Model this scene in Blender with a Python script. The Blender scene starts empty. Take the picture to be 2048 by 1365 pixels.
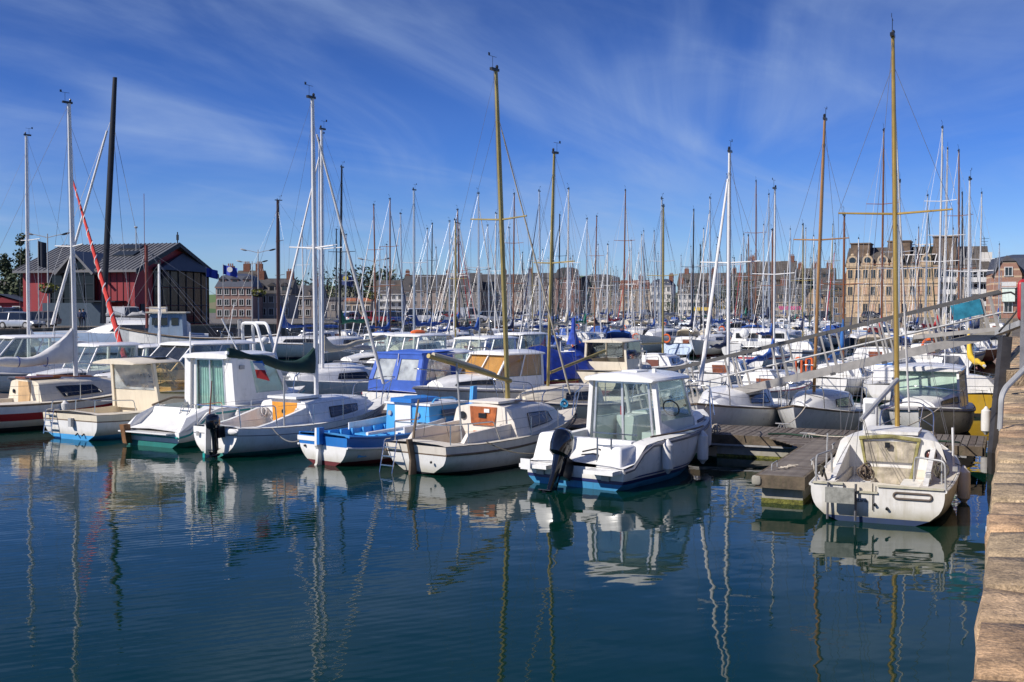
import bpy, math, random
from math import sin, cos, pi, radians, sqrt
from mathutils import Vector, Matrix, Euler
random.seed(7)
SC = bpy.context.scene
COL = SC.collection

# ------------------------------------------------------------------ camera
H = 3.3; FPX = 2200.0; PITCH = math.atan(60.5/FPX)
cam_d = bpy.data.cameras.new('camera'); cam = bpy.data.objects.new('camera', cam_d); COL.objects.link(cam)
cam.location = (0, 0, H); cam.rotation_euler = (pi/2-PITCH, 0, 0)
cam_d.sensor_width = 36; cam_d.lens = FPX/2048*36; cam_d.clip_start = .1; cam_d.clip_end = 20000
SC.camera = cam
_F = Vector((0, cos(PITCH), -sin(PITCH))); _U = Vector((0, sin(PITCH), cos(PITCH))); _R = Vector((1, 0, 0))
def ray(px, py): return _F+_R*((px-1024)/FPX)+_U*((682.5-py)/FPX)
def at(px, py, Y):                       # the point at depth Y along a bearing and a height angle
    d = ray(px, py); return Vector((0, 0, H))+d*(Y/d.y)
def ground(px, py, z=0.0):
    d = ray(px, py); return Vector((0, 0, H))+d*((z-H)/d.z)
def proj(p):
    q = Vector(p)-Vector((0, 0, H)); w = q.dot(_F)
    return 1024+FPX*q.x/w, 682.5-FPX*q.dot(_U)/w
def atz(px, Y, z): return Vector(((px-1024)/FPX*Y, Y, z))
TH = radians(24.5); U = Vector((sin(TH), cos(TH), 0)); V = Vector((-cos(TH), sin(TH), 0))

# ------------------------------------------------------------------ sky, sun, exposure
SUN_EL = radians(37); SUN_DIR = Vector((-.90*cos(SUN_EL), -.436*cos(SUN_EL), sin(SUN_EL))).normalized()
W = bpy.data.worlds.new('World'); SC.world = W; W.use_nodes = True
nt = W.node_tree; nt.nodes.clear(); N = nt.nodes.new; Lk = nt.links.new
def wmath(op, a, b=None, c=None, clamp=False):
    n = N('ShaderNodeMath'); n.operation = op; n.use_clamp = clamp
    for i, v in enumerate((a, b, c)):
        if v is None: continue
        if isinstance(v, (int, float)): n.inputs[i].default_value = v
        else: Lk(v, n.inputs[i])
    return n.outputs[0]
sky = N('ShaderNodeTexSky'); sky.sky_type = 'NISHITA'; sky.sun_disc = False
sky.sun_elevation = SUN_EL; sky.sun_rotation = math.atan2(SUN_DIR.x, SUN_DIR.y)
sky.air_density = 1.0; sky.dust_density = 0; sky.ozone_density = 3.0; sky.altitude = 0
tc = N('ShaderNodeTexCoord'); sep = N('ShaderNodeSeparateXYZ'); Lk(tc.outputs['Generated'], sep.inputs[0])
zc = wmath('MAXIMUM', sep.outputs[2], .02); zd = wmath('ADD', zc, .10)
cx = wmath('DIVIDE', sep.outputs[0], zd); cy = wmath('DIVIDE', sep.outputs[1], zd)
comb = N('ShaderNodeCombineXYZ'); Lk(cx, comb.inputs[0]); Lk(cy, comb.inputs[1])
def streak(rot, sx, sy, scale, dist, seed):
    mp = N('ShaderNodeMapping'); mp.vector_type = 'TEXTURE'; mp.inputs['Rotation'].default_value = (0, 0, radians(rot)); mp.inputs['Scale'].default_value = (sx, sy, 1)
    mp.inputs['Location'].default_value = (seed, seed*.7, 0); Lk(comb.outputs[0], mp.inputs[0])
    n = N('ShaderNodeTexNoise'); n.inputs['Scale'].default_value = scale; n.inputs['Detail'].default_value = 9; n.inputs['Roughness'].default_value = .54
    n.inputs['Distortion'].default_value = dist; Lk(mp.outputs[0], n.inputs['Vector']); return n.outputs[0]
s1 = streak(80, 2.2, 1.05, 1.0, 1.3, 3.1); s2 = streak(52, 2.4, .8, 1.0, 1.1, 8.4); big = streak(30, 1.5, 1.1, .6, .3, 1.7)
def ramp(v, a, b): 
    n = N('ShaderNodeMapRange'); n.interpolation_type = 'SMOOTHSTEP'; Lk(v, n.inputs[0]); n.inputs[1].default_value = a; n.inputs[2].default_value = b
    return n.outputs[0]
c1 = wmath('MULTIPLY', ramp(s1, .38, .76), ramp(big, .28, .58)); c2 = wmath('MULTIPLY', ramp(s2, .44, .80), .75)
cl = wmath('MULTIPLY', wmath('ADD', c1, c2, clamp=True), ramp(sep.outputs[2], .0, .07))
cl = wmath('MULTIPLY', cl, .50)
hs = N('ShaderNodeHueSaturation'); hs.inputs['Saturation'].default_value = 1.12; hs.inputs['Hue'].default_value = .507; Lk(sky.outputs[0], hs.inputs['Color'])
tint = N('ShaderNodeMix'); tint.data_type = 'RGBA'; tint.blend_type = 'MULTIPLY'; tint.inputs[0].default_value = 1
Lk(hs.outputs[0], tint.inputs[6]); tg = N('ShaderNodeValToRGB'); Lk(wmath('MULTIPLY', sep.outputs[2], 2.0), tg.inputs[0])
for i_, (p_, c_) in enumerate(((.09, (.68, .92, 1.5)), (.288, (.40, .68, 1.36)), (.52, (.36, .55, 1.03)))):
    el = tg.color_ramp.elements[i_] if i_ < 2 else tg.color_ramp.elements.new(p_)
    el.position = p_; el.color = (c_[0]/2, c_[1]/2, c_[2]/2, 1)
dbl = N('ShaderNodeMix'); dbl.data_type = 'RGBA'; dbl.blend_type = 'ADD'; dbl.inputs[0].default_value = 1; Lk(tg.outputs[0], dbl.inputs[6]); Lk(tg.outputs[0], dbl.inputs[7])
Lk(dbl.outputs[2], tint.inputs[7])
mix = N('ShaderNodeMix'); mix.data_type = 'RGBA'; Lk(cl, mix.inputs[0]); Lk(tint.outputs[2], mix.inputs[6]); mix.inputs[7].default_value = (4.6, 6.2, 9.4, 1)
bg = N('ShaderNodeBackground'); bg.inputs[1].default_value = .070; Lk(mix.outputs[2], bg.inputs[0])
wo = N('ShaderNodeOutputWorld'); Lk(bg.outputs[0], wo.inputs[0])
sd = bpy.data.lights.new('sun', 'SUN'); sun = bpy.data.objects.new('sun', sd); COL.objects.link(sun)
sd.energy = 4.95; sd.angle = radians(.5); sd.color = (1, .94, .86)
sun.rotation_euler = (-SUN_DIR).to_track_quat('-Z', 'Y').to_euler()
SC.view_settings.view_transform = 'Standard'; SC.view_settings.look = 'None'; SC.view_settings.exposure = .22; SC.view_settings.gamma = 1
SC.cycles.max_bounces = 8; SC.cycles.transparent_max_bounces = 24; SC.cycles.caustics_reflective = False; SC.cycles.caustics_refractive = False
SC.cycles.use_denoising = True

# ------------------------------------------------------------------ materials
MATS = {}
def mat(name, col, rough=.5, metal=0, var=.10, scale=2.5, bump=0, bscale=20, streaks=0, dirt=(.25, .22, .16), spec=.5, coat=0, world=False, scum=0):
    if name in MATS: return MATS[name]
    m = bpy.data.materials.new(name); m.use_nodes = True; t = m.node_tree; b = t.nodes['Principled BSDF']
    b.inputs['Roughness'].default_value = rough; b.inputs['Metallic'].default_value = metal
    b.inputs['Specular IOR Level'].default_value = spec; b.inputs['Coat Weight'].default_value = coat
    tc = t.nodes.new('ShaderNodeTexCoord'); geo = t.nodes.new('ShaderNodeNewGeometry') if world else None
    OC = geo.outputs['Position'] if world else tc.outputs['Object']
    n = t.nodes.new('ShaderNodeTexNoise'); n.inputs['Scale'].default_value = scale
    n.inputs['Detail'].default_value = 6; n.inputs['Roughness'].default_value = .65; t.links.new(OC, n.inputs['Vector'])
    mr = t.nodes.new('ShaderNodeMapRange'); t.links.new(n.outputs[0], mr.inputs[0]); mr.inputs[1].default_value = .3; mr.inputs[2].default_value = .7
    mx = t.nodes.new('ShaderNodeMix'); mx.data_type = 'RGBA'; t.links.new(mr.outputs[0], mx.inputs[0])
    c = Vector(col); lo = c*(1-var*1.6); hi = c*(1+var*.6)
    mx.inputs[6].default_value = (*[min(1, x) for x in lo], 1); mx.inputs[7].default_value = (*[min(1, x) for x in hi], 1)
    out = mx.outputs[2]
    if streaks:
        mp = t.nodes.new('ShaderNodeMapping'); mp.inputs['Scale'].default_value = (5, 5, .7); t.links.new(OC, mp.inputs[0])
        n2 = t.nodes.new('ShaderNodeTexNoise'); n2.inputs['Scale'].default_value = 1.6; n2.inputs['Detail'].default_value = 8; n2.inputs['Roughness'].default_value = .7
        t.links.new(mp.outputs[0], n2.inputs['Vector'])
        r2 = t.nodes.new('ShaderNodeMapRange'); t.links.new(n2.outputs[0], r2.inputs[0]); r2.inputs[1].default_value = .48; r2.inputs[2].default_value = .78
        r2.inputs[4].default_value = streaks
        m2 = t.nodes.new('ShaderNodeMix'); m2.data_type = 'RGBA'; t.links.new(r2.outputs[0], m2.inputs[0]); t.links.new(out, m2.inputs[6])
        m2.inputs[7].default_value = (*dirt, 1); out = m2.outputs[2]
    if scum:   # the weed and dirt line just above the water
        sx = t.nodes.new('ShaderNodeSeparateXYZ'); t.links.new(tc.outputs['Object'], sx.inputs[0]); nz = t.nodes.new('ShaderNodeMath'); nz.operation = 'MULTIPLY_ADD'; t.links.new(n.outputs[0], nz.inputs[0]); nz.inputs[1].default_value = -.34; t.links.new(sx.outputs[2], nz.inputs[2])
        zr2 = t.nodes.new('ShaderNodeMapRange'); t.links.new(nz.outputs[0], zr2.inputs[0]); zr2.inputs[1].default_value = -.10; zr2.inputs[2].default_value = .12; zr2.inputs[3].default_value = scum; zr2.inputs[4].default_value = 0
        m4 = t.nodes.new('ShaderNodeMix'); m4.data_type = 'RGBA'; t.links.new(zr2.outputs[0], m4.inputs[0]); t.links.new(out, m4.inputs[6]); m4.inputs[7].default_value = (.26, .23, .13, 1); out = m4.outputs[2]
    if world:
        ns = t.nodes.new('ShaderNodeTexNoise'); ns.inputs['Scale'].default_value = 55; ns.inputs['Detail'].default_value = 5; ns.inputs['Roughness'].default_value = .75; t.links.new(OC, ns.inputs['Vector'])
        rs = t.nodes.new('ShaderNodeMapRange'); t.links.new(ns.outputs[0], rs.inputs[0]); rs.inputs[1].default_value = .40; rs.inputs[2].default_value = .60; rs.inputs[3].default_value = .55; rs.inputs[4].default_value = 1.2
        ms = t.nodes.new('ShaderNodeVectorMath'); ms.operation = 'SCALE'; t.links.new(out, ms.inputs[0]); t.links.new(rs.outputs[0], ms.inputs['Scale']); out = ms.outputs[0]
    t.links.new(out, b.inputs['Base Color'])
    rr = t.nodes.new('ShaderNodeMapRange'); t.links.new(n.outputs[0], rr.inputs[0]); rr.inputs[3].default_value = max(.02, rough-.08); rr.inputs[4].default_value = min(1, rough+.1)
    t.links.new(rr.outputs[0], b.inputs['Roughness'])
    if bump:
        n3 = t.nodes.new('ShaderNodeTexNoise'); n3.inputs['Scale'].default_value = bscale; n3.inputs['Detail'].default_value = 6
        t.links.new(OC, n3.inputs['Vector'])
        bp = t.nodes.new('ShaderNodeBump'); bp.inputs['Strength'].default_value = bump; bp.inputs['Distance'].default_value = .03
        t.links.new(n3.outputs[0], bp.inputs['Height']); t.links.new(bp.outputs[0], b.inputs['Normal'])
    MATS[name] = m; return m
def glass(name, tint, refl=.10, rough=.03, dust_sheen=0):
    if name in MATS: return MATS[name]
    m = bpy.data.materials.new(name); m.use_nodes = True; t = m.node_tree; t.nodes.clear()
    o = t.nodes.new('ShaderNodeOutputMaterial'); tr = t.nodes.new('ShaderNodeBsdfTransparent'); gl = t.nodes.new('ShaderNodeBsdfGlossy')
    tr.inputs[0].default_value = (*tint, 1); gl.inputs['Roughness'].default_value = rough
    fr = t.nodes.new('ShaderNodeLayerWeight'); pw = t.nodes.new('ShaderNodeMath'); pw.operation = 'POWER'; pw.inputs[1].default_value = 4.5; t.links.new(fr.outputs['Facing'], pw.inputs[0]); ad = t.nodes.new('ShaderNodeMath'); ad.inputs[1].default_value = refl; ad.use_clamp = True
    t.links.new(pw.outputs[0], ad.inputs[0]); mx = t.nodes.new('ShaderNodeMixShader'); t.links.new(ad.outputs[0], mx.inputs[0])
    src = tr.outputs[0]
    if dust_sheen:  # pale diffuse film: dust on the glass, painted sky reflection on the vinyl
        df = t.nodes.new('ShaderNodeBsdfDiffuse'); df.inputs[0].default_value = (.62, .66, .66, 1); dm = t.nodes.new('ShaderNodeMixShader')
        tcg = t.nodes.new('ShaderNodeTexCoord'); ng = t.nodes.new('ShaderNodeTexNoise'); ng.inputs['Scale'].default_value = 3; t.links.new(tcg.outputs['Object'], ng.inputs['Vector'])
        mg = t.nodes.new('ShaderNodeMapRange'); t.links.new(ng.outputs[0], mg.inputs[0]); mg.inputs[1].default_value = .3; mg.inputs[2].default_value = .7; mg.inputs[3].default_value = dust_sheen*.4; mg.inputs[4].default_value = dust_sheen*1.4
        t.links.new(mg.outputs[0], dm.inputs[0]); t.links.new(src, dm.inputs[1]); t.links.new(df.outputs[0], dm.inputs[2]); src = dm.outputs[0]
    t.links.new(src, mx.inputs[1]); t.links.new(gl.outputs[0], mx.inputs[2]); t.links.new(mx.outputs[0], o.inputs[0])
    MATS[name] = m; return m
GEL = mat('gelcoat white', (.80, .79, .77), .28, streaks=.26, scum=.55, var=.05, coat=.2)
GELD = mat('gelcoat weathered', (.74, .72, .68), .4, scum=.8, streaks=.55, var=.08, dirt=(.30, .26, .16))
CREAM = mat('gelcoat cream', (.74, .66, .52), .35, scum=.5, streaks=.28, var=.06)
PEACH = mat('gelcoat pale cream', (.74, .68, .60), .35, scum=.55, streaks=.28, var=.06)
DECK = mat('deck nonskid', (.72, .71, .68), .6, streaks=.18, bump=.15, bscale=90)
DECKC = mat('deck cream nonskid', (.68, .62, .52), .6, streaks=.25, bump=.15, bscale=90)
LBLUE = mat('paint light blue', (.07, .36, .72), .4, streaks=.12)
MBLUE = mat('paint mid blue', (.02, .17, .52), .4, streaks=.12)
NAVY = mat('paint navy', (.012, .022, .06), .3)
TEAL = mat('paint teal', (.01, .30, .28), .4)
AFBLUE = mat('antifoul blue', (.03, .22, .42), .6, streaks=.35, dirt=(.03, .05, .03))
AFRED = mat('antifoul red', (.12, .015, .02), .7, streaks=.3, dirt=(.03, .03, .02))
AFGREEN = mat('antifoul green', (.01, .17, .15), .6, streaks=.3, dirt=(.02, .04, .02))
AFNAVY = mat('antifoul navy', (.02, .04, .10), .6, streaks=.3, dirt=(.03, .04, .02))
AFBLK = mat('antifoul black', (.015, .015, .018), .7, streaks=.3, dirt=(.04, .05, .02))
RED = mat('paint red', (.42, .02, .025), .4, streaks=.1)
BURG = mat('paint burgundy', (.20, .015, .03), .4)
YEL = mat('paint yellow', (.62, .38, .03), .45, streaks=.25)
HGREEN = mat('paint dark green', (.015, .10, .06), .35)
SKYB = mat('gelcoat pale blue', (.42, .53, .70), .3, streaks=.1)
HGREY = mat('gelcoat grey', (.40, .41, .42), .35, streaks=.15)
ALU = mat('anodised aluminium', (.72, .72, .72), .35, .7, var=.08)
WMAST = mat('painted mast white', (.74, .73, .72), .35)
GOLD = mat('gold anodised mast', (.56, .36, .09), .35, .45, var=.12)
OCHRE = mat('dull gold mast', (.40, .31, .11), .45, .3, var=.2)
BROWN = mat('varnished spar', (.26, .095, .035), .35, var=.2)
DMAST = mat('dark mast', (.012, .014, .022), .5, spec=.3)
STEEL = mat('stainless steel', (.62, .62, .62), .22, 1, var=.05)
GALV = mat('galvanised steel', (.40, .40, .40), .6, .35, var=.15, scale=6)
WIRE = mat('rigging wire', (.28, .28, .29), .4, .6)
BLACK = mat('black plastic', (.012, .012, .014), .3)
BLKGLOSS = mat('black cowling', (.006, .008, .014), .12, coat=.5)
RUBBER = mat('black rubber', (.02, .02, .02), .6)
RUBG = mat('grey rubber strake', (.16, .16, .18), .5)
TEAK = mat('varnished teak', (.20, .06, .022), .3, var=.3, scale=6)
TEAKR = mat('reddish plywood', (.42, .12, .03), .32, var=.35, scale=5)
PLYY = mat('orange plywood', (.66, .28, .03), .35, var=.15, scale=4)
WOODD = mat('weathered wood', (.17, .12, .08), .7, var=.3, scale=6)
RUST = mat('rusty wood rudder', (.25, .12, .05), .7, var=.4, scale=8)
MOSS = mat('mossy plywood', (.46, .40, .31), .75, var=.45, scale=4, streaks=.9, dirt=(.20, .18, .04))
CVBLUE = mat('canvas royal blue', (.022, .085, .34), .75, var=.2, bump=.4, bscale=6)
CVNAVY = mat('canvas navy', (.014, .022, .065), .8, var=.2, bump=.4, bscale=6)
CVGREEN = mat('canvas dark green', (.004, .036, .030), .8, var=.3, bump=.4, bscale=6)
CVWHITE = mat('canvas white', (.70, .68, .66), .8, var=.12, bump=.5, bscale=5)
CVBEIGE = mat('canvas beige', (.52, .46, .36), .8, var=.15, bump=.5, bscale=5)
CVTEAL = mat('canvas green', (.01, .16, .10), .8, var=.2, bump=.4, bscale=6)
CVYEL = mat('canvas yellow', (.72, .46, .03), .7, var=.15, bump=.4, bscale=6)
CVRED = mat('canvas red', (.45, .02, .02), .75, var=.15)
CVGREY = mat('canvas grey', (.33, .33, .34), .8, var=.15, bump=.4, bscale=6)
ROPE = mat('rope', (.50, .44, .36), .9, var=.25, scale=30)
ROPED = mat('dark rope', (.10, .09, .07), .9, var=.3, scale=30)
FENDER = mat('fender white', (.70, .68, .66), .4, streaks=.3)
ORANGE = mat('safety orange', (.72, .13, .02), .5)
GLS = glass('clear green glass', (.92, .96, .945), .05, dust_sheen=.04)
GLSD = glass('smoked glass', (.42, .45, .45), .08, dust_sheen=.03)
GLST = glass('bronze glass', (.92, .84, .68), .05, dust_sheen=.02)
WINDK = mat('dark window', (.015, .018, .022), .06, spec=.8)
PERSPEX = mat('grey perspex', (.06, .06, .065), .12, spec=.8)
VINYL = glass('clear vinyl', (.93, .94, .95), .10, .10, dust_sheen=.55)  # sky reflection painted in as a strong whitish diffuse share
CURT = mat('green curtain', (.42, .66, .57), .85, var=.2)
CURTP = mat('pale green curtain', (.74, .84, .74), .85, var=.12)
CURTT = mat('tan curtain', (.72, .50, .20), .85, var=.15)
INT = mat('cabin interior', (.58, .64, .60), .6)
WPLASTIC = mat('white plastic', (.78, .78, .77), .35)

# ------------------------------------------------------------------ mesh collector
class MB:
    def __init__(s): s.v = []; s.f = []; s.m = []; s.cur = 0
    def mi(s, i): s.cur = i; return s
    def add(s, vs, fs):
        o = len(s.v); s.v += [tuple(v) for v in vs]
        for f in fs: s.f.append(tuple(i+o for i in f)); s.m.append(s.cur)
        return s
    def box(s, c, d, rz=0, rx=0, ry=0):
        M = Euler((rx, ry, rz)).to_matrix(); c = Vector(c)
        vs = [c+M@Vector((sx*d[0]/2, sy*d[1]/2, sz*d[2]/2)) for sx in (-1, 1) for sy in (-1, 1) for sz in (-1, 1)]
        return s.add(vs, [(0, 1, 3, 2), (4, 6, 7, 5), (0, 4, 5, 1), (2, 3, 7, 6), (0, 2, 6, 4), (1, 5, 7, 3)])
    def hexa(s, p):   # 8 points: bottom 4 (ccw from above), top 4
        return s.add(p, [(3, 2, 1, 0), (4, 5, 6, 7), (0, 1, 5, 4), (1, 2, 6, 5), (2, 3, 7, 6), (3, 0, 4, 7)])
    def slab(s, q, th):   # a quad thickened along its normal
        q = [Vector(p) for p in q]; n = (q[1]-q[0]).cross(q[-1]-q[0]).normalized()*th; k = len(q)
        fs = [tuple(range(k-1, -1, -1)), tuple(range(k, 2*k))]+[(i, (i+1) % k, k+(i+1) % k, k+i) for i in range(k)]
        return s.add(q+[p+n for p in q], fs)
    def loft(s, rings, closed=True, cap0=True, cap1=True):
        n = len(rings[0]); vs = [p for r in rings for p in r]; fs = []
        for a in range(len(rings)-1):
            for i in range(n if closed else n-1):
                j = (i+1) % n; fs.append((a*n+i, a*n+j, (a+1)*n+j, (a+1)*n+i))
        if cap0: fs.append(tuple(range(n-1, -1, -1)))
        if cap1: fs.append(tuple((len(rings)-1)*n+i for i in range(n)))
        return s.add(vs, fs)
    def tube(s, pts, r, n=6, cap=True, flat=1.0):
        pts = [Vector(p) for p in pts]; k = len(pts); rs = r if isinstance(r, (list, tuple)) else [r]*k
        rings = []; ref = None
        for i, p in enumerate(pts):
            t = (pts[min(i+1, k-1)]-pts[max(i-1, 0)])
            if t.length < 1e-9: t = Vector((0, 0, 1))
            t.normalize()
            if ref is None:
                ref = Vector((0, 0, 1)) if abs(t.z) < .9 else Vector((1, 0, 0))
            a = ref-t*ref.dot(t)
            if a.length < 1e-6: a = t.orthogonal()
            a.normalize(); b = t.cross(a); ref = a
            rings.append([p+(a*cos(2*pi*j/n)+b*sin(2*pi*j/n)*flat)*rs[i] for j in range(n)])
        return s.loft(rings, True, cap, cap)
    def ell(s, c, r, n=10, m=6, M=None):
        c = Vector(c); rings = []
        for i in range(m+1):
            a = -pi/2+pi*i/m; q = max(cos(a), .02)
            rr = [Vector((r[0]*q*cos(2*pi*j/n), r[1]*q*sin(2*pi*j/n), r[2]*sin(a))) for j in range(n)]
            rings.append([c+(M@p if M else p) for p in rr])
        return s.loft(rings)
    def torus(s, c, R, r, M=None, n=18, m=7):
        c = Vector(c); rings = []
        for i in range(n+1):
            a = 2*pi*i/n
            rr = [Vector(((R+r*cos(2*pi*j/m))*cos(a), (R+r*cos(2*pi*j/m))*sin(a), r*sin(2*pi*j/m))) for j in range(m)]
            rings.append([c+(M@p if M else p) for p in rr])
        return s.loft(rings, True, False, False)
    def mesh(s, name, mats, smooth=35):
        me = bpy.data.meshes.new(name); me.from_pydata(s.v, [], s.f)
        for m in (mats if isinstance(mats, (list, tuple)) else [mats]): me.materials.append(m)
        me.polygons.foreach_set('material_index', s.m)
        if smooth:
            me.polygons.foreach_set('use_smooth', [True]*len(me.polygons)); me.set_sharp_from_angle(angle=radians(smooth))
        me.update(); return me
    def build(s, name, mats, parent=None, smooth=35, **kw):
        return put(name, s.mesh(name, mats, smooth), parent, **kw)
def put(name, me, parent=None, loc=None, rot=None, scale=None):
    o = bpy.data.objects.new(name, me); COL.objects.link(o)
    if parent: o.parent = parent
    if loc is not None: o.location = loc
    if rot is not None: o.rotation_euler = rot
    if scale is not None: o.scale = scale
    return o
def tag(o, label=None, cat=None, group=None, kind=None):
    if label: o['label'] = label
    if cat: o['category'] = cat
    if group: o['group'] = group
    if kind: o['kind'] = kind
    return o
def thing(name, label, cat, loc=(0, 0, 0), rz=0, group=None):
    o = bpy.data.objects.new(name, None); COL.objects.link(o); o.location = loc; o.rotation_euler = (0, 0, rz); o.empty_display_size = .2
    return tag(o, label, cat, group)
def copy_tree(o, parent=None):
    c = o.copy(); COL.objects.link(c); c.parent = parent
    for ch in list(o.children): copy_tree(ch, c)
    return c
def bevel_mesh(me, w=.02, seg=2):
    import bmesh
    b = bmesh.new(); b.from_mesh(me); bmesh.ops.bevel(b, geom=b.edges[:], offset=w, segments=seg, affect='EDGES', profile=.5); b.to_mesh(me); b.free()
    me.polygons.foreach_set('use_smooth', [True]*len(me.polygons)); me.set_sharp_from_angle(angle=radians(40)); return me
def curve(p, q, sag, n=9):
    p = Vector(p); q = Vector(q); return [p.lerp(q, i/n)-Vector((0, 0, sag*4*(i/n)*(1-i/n))) for i in range(n+1)]
def arcpts(pts, r=.06, n=4):   # rounds the corners of a polyline
    pts = [Vector(p) for p in pts]; out = [pts[0]]
    for i in range(1, len(pts)-1):
        a = (pts[i-1]-pts[i]); b = (pts[i+1]-pts[i]); d = min(r, a.length*.45, b.length*.45)
        A = pts[i]+a.normalized()*d; B = pts[i]+b.normalized()*d
        for k in range(n+1):
            t = k/n; out.append(A.lerp(pts[i], t).lerp(pts[i].lerp(B, t), t))
    out.append(pts[-1]); return out
# ------------------------------------------------------------------ boat building kit (local frame: x to the bow, y to port, z up)
def lerp(a, b, t): return a+(b-a)*t
class Hull:
    def __init__(s, L, B, bt=.75, fb=(.6, .6, .9), tm=.42, rake=.7, srake=0, ns=3., nm=2.4, nb=1.25, kd=.35, sk=-.03, pw=2.2, zp=None):
        s.zp = zp; s.L, s.B, s.bt, s.fb, s.tm, s.rake, s.srake, s.ns, s.nm, s.nb, s.kd, s.sk, s.pw = L, B, bt, fb, tm, rake, srake, ns, nm, nb, kd, sk, pw
    def t(s, x): return min(1, max(0, (x+s.srake)/(s.L+s.srake)))
    def b_t(s, t):
        hb = s.B/2
        if t >= s.tm: return hb*(1-((t-s.tm)/(1-s.tm))**s.pw)
        return hb*lerp(1, s.bt, ((s.tm-t)/s.tm)**2)
    def zs_t(s, t):
        if s.zp:
            for (t0, z0), (t1, z1) in zip(s.zp, s.zp[1:]):
                if t <= t1: q = (t-t0)/(t1-t0); q = q*q*(3-2*q) if t1-t0 < .25 else q; return lerp(z0, z1, q)
            return s.zp[-1][1]
        a, m, b = s.fb; return a*(1-t)*(1-2*t)+m*4*t*(1-t)+b*t*(2*t-1)
    def b(s, x): return s.b_t(s.t(x))
    def zs(s, x): return s.zs_t(s.t(x))
    def zk(s, t):
        if t < s.tm: return lerp(-s.kd, s.sk, ((s.tm-t)/s.tm)**1.5)
        return lerp(-s.kd, -.12, ((t-s.tm)/(1-s.tm))**2)
    def n(s, t): return lerp(s.ns, s.nm, t/s.tm) if t < s.tm else lerp(s.nm, s.nb, (t-s.tm)/(1-s.tm))
    def pt(s, t, z, side=1, off=0):
        zs, zk, n = s.zs_t(t), s.zk(t), s.n(t); u = min(1, max(0, (zs-z)/(zs-zk)))
        y = s.b_t(t)*max(0, 1-u**n)**(1/n)
        xs = -s.srake*z/s.fb[0]; xb = s.L-s.rake*max(0, 1-max(z, -.2)/s.fb[2])**1.15
        return Vector((xs+(xb-xs)*t, side*(y+off), max(z, zk)))
    def side(s, x, z, side=1, off=0):   # a point on the skin at local x
        t = .5
        for _ in range(12):
            p = s.pt(t, z); t = min(1, max(0, t+(x-p.x)/s.L))
        return s.pt(t, z, side, off)
    def sheer(s, x0=None, x1=None, side=1, dz=0, n=16, inset=0):
        t0 = 0 if x0 is None else s.t(x0); t1 = 1 if x1 is None else s.t(x1)
        out = []
        for i in range(n+1):
            t = lerp(t0, t1, i/n); p = s.pt(t, s.zs_t(t)); out.append(Vector((p.x, side*max(0, p.y-inset), p.z+dz)))
        return out
def hull_mesh(Hl, rows, nst=22, notch=None):
    """rows: (kind, value, material index of the band below); kind s = below the sheer, f = share of the freeboard, z = height"""
    mb = MB(); st = []
    for i in range(nst+1):
        t = 1-(1-i/nst)**1.25; zs = Hl.zs_t(t); zz = []; prev = 9
        for k, v, _ in rows:
            z = zs-v if k == 's' else zs*v if k == 'f' else v
            z = min(z, prev); prev = z; zz.append(z)
        st.append((t, zz))
    for sd in (1, -1):
        idx = [[len(mb.v)+0 for _ in rows] for _ in st]; o = len(mb.v)
        for t, zz in st: mb.v += [tuple(Hl.pt(t, z, sd)) for z in zz]
        k = len(rows)
        for a in range(nst):
            for r in range(k-1):
                q = (o+a*k+r, o+(a+1)*k+r, o+(a+1)*k+r+1, o+a*k+r+1)
                mb.f.append(q[::-1] if sd == 1 else q); mb.m.append(rows[r][2])
    k = len(rows); t, zz = st[0]
    for r in range(k-1):
        mb.cur = rows[r][2]
        a, b = Hl.pt(0, zz[r], 1), Hl.pt(0, zz[r], -1); c, d = Hl.pt(0, zz[r+1], -1), Hl.pt(0, zz[r+1], 1)
        if notch and r == 0:
            y0, y1 = notch; e, f = Vector((a.x, y1, a.z)), Vector((d.x, y1, d.z)); g, h = Vector((a.x, y0, a.z)), Vector((d.x, y0, d.z)); mb.add([a, e, f, d, g, b, c, h], [(0, 3, 2, 1), (4, 7, 6, 5)])
        else: mb.add([a, b, c, d], [(0, 3, 2, 1)])
    return mb
def band_rows(boot=.10, stripe=None, top=0, body=0, bm=1, sm=2, nbody=5):
    r = [('s', 0, top)]
    if stripe: r += [('s', stripe[0], sm), ('s', stripe[1], body)]
    else: r += [('s', .06, body)]
    for i in range(1, nbody): r.append(('f', lerp(.80, .25, i/nbody), body))
    r += [('z', boot, bm), ('z', 0, bm), ('z', -.14, bm), ('z', -.3, bm)]
    return r
def deck_mesh(Hl, ck=None, camber=.07, n=16):
    """deck with an open cockpit well ck = (x0, x1, half width, floor height)"""
    xs = [-Hl.srake+(Hl.L+Hl.srake)*(1-(1-i/n)**1.2) for i in range(n+1)]; st = [(x, 0) for x in xs]
    if ck:
        st = [q for q in st if abs(q[0]-ck[0]) > .03 and abs(q[0]-ck[1]) > .03]
        st = [(x, 1 if ck[0] < x < ck[1] else 0) for x, _ in st]+[(ck[0], 0), (ck[0]+1e-4, 1), (ck[1]-1e-4, 1), (ck[1], 0)]
        st.sort()
    mb = MB(); rings = []
    for x, o in st:
        b, z = max(Hl.b(x)-.015, .004), Hl.zs(x)+.012; hw = min(ck[2] if ck else b*.5, b-.05 if b > .12 else b*.6); c = camber*min(1, b/(Hl.B/2))
        zf = ck[3] if o else z+c; zi = z+c*.5
        rings.append([(x, b, z), (x, hw, zi), (x, hw-.01, zf if o else zi+.001), (x, 0, zf), (x, -hw+.01, zf if o else zi+.001), (x, -hw, zi), (x, -b, z)])
    mb.loft(rings, False, False, False); return mb
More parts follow.
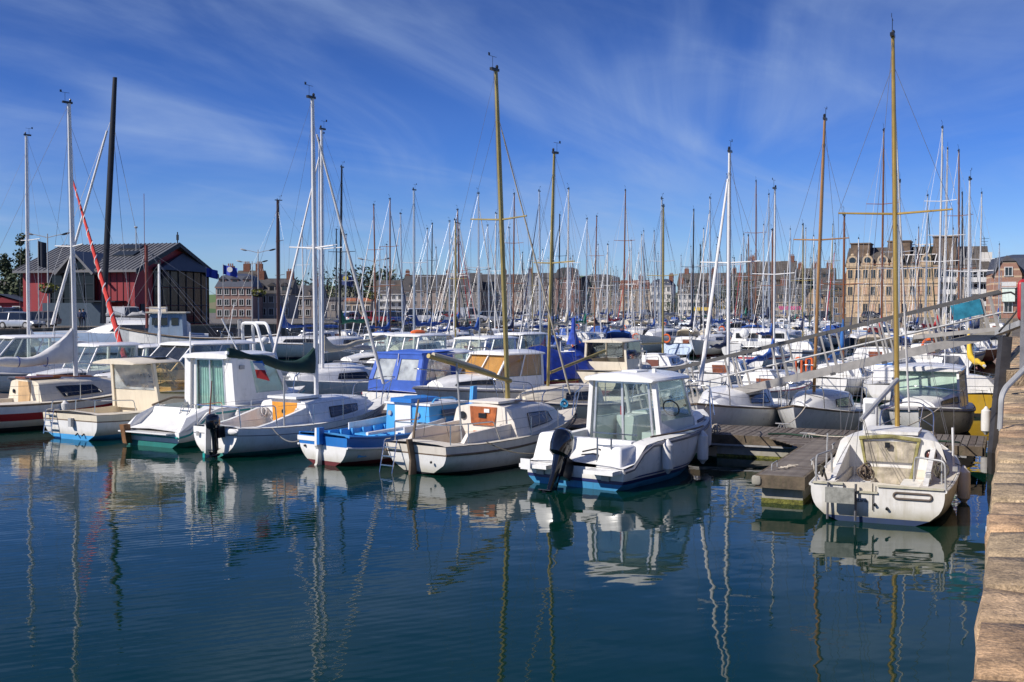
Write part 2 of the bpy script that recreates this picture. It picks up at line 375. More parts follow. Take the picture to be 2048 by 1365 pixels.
class Trunk:
    """cabin trunk; sec = (x, half width at deck, half width on top, top height)"""
    def __init__(s, Hl, sec, camber=.06, base=None): s.H, s.sec, s.cb, s.base = Hl, sec, camber, base
    def at(s, x):
        S = s.sec
        for a, b in zip(S, S[1:]):
            if x <= b[0] or b is S[-1]:
                t = (x-a[0])/(b[0]-a[0]); return [lerp(p, q, t) for p, q in zip(a, b)]
    def zb(s, x): return (s.base if s.base is not None else s.H.zs(x))
    def side(s, x, k, sd, off=0):
        _, wb, wt, zt = s.at(x); z0 = s.zb(x); r = zt-z0; return Vector((x, sd*(lerp(wb, wt, k)+off), z0+r*k))
    def mesh(s):
        rings = []
        for x, wb, wt, zt in s.sec:
            z0 = s.zb(x)-.04; r = min(.07, (zt-z0)*.4)
            h = [(x, wb, z0), (x, lerp(wb, wt, 1-r/(zt-z0)), zt-r), (x, wt-r*.35, zt-r*.25), (x, wt-r*1.2, zt), (x, wt*.45, zt+s.cb*.75), (x, 0, zt+s.cb)]
            rings.append(h+[(p[0], -p[1], p[2]) for p in h[-2::-1]])
        return MB().loft(rings)
    def window(s, root, pts, m=None, name='window', frame=None):
        b0, b1, t1, t0 = pts; k = 8
        for sd in (1, -1):
            rows = []
            for (xa, ka), (xb, kb) in ((b0, b1), (t0, t1)): rows.append([s.side(lerp(xa, xb, i/k), lerp(ka, kb, i/k), sd, .012) for i in range(k+1)])
            inn = [[p-Vector((0, sd*.05, 0)) for p in r] for r in rows]
            mb = MB(); rings = [[rows[0][i], rows[1][i], inn[1][i], inn[0][i]] for i in range(k+1)]
            mb.loft(rings if sd == 1 else [r[::-1] for r in rings]); o = mb.build(name, m or WINDK, root, smooth=0)
            MB().tube(rows[0]+rows[1][::-1]+[rows[0][0]], .011, 5).build('window_frame', frame or BLACK, o)
def rail(root, pts, r=.013, name='rail', m=None, n=6, round_=.08): return MB().tube(arcpts(pts, round_), r, n).build(name, m or STEEL, root)
def pulpit(root, Hl, h=.55, back=1.0):
    xb = Hl.L; z = Hl.fb[2]; x0 = xb-back; b0 = Hl.b(x0)-.05; z0 = Hl.zs(x0)
    mb = MB(); mb.tube(arcpts([(x0, b0, z0), (x0+.12, b0, z0+h), (xb+.08, .16, z+h), (xb+.08, -.16, z+h), (x0+.12, -b0, z0+h), (x0, -b0, z0)], .15), .014)
    xm = xb-.35; bm = max(.06, Hl.b(xm)-.04)
    for s in (1, -1): mb.tube([(xm, s*bm, Hl.zs(xm)), (xb-.22, s*lerp(.16, b0, .3), z+h)], .012)
    mb.tube([(x0+.06, b0, z0+h*.5), (xb-.3, max(.1, bm), z+h*.5)], .01); mb.tube([(x0+.06, -b0, z0+h*.5), (xb-.3, -max(.1, bm), z+h*.5)], .01)
    return mb.build('pulpit', STEEL, root)
def pushpit(root, Hl, h=.5, fwd=.8, gap=None):
    mb = MB(); b0 = Hl.b(0)-.07; b1 = Hl.b(fwd)-.05; z = Hl.zs(0)
    if gap:
        for s in (1, -1):
            mb.tube(arcpts([(fwd, s*b1, Hl.zs(fwd)), (fwd-.06, s*b1, z+h), (.06, s*b0, z+h), (.05, s*gap, z+h), (.05, s*gap, z)], .1), .014); mb.tube([(.08, s*b0, z), (.08, s*b0, z+h)], .012)
    else:
        mb.tube(arcpts([(fwd, b1, Hl.zs(fwd)), (fwd-.06, b1, z+h), (.06, b0, z+h), (.06, -b0, z+h), (fwd-.06, -b1, z+h), (fwd, -b1, Hl.zs(fwd))], .12), .014)
        for s in (1, -1): mb.tube([(.08, s*b0*.9, z), (.06, s*b0*.9, z+h)], .012)
        mb.tube([(.07, b0*.95, z+h*.5), (.07, -b0*.95, z+h*.5)], .008)
    return mb.build('pushpit', STEEL, root)
def lifelines(root, Hl, x0, x1, n=3, h=.5):
    for sd in (1, -1):
        top = []
        for i in range(n+2):
            x = lerp(x0, x1, i/(n+1)); p = Vector((x, sd*(Hl.b(x)-.05), Hl.zs(x))); top.append(p+Vector((0, 0, h)))
            if 0 < i < n+1: MB().tube([p, top[-1]], .011).build('stanchion', STEEL, root)
        MB().tube(top, .004, 4).tube([p-Vector((0, 0, h*.5)) for p in top], .0035, 4).build('lifeline', WIRE, root)
def outboard(root, p, s=1.0, tilt=0, m=None, ry=0):
    M = Matrix.Translation(Vector(p)) @ Euler((0, tilt, ry)).to_matrix().to_4x4() @ Matrix.Scale(s, 4)
    T = lambda q: M @ Vector(q)
    mb = MB(); prof = [(-.02, .10, .02), (.02, .15, .0), (.14, .17, .0), (.27, .165, .01), (.36, .14, .02), (.41, .08, .03), (.42, .02, .04)]; rings = []
    for z, r, dx in prof:
        rings.append([T((-.30-dx*.5+r*1.45*cos(a), r*.92*sin(a), z)) for a in [2*pi*i/14 for i in range(14)]])
    mb.loft(rings); cw = mb.build('outboard_motor', m or BLKGLOSS, root)
    mb = MB(); r2 = []
    for z, a, b, xo in [(.0, .13, .10, -.28), (-.12, .12, .08, -.27), (-.35, .11, .06, -.26), (-.62, .12, .05, -.26), (-.66, .12, .045, -.27)]:
        r2.append([T((xo+a*cos(q), b*sin(q), z)) for q in [2*pi*i/10 for i in range(10)]])
    mb.loft(r2); mb.build('motor_leg', m or BLACK, cw)
    mb = MB(); mb.slab([T((-.46, -.11, -.62)), T((-.16, -.09, -.62)), T((-.16, .09, -.62)), T((-.46, .11, -.62))], .015)
    mb.tube([T((-.10, 0, -.78)), T((-.18, 0, -.78)), T((-.38, 0, -.78)), T((-.46, 0, -.78))], [.015*s, .05*s, .055*s, .035*s], 10)
    mb.slab([T((-.36, .012, -.64)), T((-.18, .012, -.64)), T((-.2, .012, -.98)), T((-.27, .012, -.98))], .024*s); mb.build('gear_case', m or BLACK, cw)
    mb = MB()
    for k in range(3):
        a = 2*pi*k/3; d = Vector((0, cos(a), sin(a))); e = Vector((.05, -sin(a)*.06, cos(a)*.06))
        c = Vector((-.47, 0, -.78)); mb.slab([T(c+d*.03-e*.4), T(c+d*.13-e), T(c+d*.15+e*.3), T(c+d*.05+e*.6)], .01*s)
    mb.tube([T((-.45, 0, -.78)), T((-.53, 0, -.78))], [.035*s, .02*s], 8); mb.build('propeller', m or BLACK, cw)
    mb = MB(); mb.box((0, 0, 0), (.01, .01, .01))
    mb = MB(); mb.hexa([T(q) for q in [(-.2, -.10, -.30), (.03, -.10, -.30), (.03, .10, -.30), (-.2, .10, -.30), (-.2, -.09, .02), (.04, -.09, .02), (.04, .09, .02), (-.2, .09, .02)]]); mb.build('clamp_bracket', BLACK, cw)
    return cw
def ladder(root, top, bot, w=.26, n=4, r=.012, m=None, name='boarding_ladder'):
    top, bot = Vector(top), Vector(bot); mb = MB(); y = Vector((0, w/2, 0))
    for s in (1, -1): mb.tube(arcpts([top+y*s+Vector((.15, 0, .05)), top+y*s+Vector((-.02, 0, .05)), bot+y*s], .05), r)
    o = mb.build(name, m or STEEL, root)
    for i in range(n):
        p = top.lerp(bot, (i+.6)/n); MB().box(p, (.04, w, .022)).build('rung', m or STEEL, o)
    return o
def mast(root, x, zb, top, r=.055, m=None, sp=(.52,), spw=.62, Hl=None, lean=(0, 0), stay=True, wire=.0045, head=True, name='mast', bow=None, fstay=.93, furl=None, back=True, steps=False, shroud_n=2, grp=False):
    m = m or WMAST; lx, ly = lean
    P = lambda z: Vector((x+lx*(z-zb)/(top-zb), ly*(z-zb)/(top-zb), z))
    mb = MB(); mb.tube([P(zb-.02), P(lerp(zb, top, .72)), P(top)], [r, r, r*.72], 10, flat=.72); mo = mb.build(name, m, root)
    if head:
        mb = MB(); mb.box(P(top)+Vector((-.05, 0, .02)), (.22*max(1, r/.055), .07, .06)); mb.tube([P(top)+Vector((-.12, 0, .03)), P(top)+Vector((-.12, 0, .30))], .006, 4)
        mb.tube([P(top)+Vector((-.26, 0, .30)), P(top)+Vector((.02, 0, .30))], .005, 4); mb.box(P(top)+Vector((-.25, 0, .33)), (.06, .006, .07)); mb.ell(P(top)+Vector((.04, 0, .09)), (.035, .035, .05), 8, 5)
        mb.build('masthead', BLACK, mo)
    tips = []
    for k, q in enumerate(sp):
        z = lerp(zb, top, q); w = spw*(1-.18*k); mb = MB()
        for s in (1, -1):
            tip = P(z)+Vector((-.12, s*w, .04)); tips.append((s, tip)); mb.tube([P(z), tip], [.022, .016], 6)
        mb.build('spreader', m, mo)
    if stay and Hl:
        b = Hl.b(x-.1)-.08; z0 = Hl.zs(x); par = root; zt = lerp(zb, top, fstay)
        lines = []
        for s in (1, -1):
            ts = [t for ss, t in tips if ss == s]
            lines.append(('shroud', [Vector((x-.1, s*b, z0))]+ts+[P(zt)]))
            if shroud_n > 1: lines.append(('lower_shroud', [Vector((x-.45, s*b, z0)), P(lerp(zb, top, sp[0] if sp else .5))]))
            if shroud_n > 2: lines.append(('lower_shroud', [Vector((x+.3, s*b*.98, z0)), P(lerp(zb, top, sp[0] if sp else .5))]))
        bx = bow or Vector((Hl.L-.12, 0, Hl.fb[2]+.02))
        lines.append(('forestay', [bx, P(zt)]))
        if back: lines.append(('backstay', [Vector((.05, Hl.b(0)*.35, Hl.fb[0]+.02)), P(top)]))
        lines.append(('halyard', [P(zb+.25)+Vector((-r-.03, .05, 0)), P(top)+Vector((-r, .02, 0))]))
        if grp:
            mb = MB()
            for _, l in lines: mb.tube(l, wire, 3)
            mb.build('rigging', WIRE, root, smooth=0)
        else:
            for nme, l in lines: MB().tube(l, wire, 4).build(nme, WIRE, root, smooth=0)
        if furl:
            a = bx.lerp(P(zt), .05); b2 = bx.lerp(P(zt), .95)
            fo = MB(); k = 14; pts = [a.lerp(b2, i/k) for i in range(k+1)]
            fo.tube(pts, [furl[1]*(1-.55*i/k)*(.8 if i == 0 else 1) for i in range(k+1)], 8)
            f = fo.build('furled_jib', furl[0], root); 
            if len(furl) > 2:   # the sacrificial strip winding round the roll
                s2 = MB(); w = (b2-a).normalized(); e1 = w.orthogonal().normalized(); e2 = w.cross(e1); nn = 150; pp = []
                for i in range(nn+1):
                    q = i/nn; rr = furl[1]*(1-.55*q)+.002; an = q*2*pi*furl[3]; pp.append(a.lerp(b2, q)+(e1*cos(an)+e2*sin(an))*rr)
                s2.tube(pp, furl[1]*.34, 4); s2.build('strip', furl[2], f)
    return mo
def boom(root, x, z, length, m=None, cover=None, yaw=0, drop=0, r=.045, cr=.13, high=.55, ties=None, thick=1, hq=.16):
    e = Vector((x-length*cos(yaw), length*sin(yaw), z-drop)); a = Vector((x-.05, 0, z))
    bo = MB().tube([a, e], r, 8).build('boom', m or WMAST, root)
    if cover:
        mb = MB(); k = 16; rings = []; dv = (e-a)
        rnd = random.Random(int(abs(x*1000+z*77)))
        side = Vector((-dv.y, dv.x, 0)).normalized(); ph = rnd.random()*6
        for i in range(k+1):
            q = i/k; c = a+dv*(q*.98); hgt = cr*lerp(1, .55, q)+high*max(0, 1-q/hq)**1.5+.03*sin(q*17+ph)
            wd = cr*.62*lerp(1.15, .6, q)*thick*(1+.12*sin(q*23+ph))*(.55 if i in (0, k) else 1)
            sag = -.07-.04*sin(q*9+ph)
            rings.append([c+side*(wd*sin(an))+Vector((0, 0, sag+(hgt-sag)*(.5-.5*cos(an)) if True else 0)) for an in [2*pi*j/12 for j in range(12)]])
        co = mb.loft(rings).build('sail_cover', cover, root)
        if ties:
            for q in (.25, .5, .72, .9):
                c = a+dv*q; hh = cr*lerp(1, .55, q); mt = MB(); mt.torus(c+Vector((0, 0, hh*.25)), cr*.75*lerp(1, .6, q), .012, Euler((0, pi/2, yaw)).to_matrix()); mt.build('sail_tie', ties, co)
    return bo
def hatch(root, x, w0, w1, z0, z1, m, name='washboard', lean=.06, th=.03, hinge=True):
    return MB().hexa([(x-th, -w0, z0), (x, -w0, z0), (x, w0, z0), (x-th, w0, z0), (x-th+lean, -w1, z1), (x+lean, -w1, z1), (x+lean, w1, z1), (x-th+lean, w1, z1)]).build(name, m, root, smooth=0)
def disc(root, c, r, m, name, th=.02, axis='x'):
    d = Vector((th, 0, 0)) if axis == 'x' else Vector((0, th, 0)); c = Vector(c)
    return MB().tube([c-d, c, c-d*1.2], [r, r, r*.75], 14).build(name, m, root)
class House:
    """wheelhouse of lower walls, pillars, panes and a roof; profile is linear between base and roof"""
    def __init__(s, root, xa, xf, xra, xrf, zb, zsill, zr, wb, wt, m=GEL, g=GLS, front=2, side=2, aft='open', over=(.18, .14, .08), camb=.06, roof=None, floor=None, curtain=None, aft_sill=None, wf=None, pil=.03, rth=.05):
        s.__dict__.update(xa=xa, xf=xf, xra=xra, xrf=xrf, zb=zb, zr=zr, wb=wb, wt=wt)
        wf = wf or 1.0; s.wf = wf
        C = s.C
        lo = MB()
        for sd in (1, -1):
            q = [C(0, sd, zb), C(1, sd, zb), C(1, sd, zsill), C(0, sd, zsill)]
            lo.slab(q if sd == -1 else q[::-1], -.03)
        lo.slab([C(1, -1, zb), C(1, 1, zb), C(1, 1, zsill), C(1, -1, zsill)], -.03)
        if aft_sill: lo.slab([C(0, 1, zb), C(0, -1, zb), C(0, -1, aft_sill), C(0, 1, aft_sill)], -.03)
        lo.build('cabin_side', m, root, smooth=0)
        def pil_(a, b_, kx, ky, sh): MB().loft([[p+Vector((dx*kx, dy*ky-sh, 0)) for dx, dy in ((-1, -1), (1, -1), (1, 1), (-1, 1))] for p in (a, b_)]).build('pillar', m, root, smooth=0)
        for sd in (1, -1):
            for fx in (0, 1): k = pil*1.5 if fx == 0 else pil; pil_(C(fx, sd, zb if fx == 0 else zsill), C(fx, sd, zr), k, k, sd*k*.6)
            for i in range(1, side): k = pil*.8; pil_(C(i/side, sd, zsill), C(i/side, sd, zr), k, k*.8, sd*k*.5)
        for i in range(1, front): k = pil*.7; y = lerp(-1, 1, i/front); pil_(C(1, y, zsill), C(1, y, zr), k, k, 0)
        for sd in (1, -1):
            for i in range(side):
                a, b = (i+.03)/side, (i+.97)/side; e = .01
                MB().slab([C(a, sd, zsill+e), C(b, sd, zsill+e), C(b, sd, zr), C(a, sd, zr)], .008).build('side_window', g, root, smooth=0)
        for i in range(front):
            a, b = lerp(-1, 1, (i+.03)/front), lerp(-1, 1, (i+.97)/front)
            MB().slab([C(1, a, zsill+.01), C(1, b, zsill+.01), C(1, b, zr), C(1, a, zr)], .008).build('windscreen', g, root, smooth=0)
        if curtain:
            cu = MB()
            for sd in (1, -1): cu.slab([C(.03, sd*.93, zsill), C(.97, sd*.93, zsill), C(.97, sd*.93, zr), C(.03, sd*.93, zr)], .006)
            cu.slab([C(.96, -.95, zsill), C(.96, .95, zsill), C(.96, .95, zr), C(.96, -.95, zr)], .006); cu.build('curtain', curtain, root, smooth=0)
        ov = over; zt = zr; cb = camb; rings = []
        for q, x in enumerate((xra-ov[0], xra-ov[0]+.06, (xra+xrf)/2, xrf+ov[1]-.08, xrf+ov[1])):
            w = (wt+ov[2])*(.94 if q in (0, 4) else 1)*(lerp(1, wf, q/4)); e = .022 if q in (0, 4) else 0; z0 = zt-.004; th = rth
            h = [(x, w-.03, z0), (x, w, z0+th*.4), (x, w-.03, z0+th-e), (x, w*.5, z0+th+cb*.75-e), (x, 0, z0+th+cb-e)]
            rings.append(h+[(p[0], -p[1], p[2]) for p in h[-2::-1]])
        s.roof = MB().loft(rings).build('roof', roof or m, root)
        if floor is not None:
            MB().box(((xa+xf)/2, 0, floor), (abs(xf-xa), wb*1.9, .03)).build('sole', DECK, root, smooth=0)
    def C(s, fx, fy, z):
        k = (z-s.zb)/(s.zr-s.zb); xa = lerp(s.xa, s.xra, k); xf = lerp(s.xf, s.xrf, k); w = lerp(s.wb, s.wt, k)*lerp(1, s.wf, fx)
        return Vector((lerp(xa, xf, fx), fy*w, z))
    def door(s, root, z0, y0=-.9, y1=.9, n=2, m=None, g=GLS, curtain=None, z1=None):
        m = m or ALU; z1 = z1 or s.zr-.03; fr = MB()
        ys = [lerp(y0, y1, i/n) for i in range(n+1)]
        for y in ys:
            a, b = s.C(0, y, z0), s.C(0, y, z1); fr.loft([[p+Vector((dx*.022-.02, dy*.022, 0)) for dx, dy in ((-1, -1), (1, -1), (1, 1), (-1, 1))] for p in (a, b)])
        for z in (z0, z1):
            a, b = s.C(0, y0, z), s.C(0, y1, z); fr.box((a+b)/2+Vector((-.02, 0, 0)), (.044, abs(a.y-b.y)+.04, .04))
        d = fr.build('door_frame', m, root, smooth=0)
        for i in range(n):
            MB().slab([s.C(0, ys[i+1], z0), s.C(0, ys[i], z0), s.C(0, ys[i], z1), s.C(0, ys[i+1], z1)], .008).build('door_pane', g, d, smooth=0)
        if curtain:
            k = 34; q0 = [s.C(0, lerp(y0, y1, i/k), z0)+Vector((.05+.015*sin(i*2.1), 0, 0)) for i in range(k+1)]; q1 = [s.C(0, lerp(y0, y1, i/k), z1)+Vector((.05+.015*sin(i*2.1), 0, 0)) for i in range(k+1)]
            MB().loft([q0, q1], False, False, False).build('curtain', curtain, root)
        return d
def fender(p, label, group, s=1.0, top=None, m=None, rope=True):
    p = Vector(p); t = thing('fender', label, 'fender', p, 0, group); rr = .095*s; L = .48*s
    prof = [(-L*.5-.05, .02), (-L*.5-.03, .035), (-L*.5, .05), (-L*.5+.05, .095), (-L*.2, .1), (L*.2, .1), (L*.5-.05, .095), (L*.5, .05), (L*.5+.04, .03), (L*.5+.06, .015)]
    MB().tube([(0, 0, z) for z, _ in prof], [r*rr/.1 for _, r in prof], 12).build('bladder', m or FENDER, t)
    if top is not None: MB().tube([(0, 0, L*.5+.04), Vector(top)-p], .007, 5).build('lanyard', ROPED, t)
    return t
def rope(p, q, sag, label, r=.014, m=None, name='mooring_rope', group=None, cat='rope'):
    return tag(MB().tube(curve(p, q, sag, 12), r, 6).build(name, m or ROPE), label, cat, group)
def coil(root, p, R=.14, r=.012, n=6, m=None, name='rope_coil'):
    mb = MB(); rd = random.Random(int(p[0]*971)); p = Vector(p)
    for i in range(n):
        M = Euler((rd.uniform(-.5, .5)+pi/2, rd.uniform(-.6, .6), rd.uniform(0, 3))).to_matrix(); mb.torus(p+Vector((rd.uniform(-.05, .05), rd.uniform(-.05, .05), rd.uniform(-.04, .04))), R*rd.uniform(.6, 1.1), r, M, 14, 5)
    return mb.build(name, m or ROPE, root)
def boat(name, label, cat, pos, hd, group=None, z=0):
    """hd: heading in degrees to the right of the view axis"""
    return thing(name, label, cat, (pos[0], pos[1], z), radians(90-hd), group)
def wpt(root, p):  # local to world
    return Matrix.Translation(root.location) @ Euler(root.rotation_euler).to_matrix().to_4x4() @ Vector(p)
# ------------------------------------------------------------------ water, quay, pontoon, gangway
wm = bpy.data.materials.new('harbour water'); wm.use_nodes = True; t = wm.node_tree; b = t.nodes['Principled BSDF']
b.inputs['Base Color'].default_value = (.0015, .021, .0145, 1); b.inputs['Roughness'].default_value = .025; b.inputs['IOR'].default_value = 1.27
tcw = t.nodes.new('ShaderNodeTexCoord')
def wn(scale, sx, sy, rot, det=3, rough=.5, dist=0):
    mp = t.nodes.new('ShaderNodeMapping'); mp.inputs['Scale'].default_value = (sx, sy, 1); mp.inputs['Rotation'].default_value = (0, 0, radians(rot)); t.links.new(tcw.outputs['Object'], mp.inputs[0])
    n = t.nodes.new('ShaderNodeTexNoise'); n.inputs['Scale'].default_value = scale; n.inputs['Detail'].default_value = det; n.inputs['Roughness'].default_value = rough; n.inputs['Distortion'].default_value = dist
    t.links.new(mp.outputs[0], n.inputs['Vector']); return n.outputs[0]
def tm(op, a, b_):
    n = t.nodes.new('ShaderNodeMath'); n.operation = op
    for i, v in enumerate((a, b_)):
        if isinstance(v, (int, float)): n.inputs[i].default_value = v
        else: t.links.new(v, n.inputs[i])
    return n.outputs[0]
calm = t.nodes.new('ShaderNodeSeparateXYZ'); t.links.new(tcw.outputs['Object'], calm.inputs[0])
cr_ = t.nodes.new('ShaderNodeMapRange'); t.links.new(calm.outputs[0], cr_.inputs[0]); cr_.inputs[1].default_value = -4.5; cr_.inputs[2].default_value = 2; cr_.inputs[3].default_value = .52; cr_.inputs[4].default_value = .14; cr_.interpolation_type = 'SMOOTHSTEP'
patch = wn(.25, 1, 1.4, 20); pr_ = t.nodes.new('ShaderNodeMapRange'); t.links.new(patch, pr_.inputs[0]); pr_.inputs[1].default_value = .35; pr_.inputs[2].default_value = .65; pr_.inputs[3].default_value = .35
wv = t.nodes.new('ShaderNodeTexWave'); wv.inputs['Scale'].default_value = 1.9; wv.inputs['Distortion'].default_value = 2.6; wv.inputs['Detail'].default_value = 2; wv.inputs['Detail Scale'].default_value = .6
mpw = t.nodes.new('ShaderNodeMapping'); mpw.inputs['Rotation'].default_value = (0, 0, radians(62)); t.links.new(tcw.outputs['Object'], mpw.inputs[0]); t.links.new(mpw.outputs[0], wv.inputs['Vector'])
fine = tm('ADD', tm('MULTIPLY', wn(2.4, 1, 2.2, 18), 1.0), tm('MULTIPLY', wv.outputs[0], .24))
rip = tm('MULTIPLY', tm('MULTIPLY', fine, cr_.outputs[0]), tm('MULTIPLY', pr_.outputs[0], .0058))
swell = tm('MULTIPLY', wn(.8, 1, 1.5, 10, 2), .010)
hgt = tm('ADD', rip, swell)
bp = t.nodes.new('ShaderNodeBump'); bp.inputs['Strength'].default_value = 1; bp.inputs['Distance'].default_value = 1; t.links.new(hgt, bp.inputs['Height']); t.links.new(bp.outputs[0], b.inputs['Normal'])
tag(MB().add([(-700, -60, 0), (420, -60, 0), (420, 700, 0), (-700, 700, 0)], [(0, 1, 2, 3)]).build('water', wm, smooth=0), kind='structure')

# the quay on the right: body, kerb stones
def uv(u, v, z=0): return U*u+V*v+Vector((0, 0, z))
QZ = 1.70
stone_m = [mat('quay stone '+n, col, .85, var=.45, scale=s_, bump=.9, bscale=26, streaks=st, dirt=(.15, .12, .085), world=True) for n, col, s_, st in (('pink', (.50, .32, .18), 3.5, .40), ('rose', (.54, .37, .22), 3, .35), ('buff', (.50, .37, .225), 4, .4), ('brown', (.34, .245, .15), 4, .45))]
wall_m = mat('quay wall face', (.16, .13, .095), .9, var=.4, scale=1.5, bump=.6, bscale=8, streaks=.6, dirt=(.05, .06, .03))
pave_m = mat('quay paving', (.30, .24, .17), .9, var=.3, scale=1.2, bump=.4, bscale=20)
EDGE = .155
quay = MB().hexa([uv(-6, -14, -3), uv(250, -14, -3), uv(250, EDGE-.06, -3), uv(-6, EDGE-.06, -3), uv(-6, -14, QZ-.12), uv(250, -14, QZ-.12), uv(250, EDGE-.06, QZ-.12), uv(-6, EDGE-.06, QZ-.12)]).build('quay', [wall_m], smooth=0); tag(quay, kind='structure')
MB().hexa([uv(-6, -14, QZ-.1), uv(250, -14, QZ-.1), uv(250, EDGE-.95, QZ-.1), uv(-6, EDGE-.95, QZ-.1), uv(-6, -14, QZ-.02), uv(250, -14, QZ-.02), uv(250, EDGE-.95, QZ-.02), uv(-6, EDGE-.95, QZ-.02)]).build('paving', pave_m, quay, smooth=0)
rd = random.Random(3); u0 = 1.0; k = 0; seq = [2, 2, 2, 1, 3, 0, 1, 3, 2, 0, 1, 2]
while u0 < 75:
    L = rd.uniform(.62, 1.15); w = .95+rd.uniform(-.02, .02); h = .42; e = EDGE+rd.uniform(-.015, .02); zt = QZ+rd.uniform(-.015, .02)
    mb = MB(); nx, ny = 7, 7; g = []
    c = uv(u0+L/2, e-w/2)
    me = MB().box((0, 0, 0), (L-.010, w, h)).mesh('kerb_stone', stone_m[seq[k % len(seq)] if k < 30 else rd.randrange(4)], 0)
    import bmesh
    bm = bmesh.new(); bm.from_mesh(me); bmesh.ops.subdivide_edges(bm, edges=bm.edges[:], cuts=3, use_grid_fill=True)
    for v in bm.verts:
        q = [abs(v.co.x)/(L/2), abs(v.co.y)/(w/2), abs(v.co.z)/(h/2)]
        n_ = sum(1 for a in q if a > .93)
        if n_ >= 2: v.co.y *= (.97 if n_ == 2 else .95); v.co.z *= (.95 if n_ == 2 else .92); v.co.x *= (.99 if n_ == 2 else .98)
        v.co += Vector((rd.uniform(-.006, .006), rd.uniform(-.012, .012), rd.uniform(-.012, .012)))
    bm.to_mesh(me); bm.free(); me.polygons.foreach_set('use_smooth', [True]*len(me.polygons))
    put('kerb_stone', me, quay, loc=c+Vector((0, 0, zt-h/2)), rot=(0, rd.uniform(-.006, .006), pi/2-TH)); u0 += L; k += 1
# courses of wall blocks under the kerb
for row in range(3):
    u0 = 2+row*.4
    while u0 < 30:
        L = rd.uniform(.8, 1.5); me = bevel_mesh(MB().box((0, 0, 0), (L-.025, .3, .395)).mesh('wall_stone', stone_m[rd.choice((2, 3, 3, 0))], 0), .025, 1)
        put('wall_stone', me, quay, loc=uv(u0+L/2, EDGE-.16+rd.uniform(-.01, .012), 1.07-row*.42), rot=(0, 0, pi/2-TH)); u0 += L
tag(MB().box((0, 0, 0), (.14, .05, .05)).build('mooring_peg', WPLASTIC, loc=ground(1991, 1060, 1.5), rot=(0, 0, 0)), 'small white peg stuck on the face of the quay wall', 'peg')

# floating pontoon
plank_m = [mat('pontoon plank '+n, c, .85, var=.3, scale=7, bump=.3, bscale=40) for n, c in (('grey', (.135, .112, .096)), ('brown', (.11, .086, .072)), ('pale', (.17, .145, .125)))]
FASC = mat('pontoon fascia', (.14, .105, .07), .85, var=.4, scale=4, streaks=.6, dirt=(.06, .07, .03), bump=.3)
FLOATM = mat('float concrete', (.34, .32, .27), .85, var=.2, scale=3, streaks=.5, dirt=(.16, .15, .07))
ALGAE = mat('green algae', (.16, .16, .03), .9, var=.5, scale=12, bump=.8, bscale=40)
PU0, PU1, PZ = 24.6, 26.7, .50
pont = thing('pontoon', 'brown planked main pontoon running out from the quay below the gangway', 'pontoon')
Lq, Le = 11.0, 46.0
bp0 = .55
me = [bevel_mesh(MB().box((0, 0, 0), (PU1-PU0, .133, .035)).mesh('plank', m, 0), .006, 1) for m in plank_m]
n = int((Lq-bp0)/.145)
for i in range(n): put('plank', me[rd.choice((0, 0, 1, 2))], pont, loc=uv((PU0+PU1)/2, bp0+.07+i*.145, PZ-.0175+rd.uniform(-.003, .003)), rot=(0, 0, pi/2-TH+rd.uniform(-.004, .004)))
def ubox(u0, u1, v0, v1, z0, z1): return [uv(u0, v0, z0), uv(u1, v0, z0), uv(u1, v1, z0), uv(u0, v1, z0), uv(u0, v0, z1), uv(u1, v0, z1), uv(u1, v1, z1), uv(u0, v1, z1)]
MB().hexa(ubox(PU0, PU1, bp0+n*.145, Le, PZ-.035, PZ)).build('deck', plank_m[1], pont, smooth=0)
MB().hexa(ubox(PU0-.05, PU0, bp0, Le, PZ-.20, PZ-.004)).build('fascia', FASC, pont, smooth=0); MB().hexa(ubox(PU1, PU1+.05, bp0, Le, PZ-.20, PZ-.004)).build('fascia', FASC, pont, smooth=0)
MB().hexa(ubox(PU0, PU1, bp0-.05, bp0, PZ-.20, PZ-.004)).build('fascia', FASC, pont, smooth=0)
MB().hexa(ubox(PU0-.062, PU0+.02, bp0+.3, Le, PZ-.245, PZ-.205)).build('edge_strip', GALV, pont, smooth=0)
for v0 in (3.6, 6.9, 10.2, 14, 18, 22, 26, 30): 
    MB().hexa(ubox(PU0+.04, PU1-.1, v0, v0+2.5, -.25, PZ-.25)).build('float', FLOATM, pont, smooth=0)
    MB().hexa(ubox(PU0+.03, PU1-.09, v0-.01, v0+2.51, -.2, .055)).build('algae_band', ALGAE, pont, smooth=0)
def cleat(root, p, rz):
    mb = MB(); M = Euler((0, 0, rz)).to_matrix(); p = Vector(p)
    for s in (-.07, -.03, .03, .07): mb.tube([p+M@Vector((s*1.5, 0, 0)), p+M@Vector((s*.9, 0, .09))], .01, 5)
    mb.tube([p+M@Vector((-.17, 0, .10)), p+M@Vector((.17, 0, .10))], .014, 6); return mb.build('cleat', GALV, root)
CLV = [4.1, 6.2, 8.2, 2.0]
for v0 in CLV: cleat(pont, uv(PU0+.12, v0, PZ), -TH)
for v0 in (2.9, 5.0, 7.2): cleat(pont, uv(PU1-.12, v0, PZ), -TH)
def text_mesh(s, size, m, ext=.002):
    cu = bpy.data.curves.new('t', 'FONT'); cu.body = s; cu.size = size; cu.align_x = 'CENTER'; cu.align_y = 'CENTER'; cu.extrude = ext
    o = bpy.data.objects.new('t', cu); COL.objects.link(o); bpy.context.view_layer.update(); me = bpy.data.meshes.new_from_object(o.evaluated_get(bpy.context.evaluated_depsgraph_get())); bpy.data.objects.remove(o)
    me.materials.clear(); me.materials.append(m); return me
FV0, FV1 = 3.2, 3.95      # finger between boats, right of it lies the mossy sailboat
FU0 = PU0-5.75
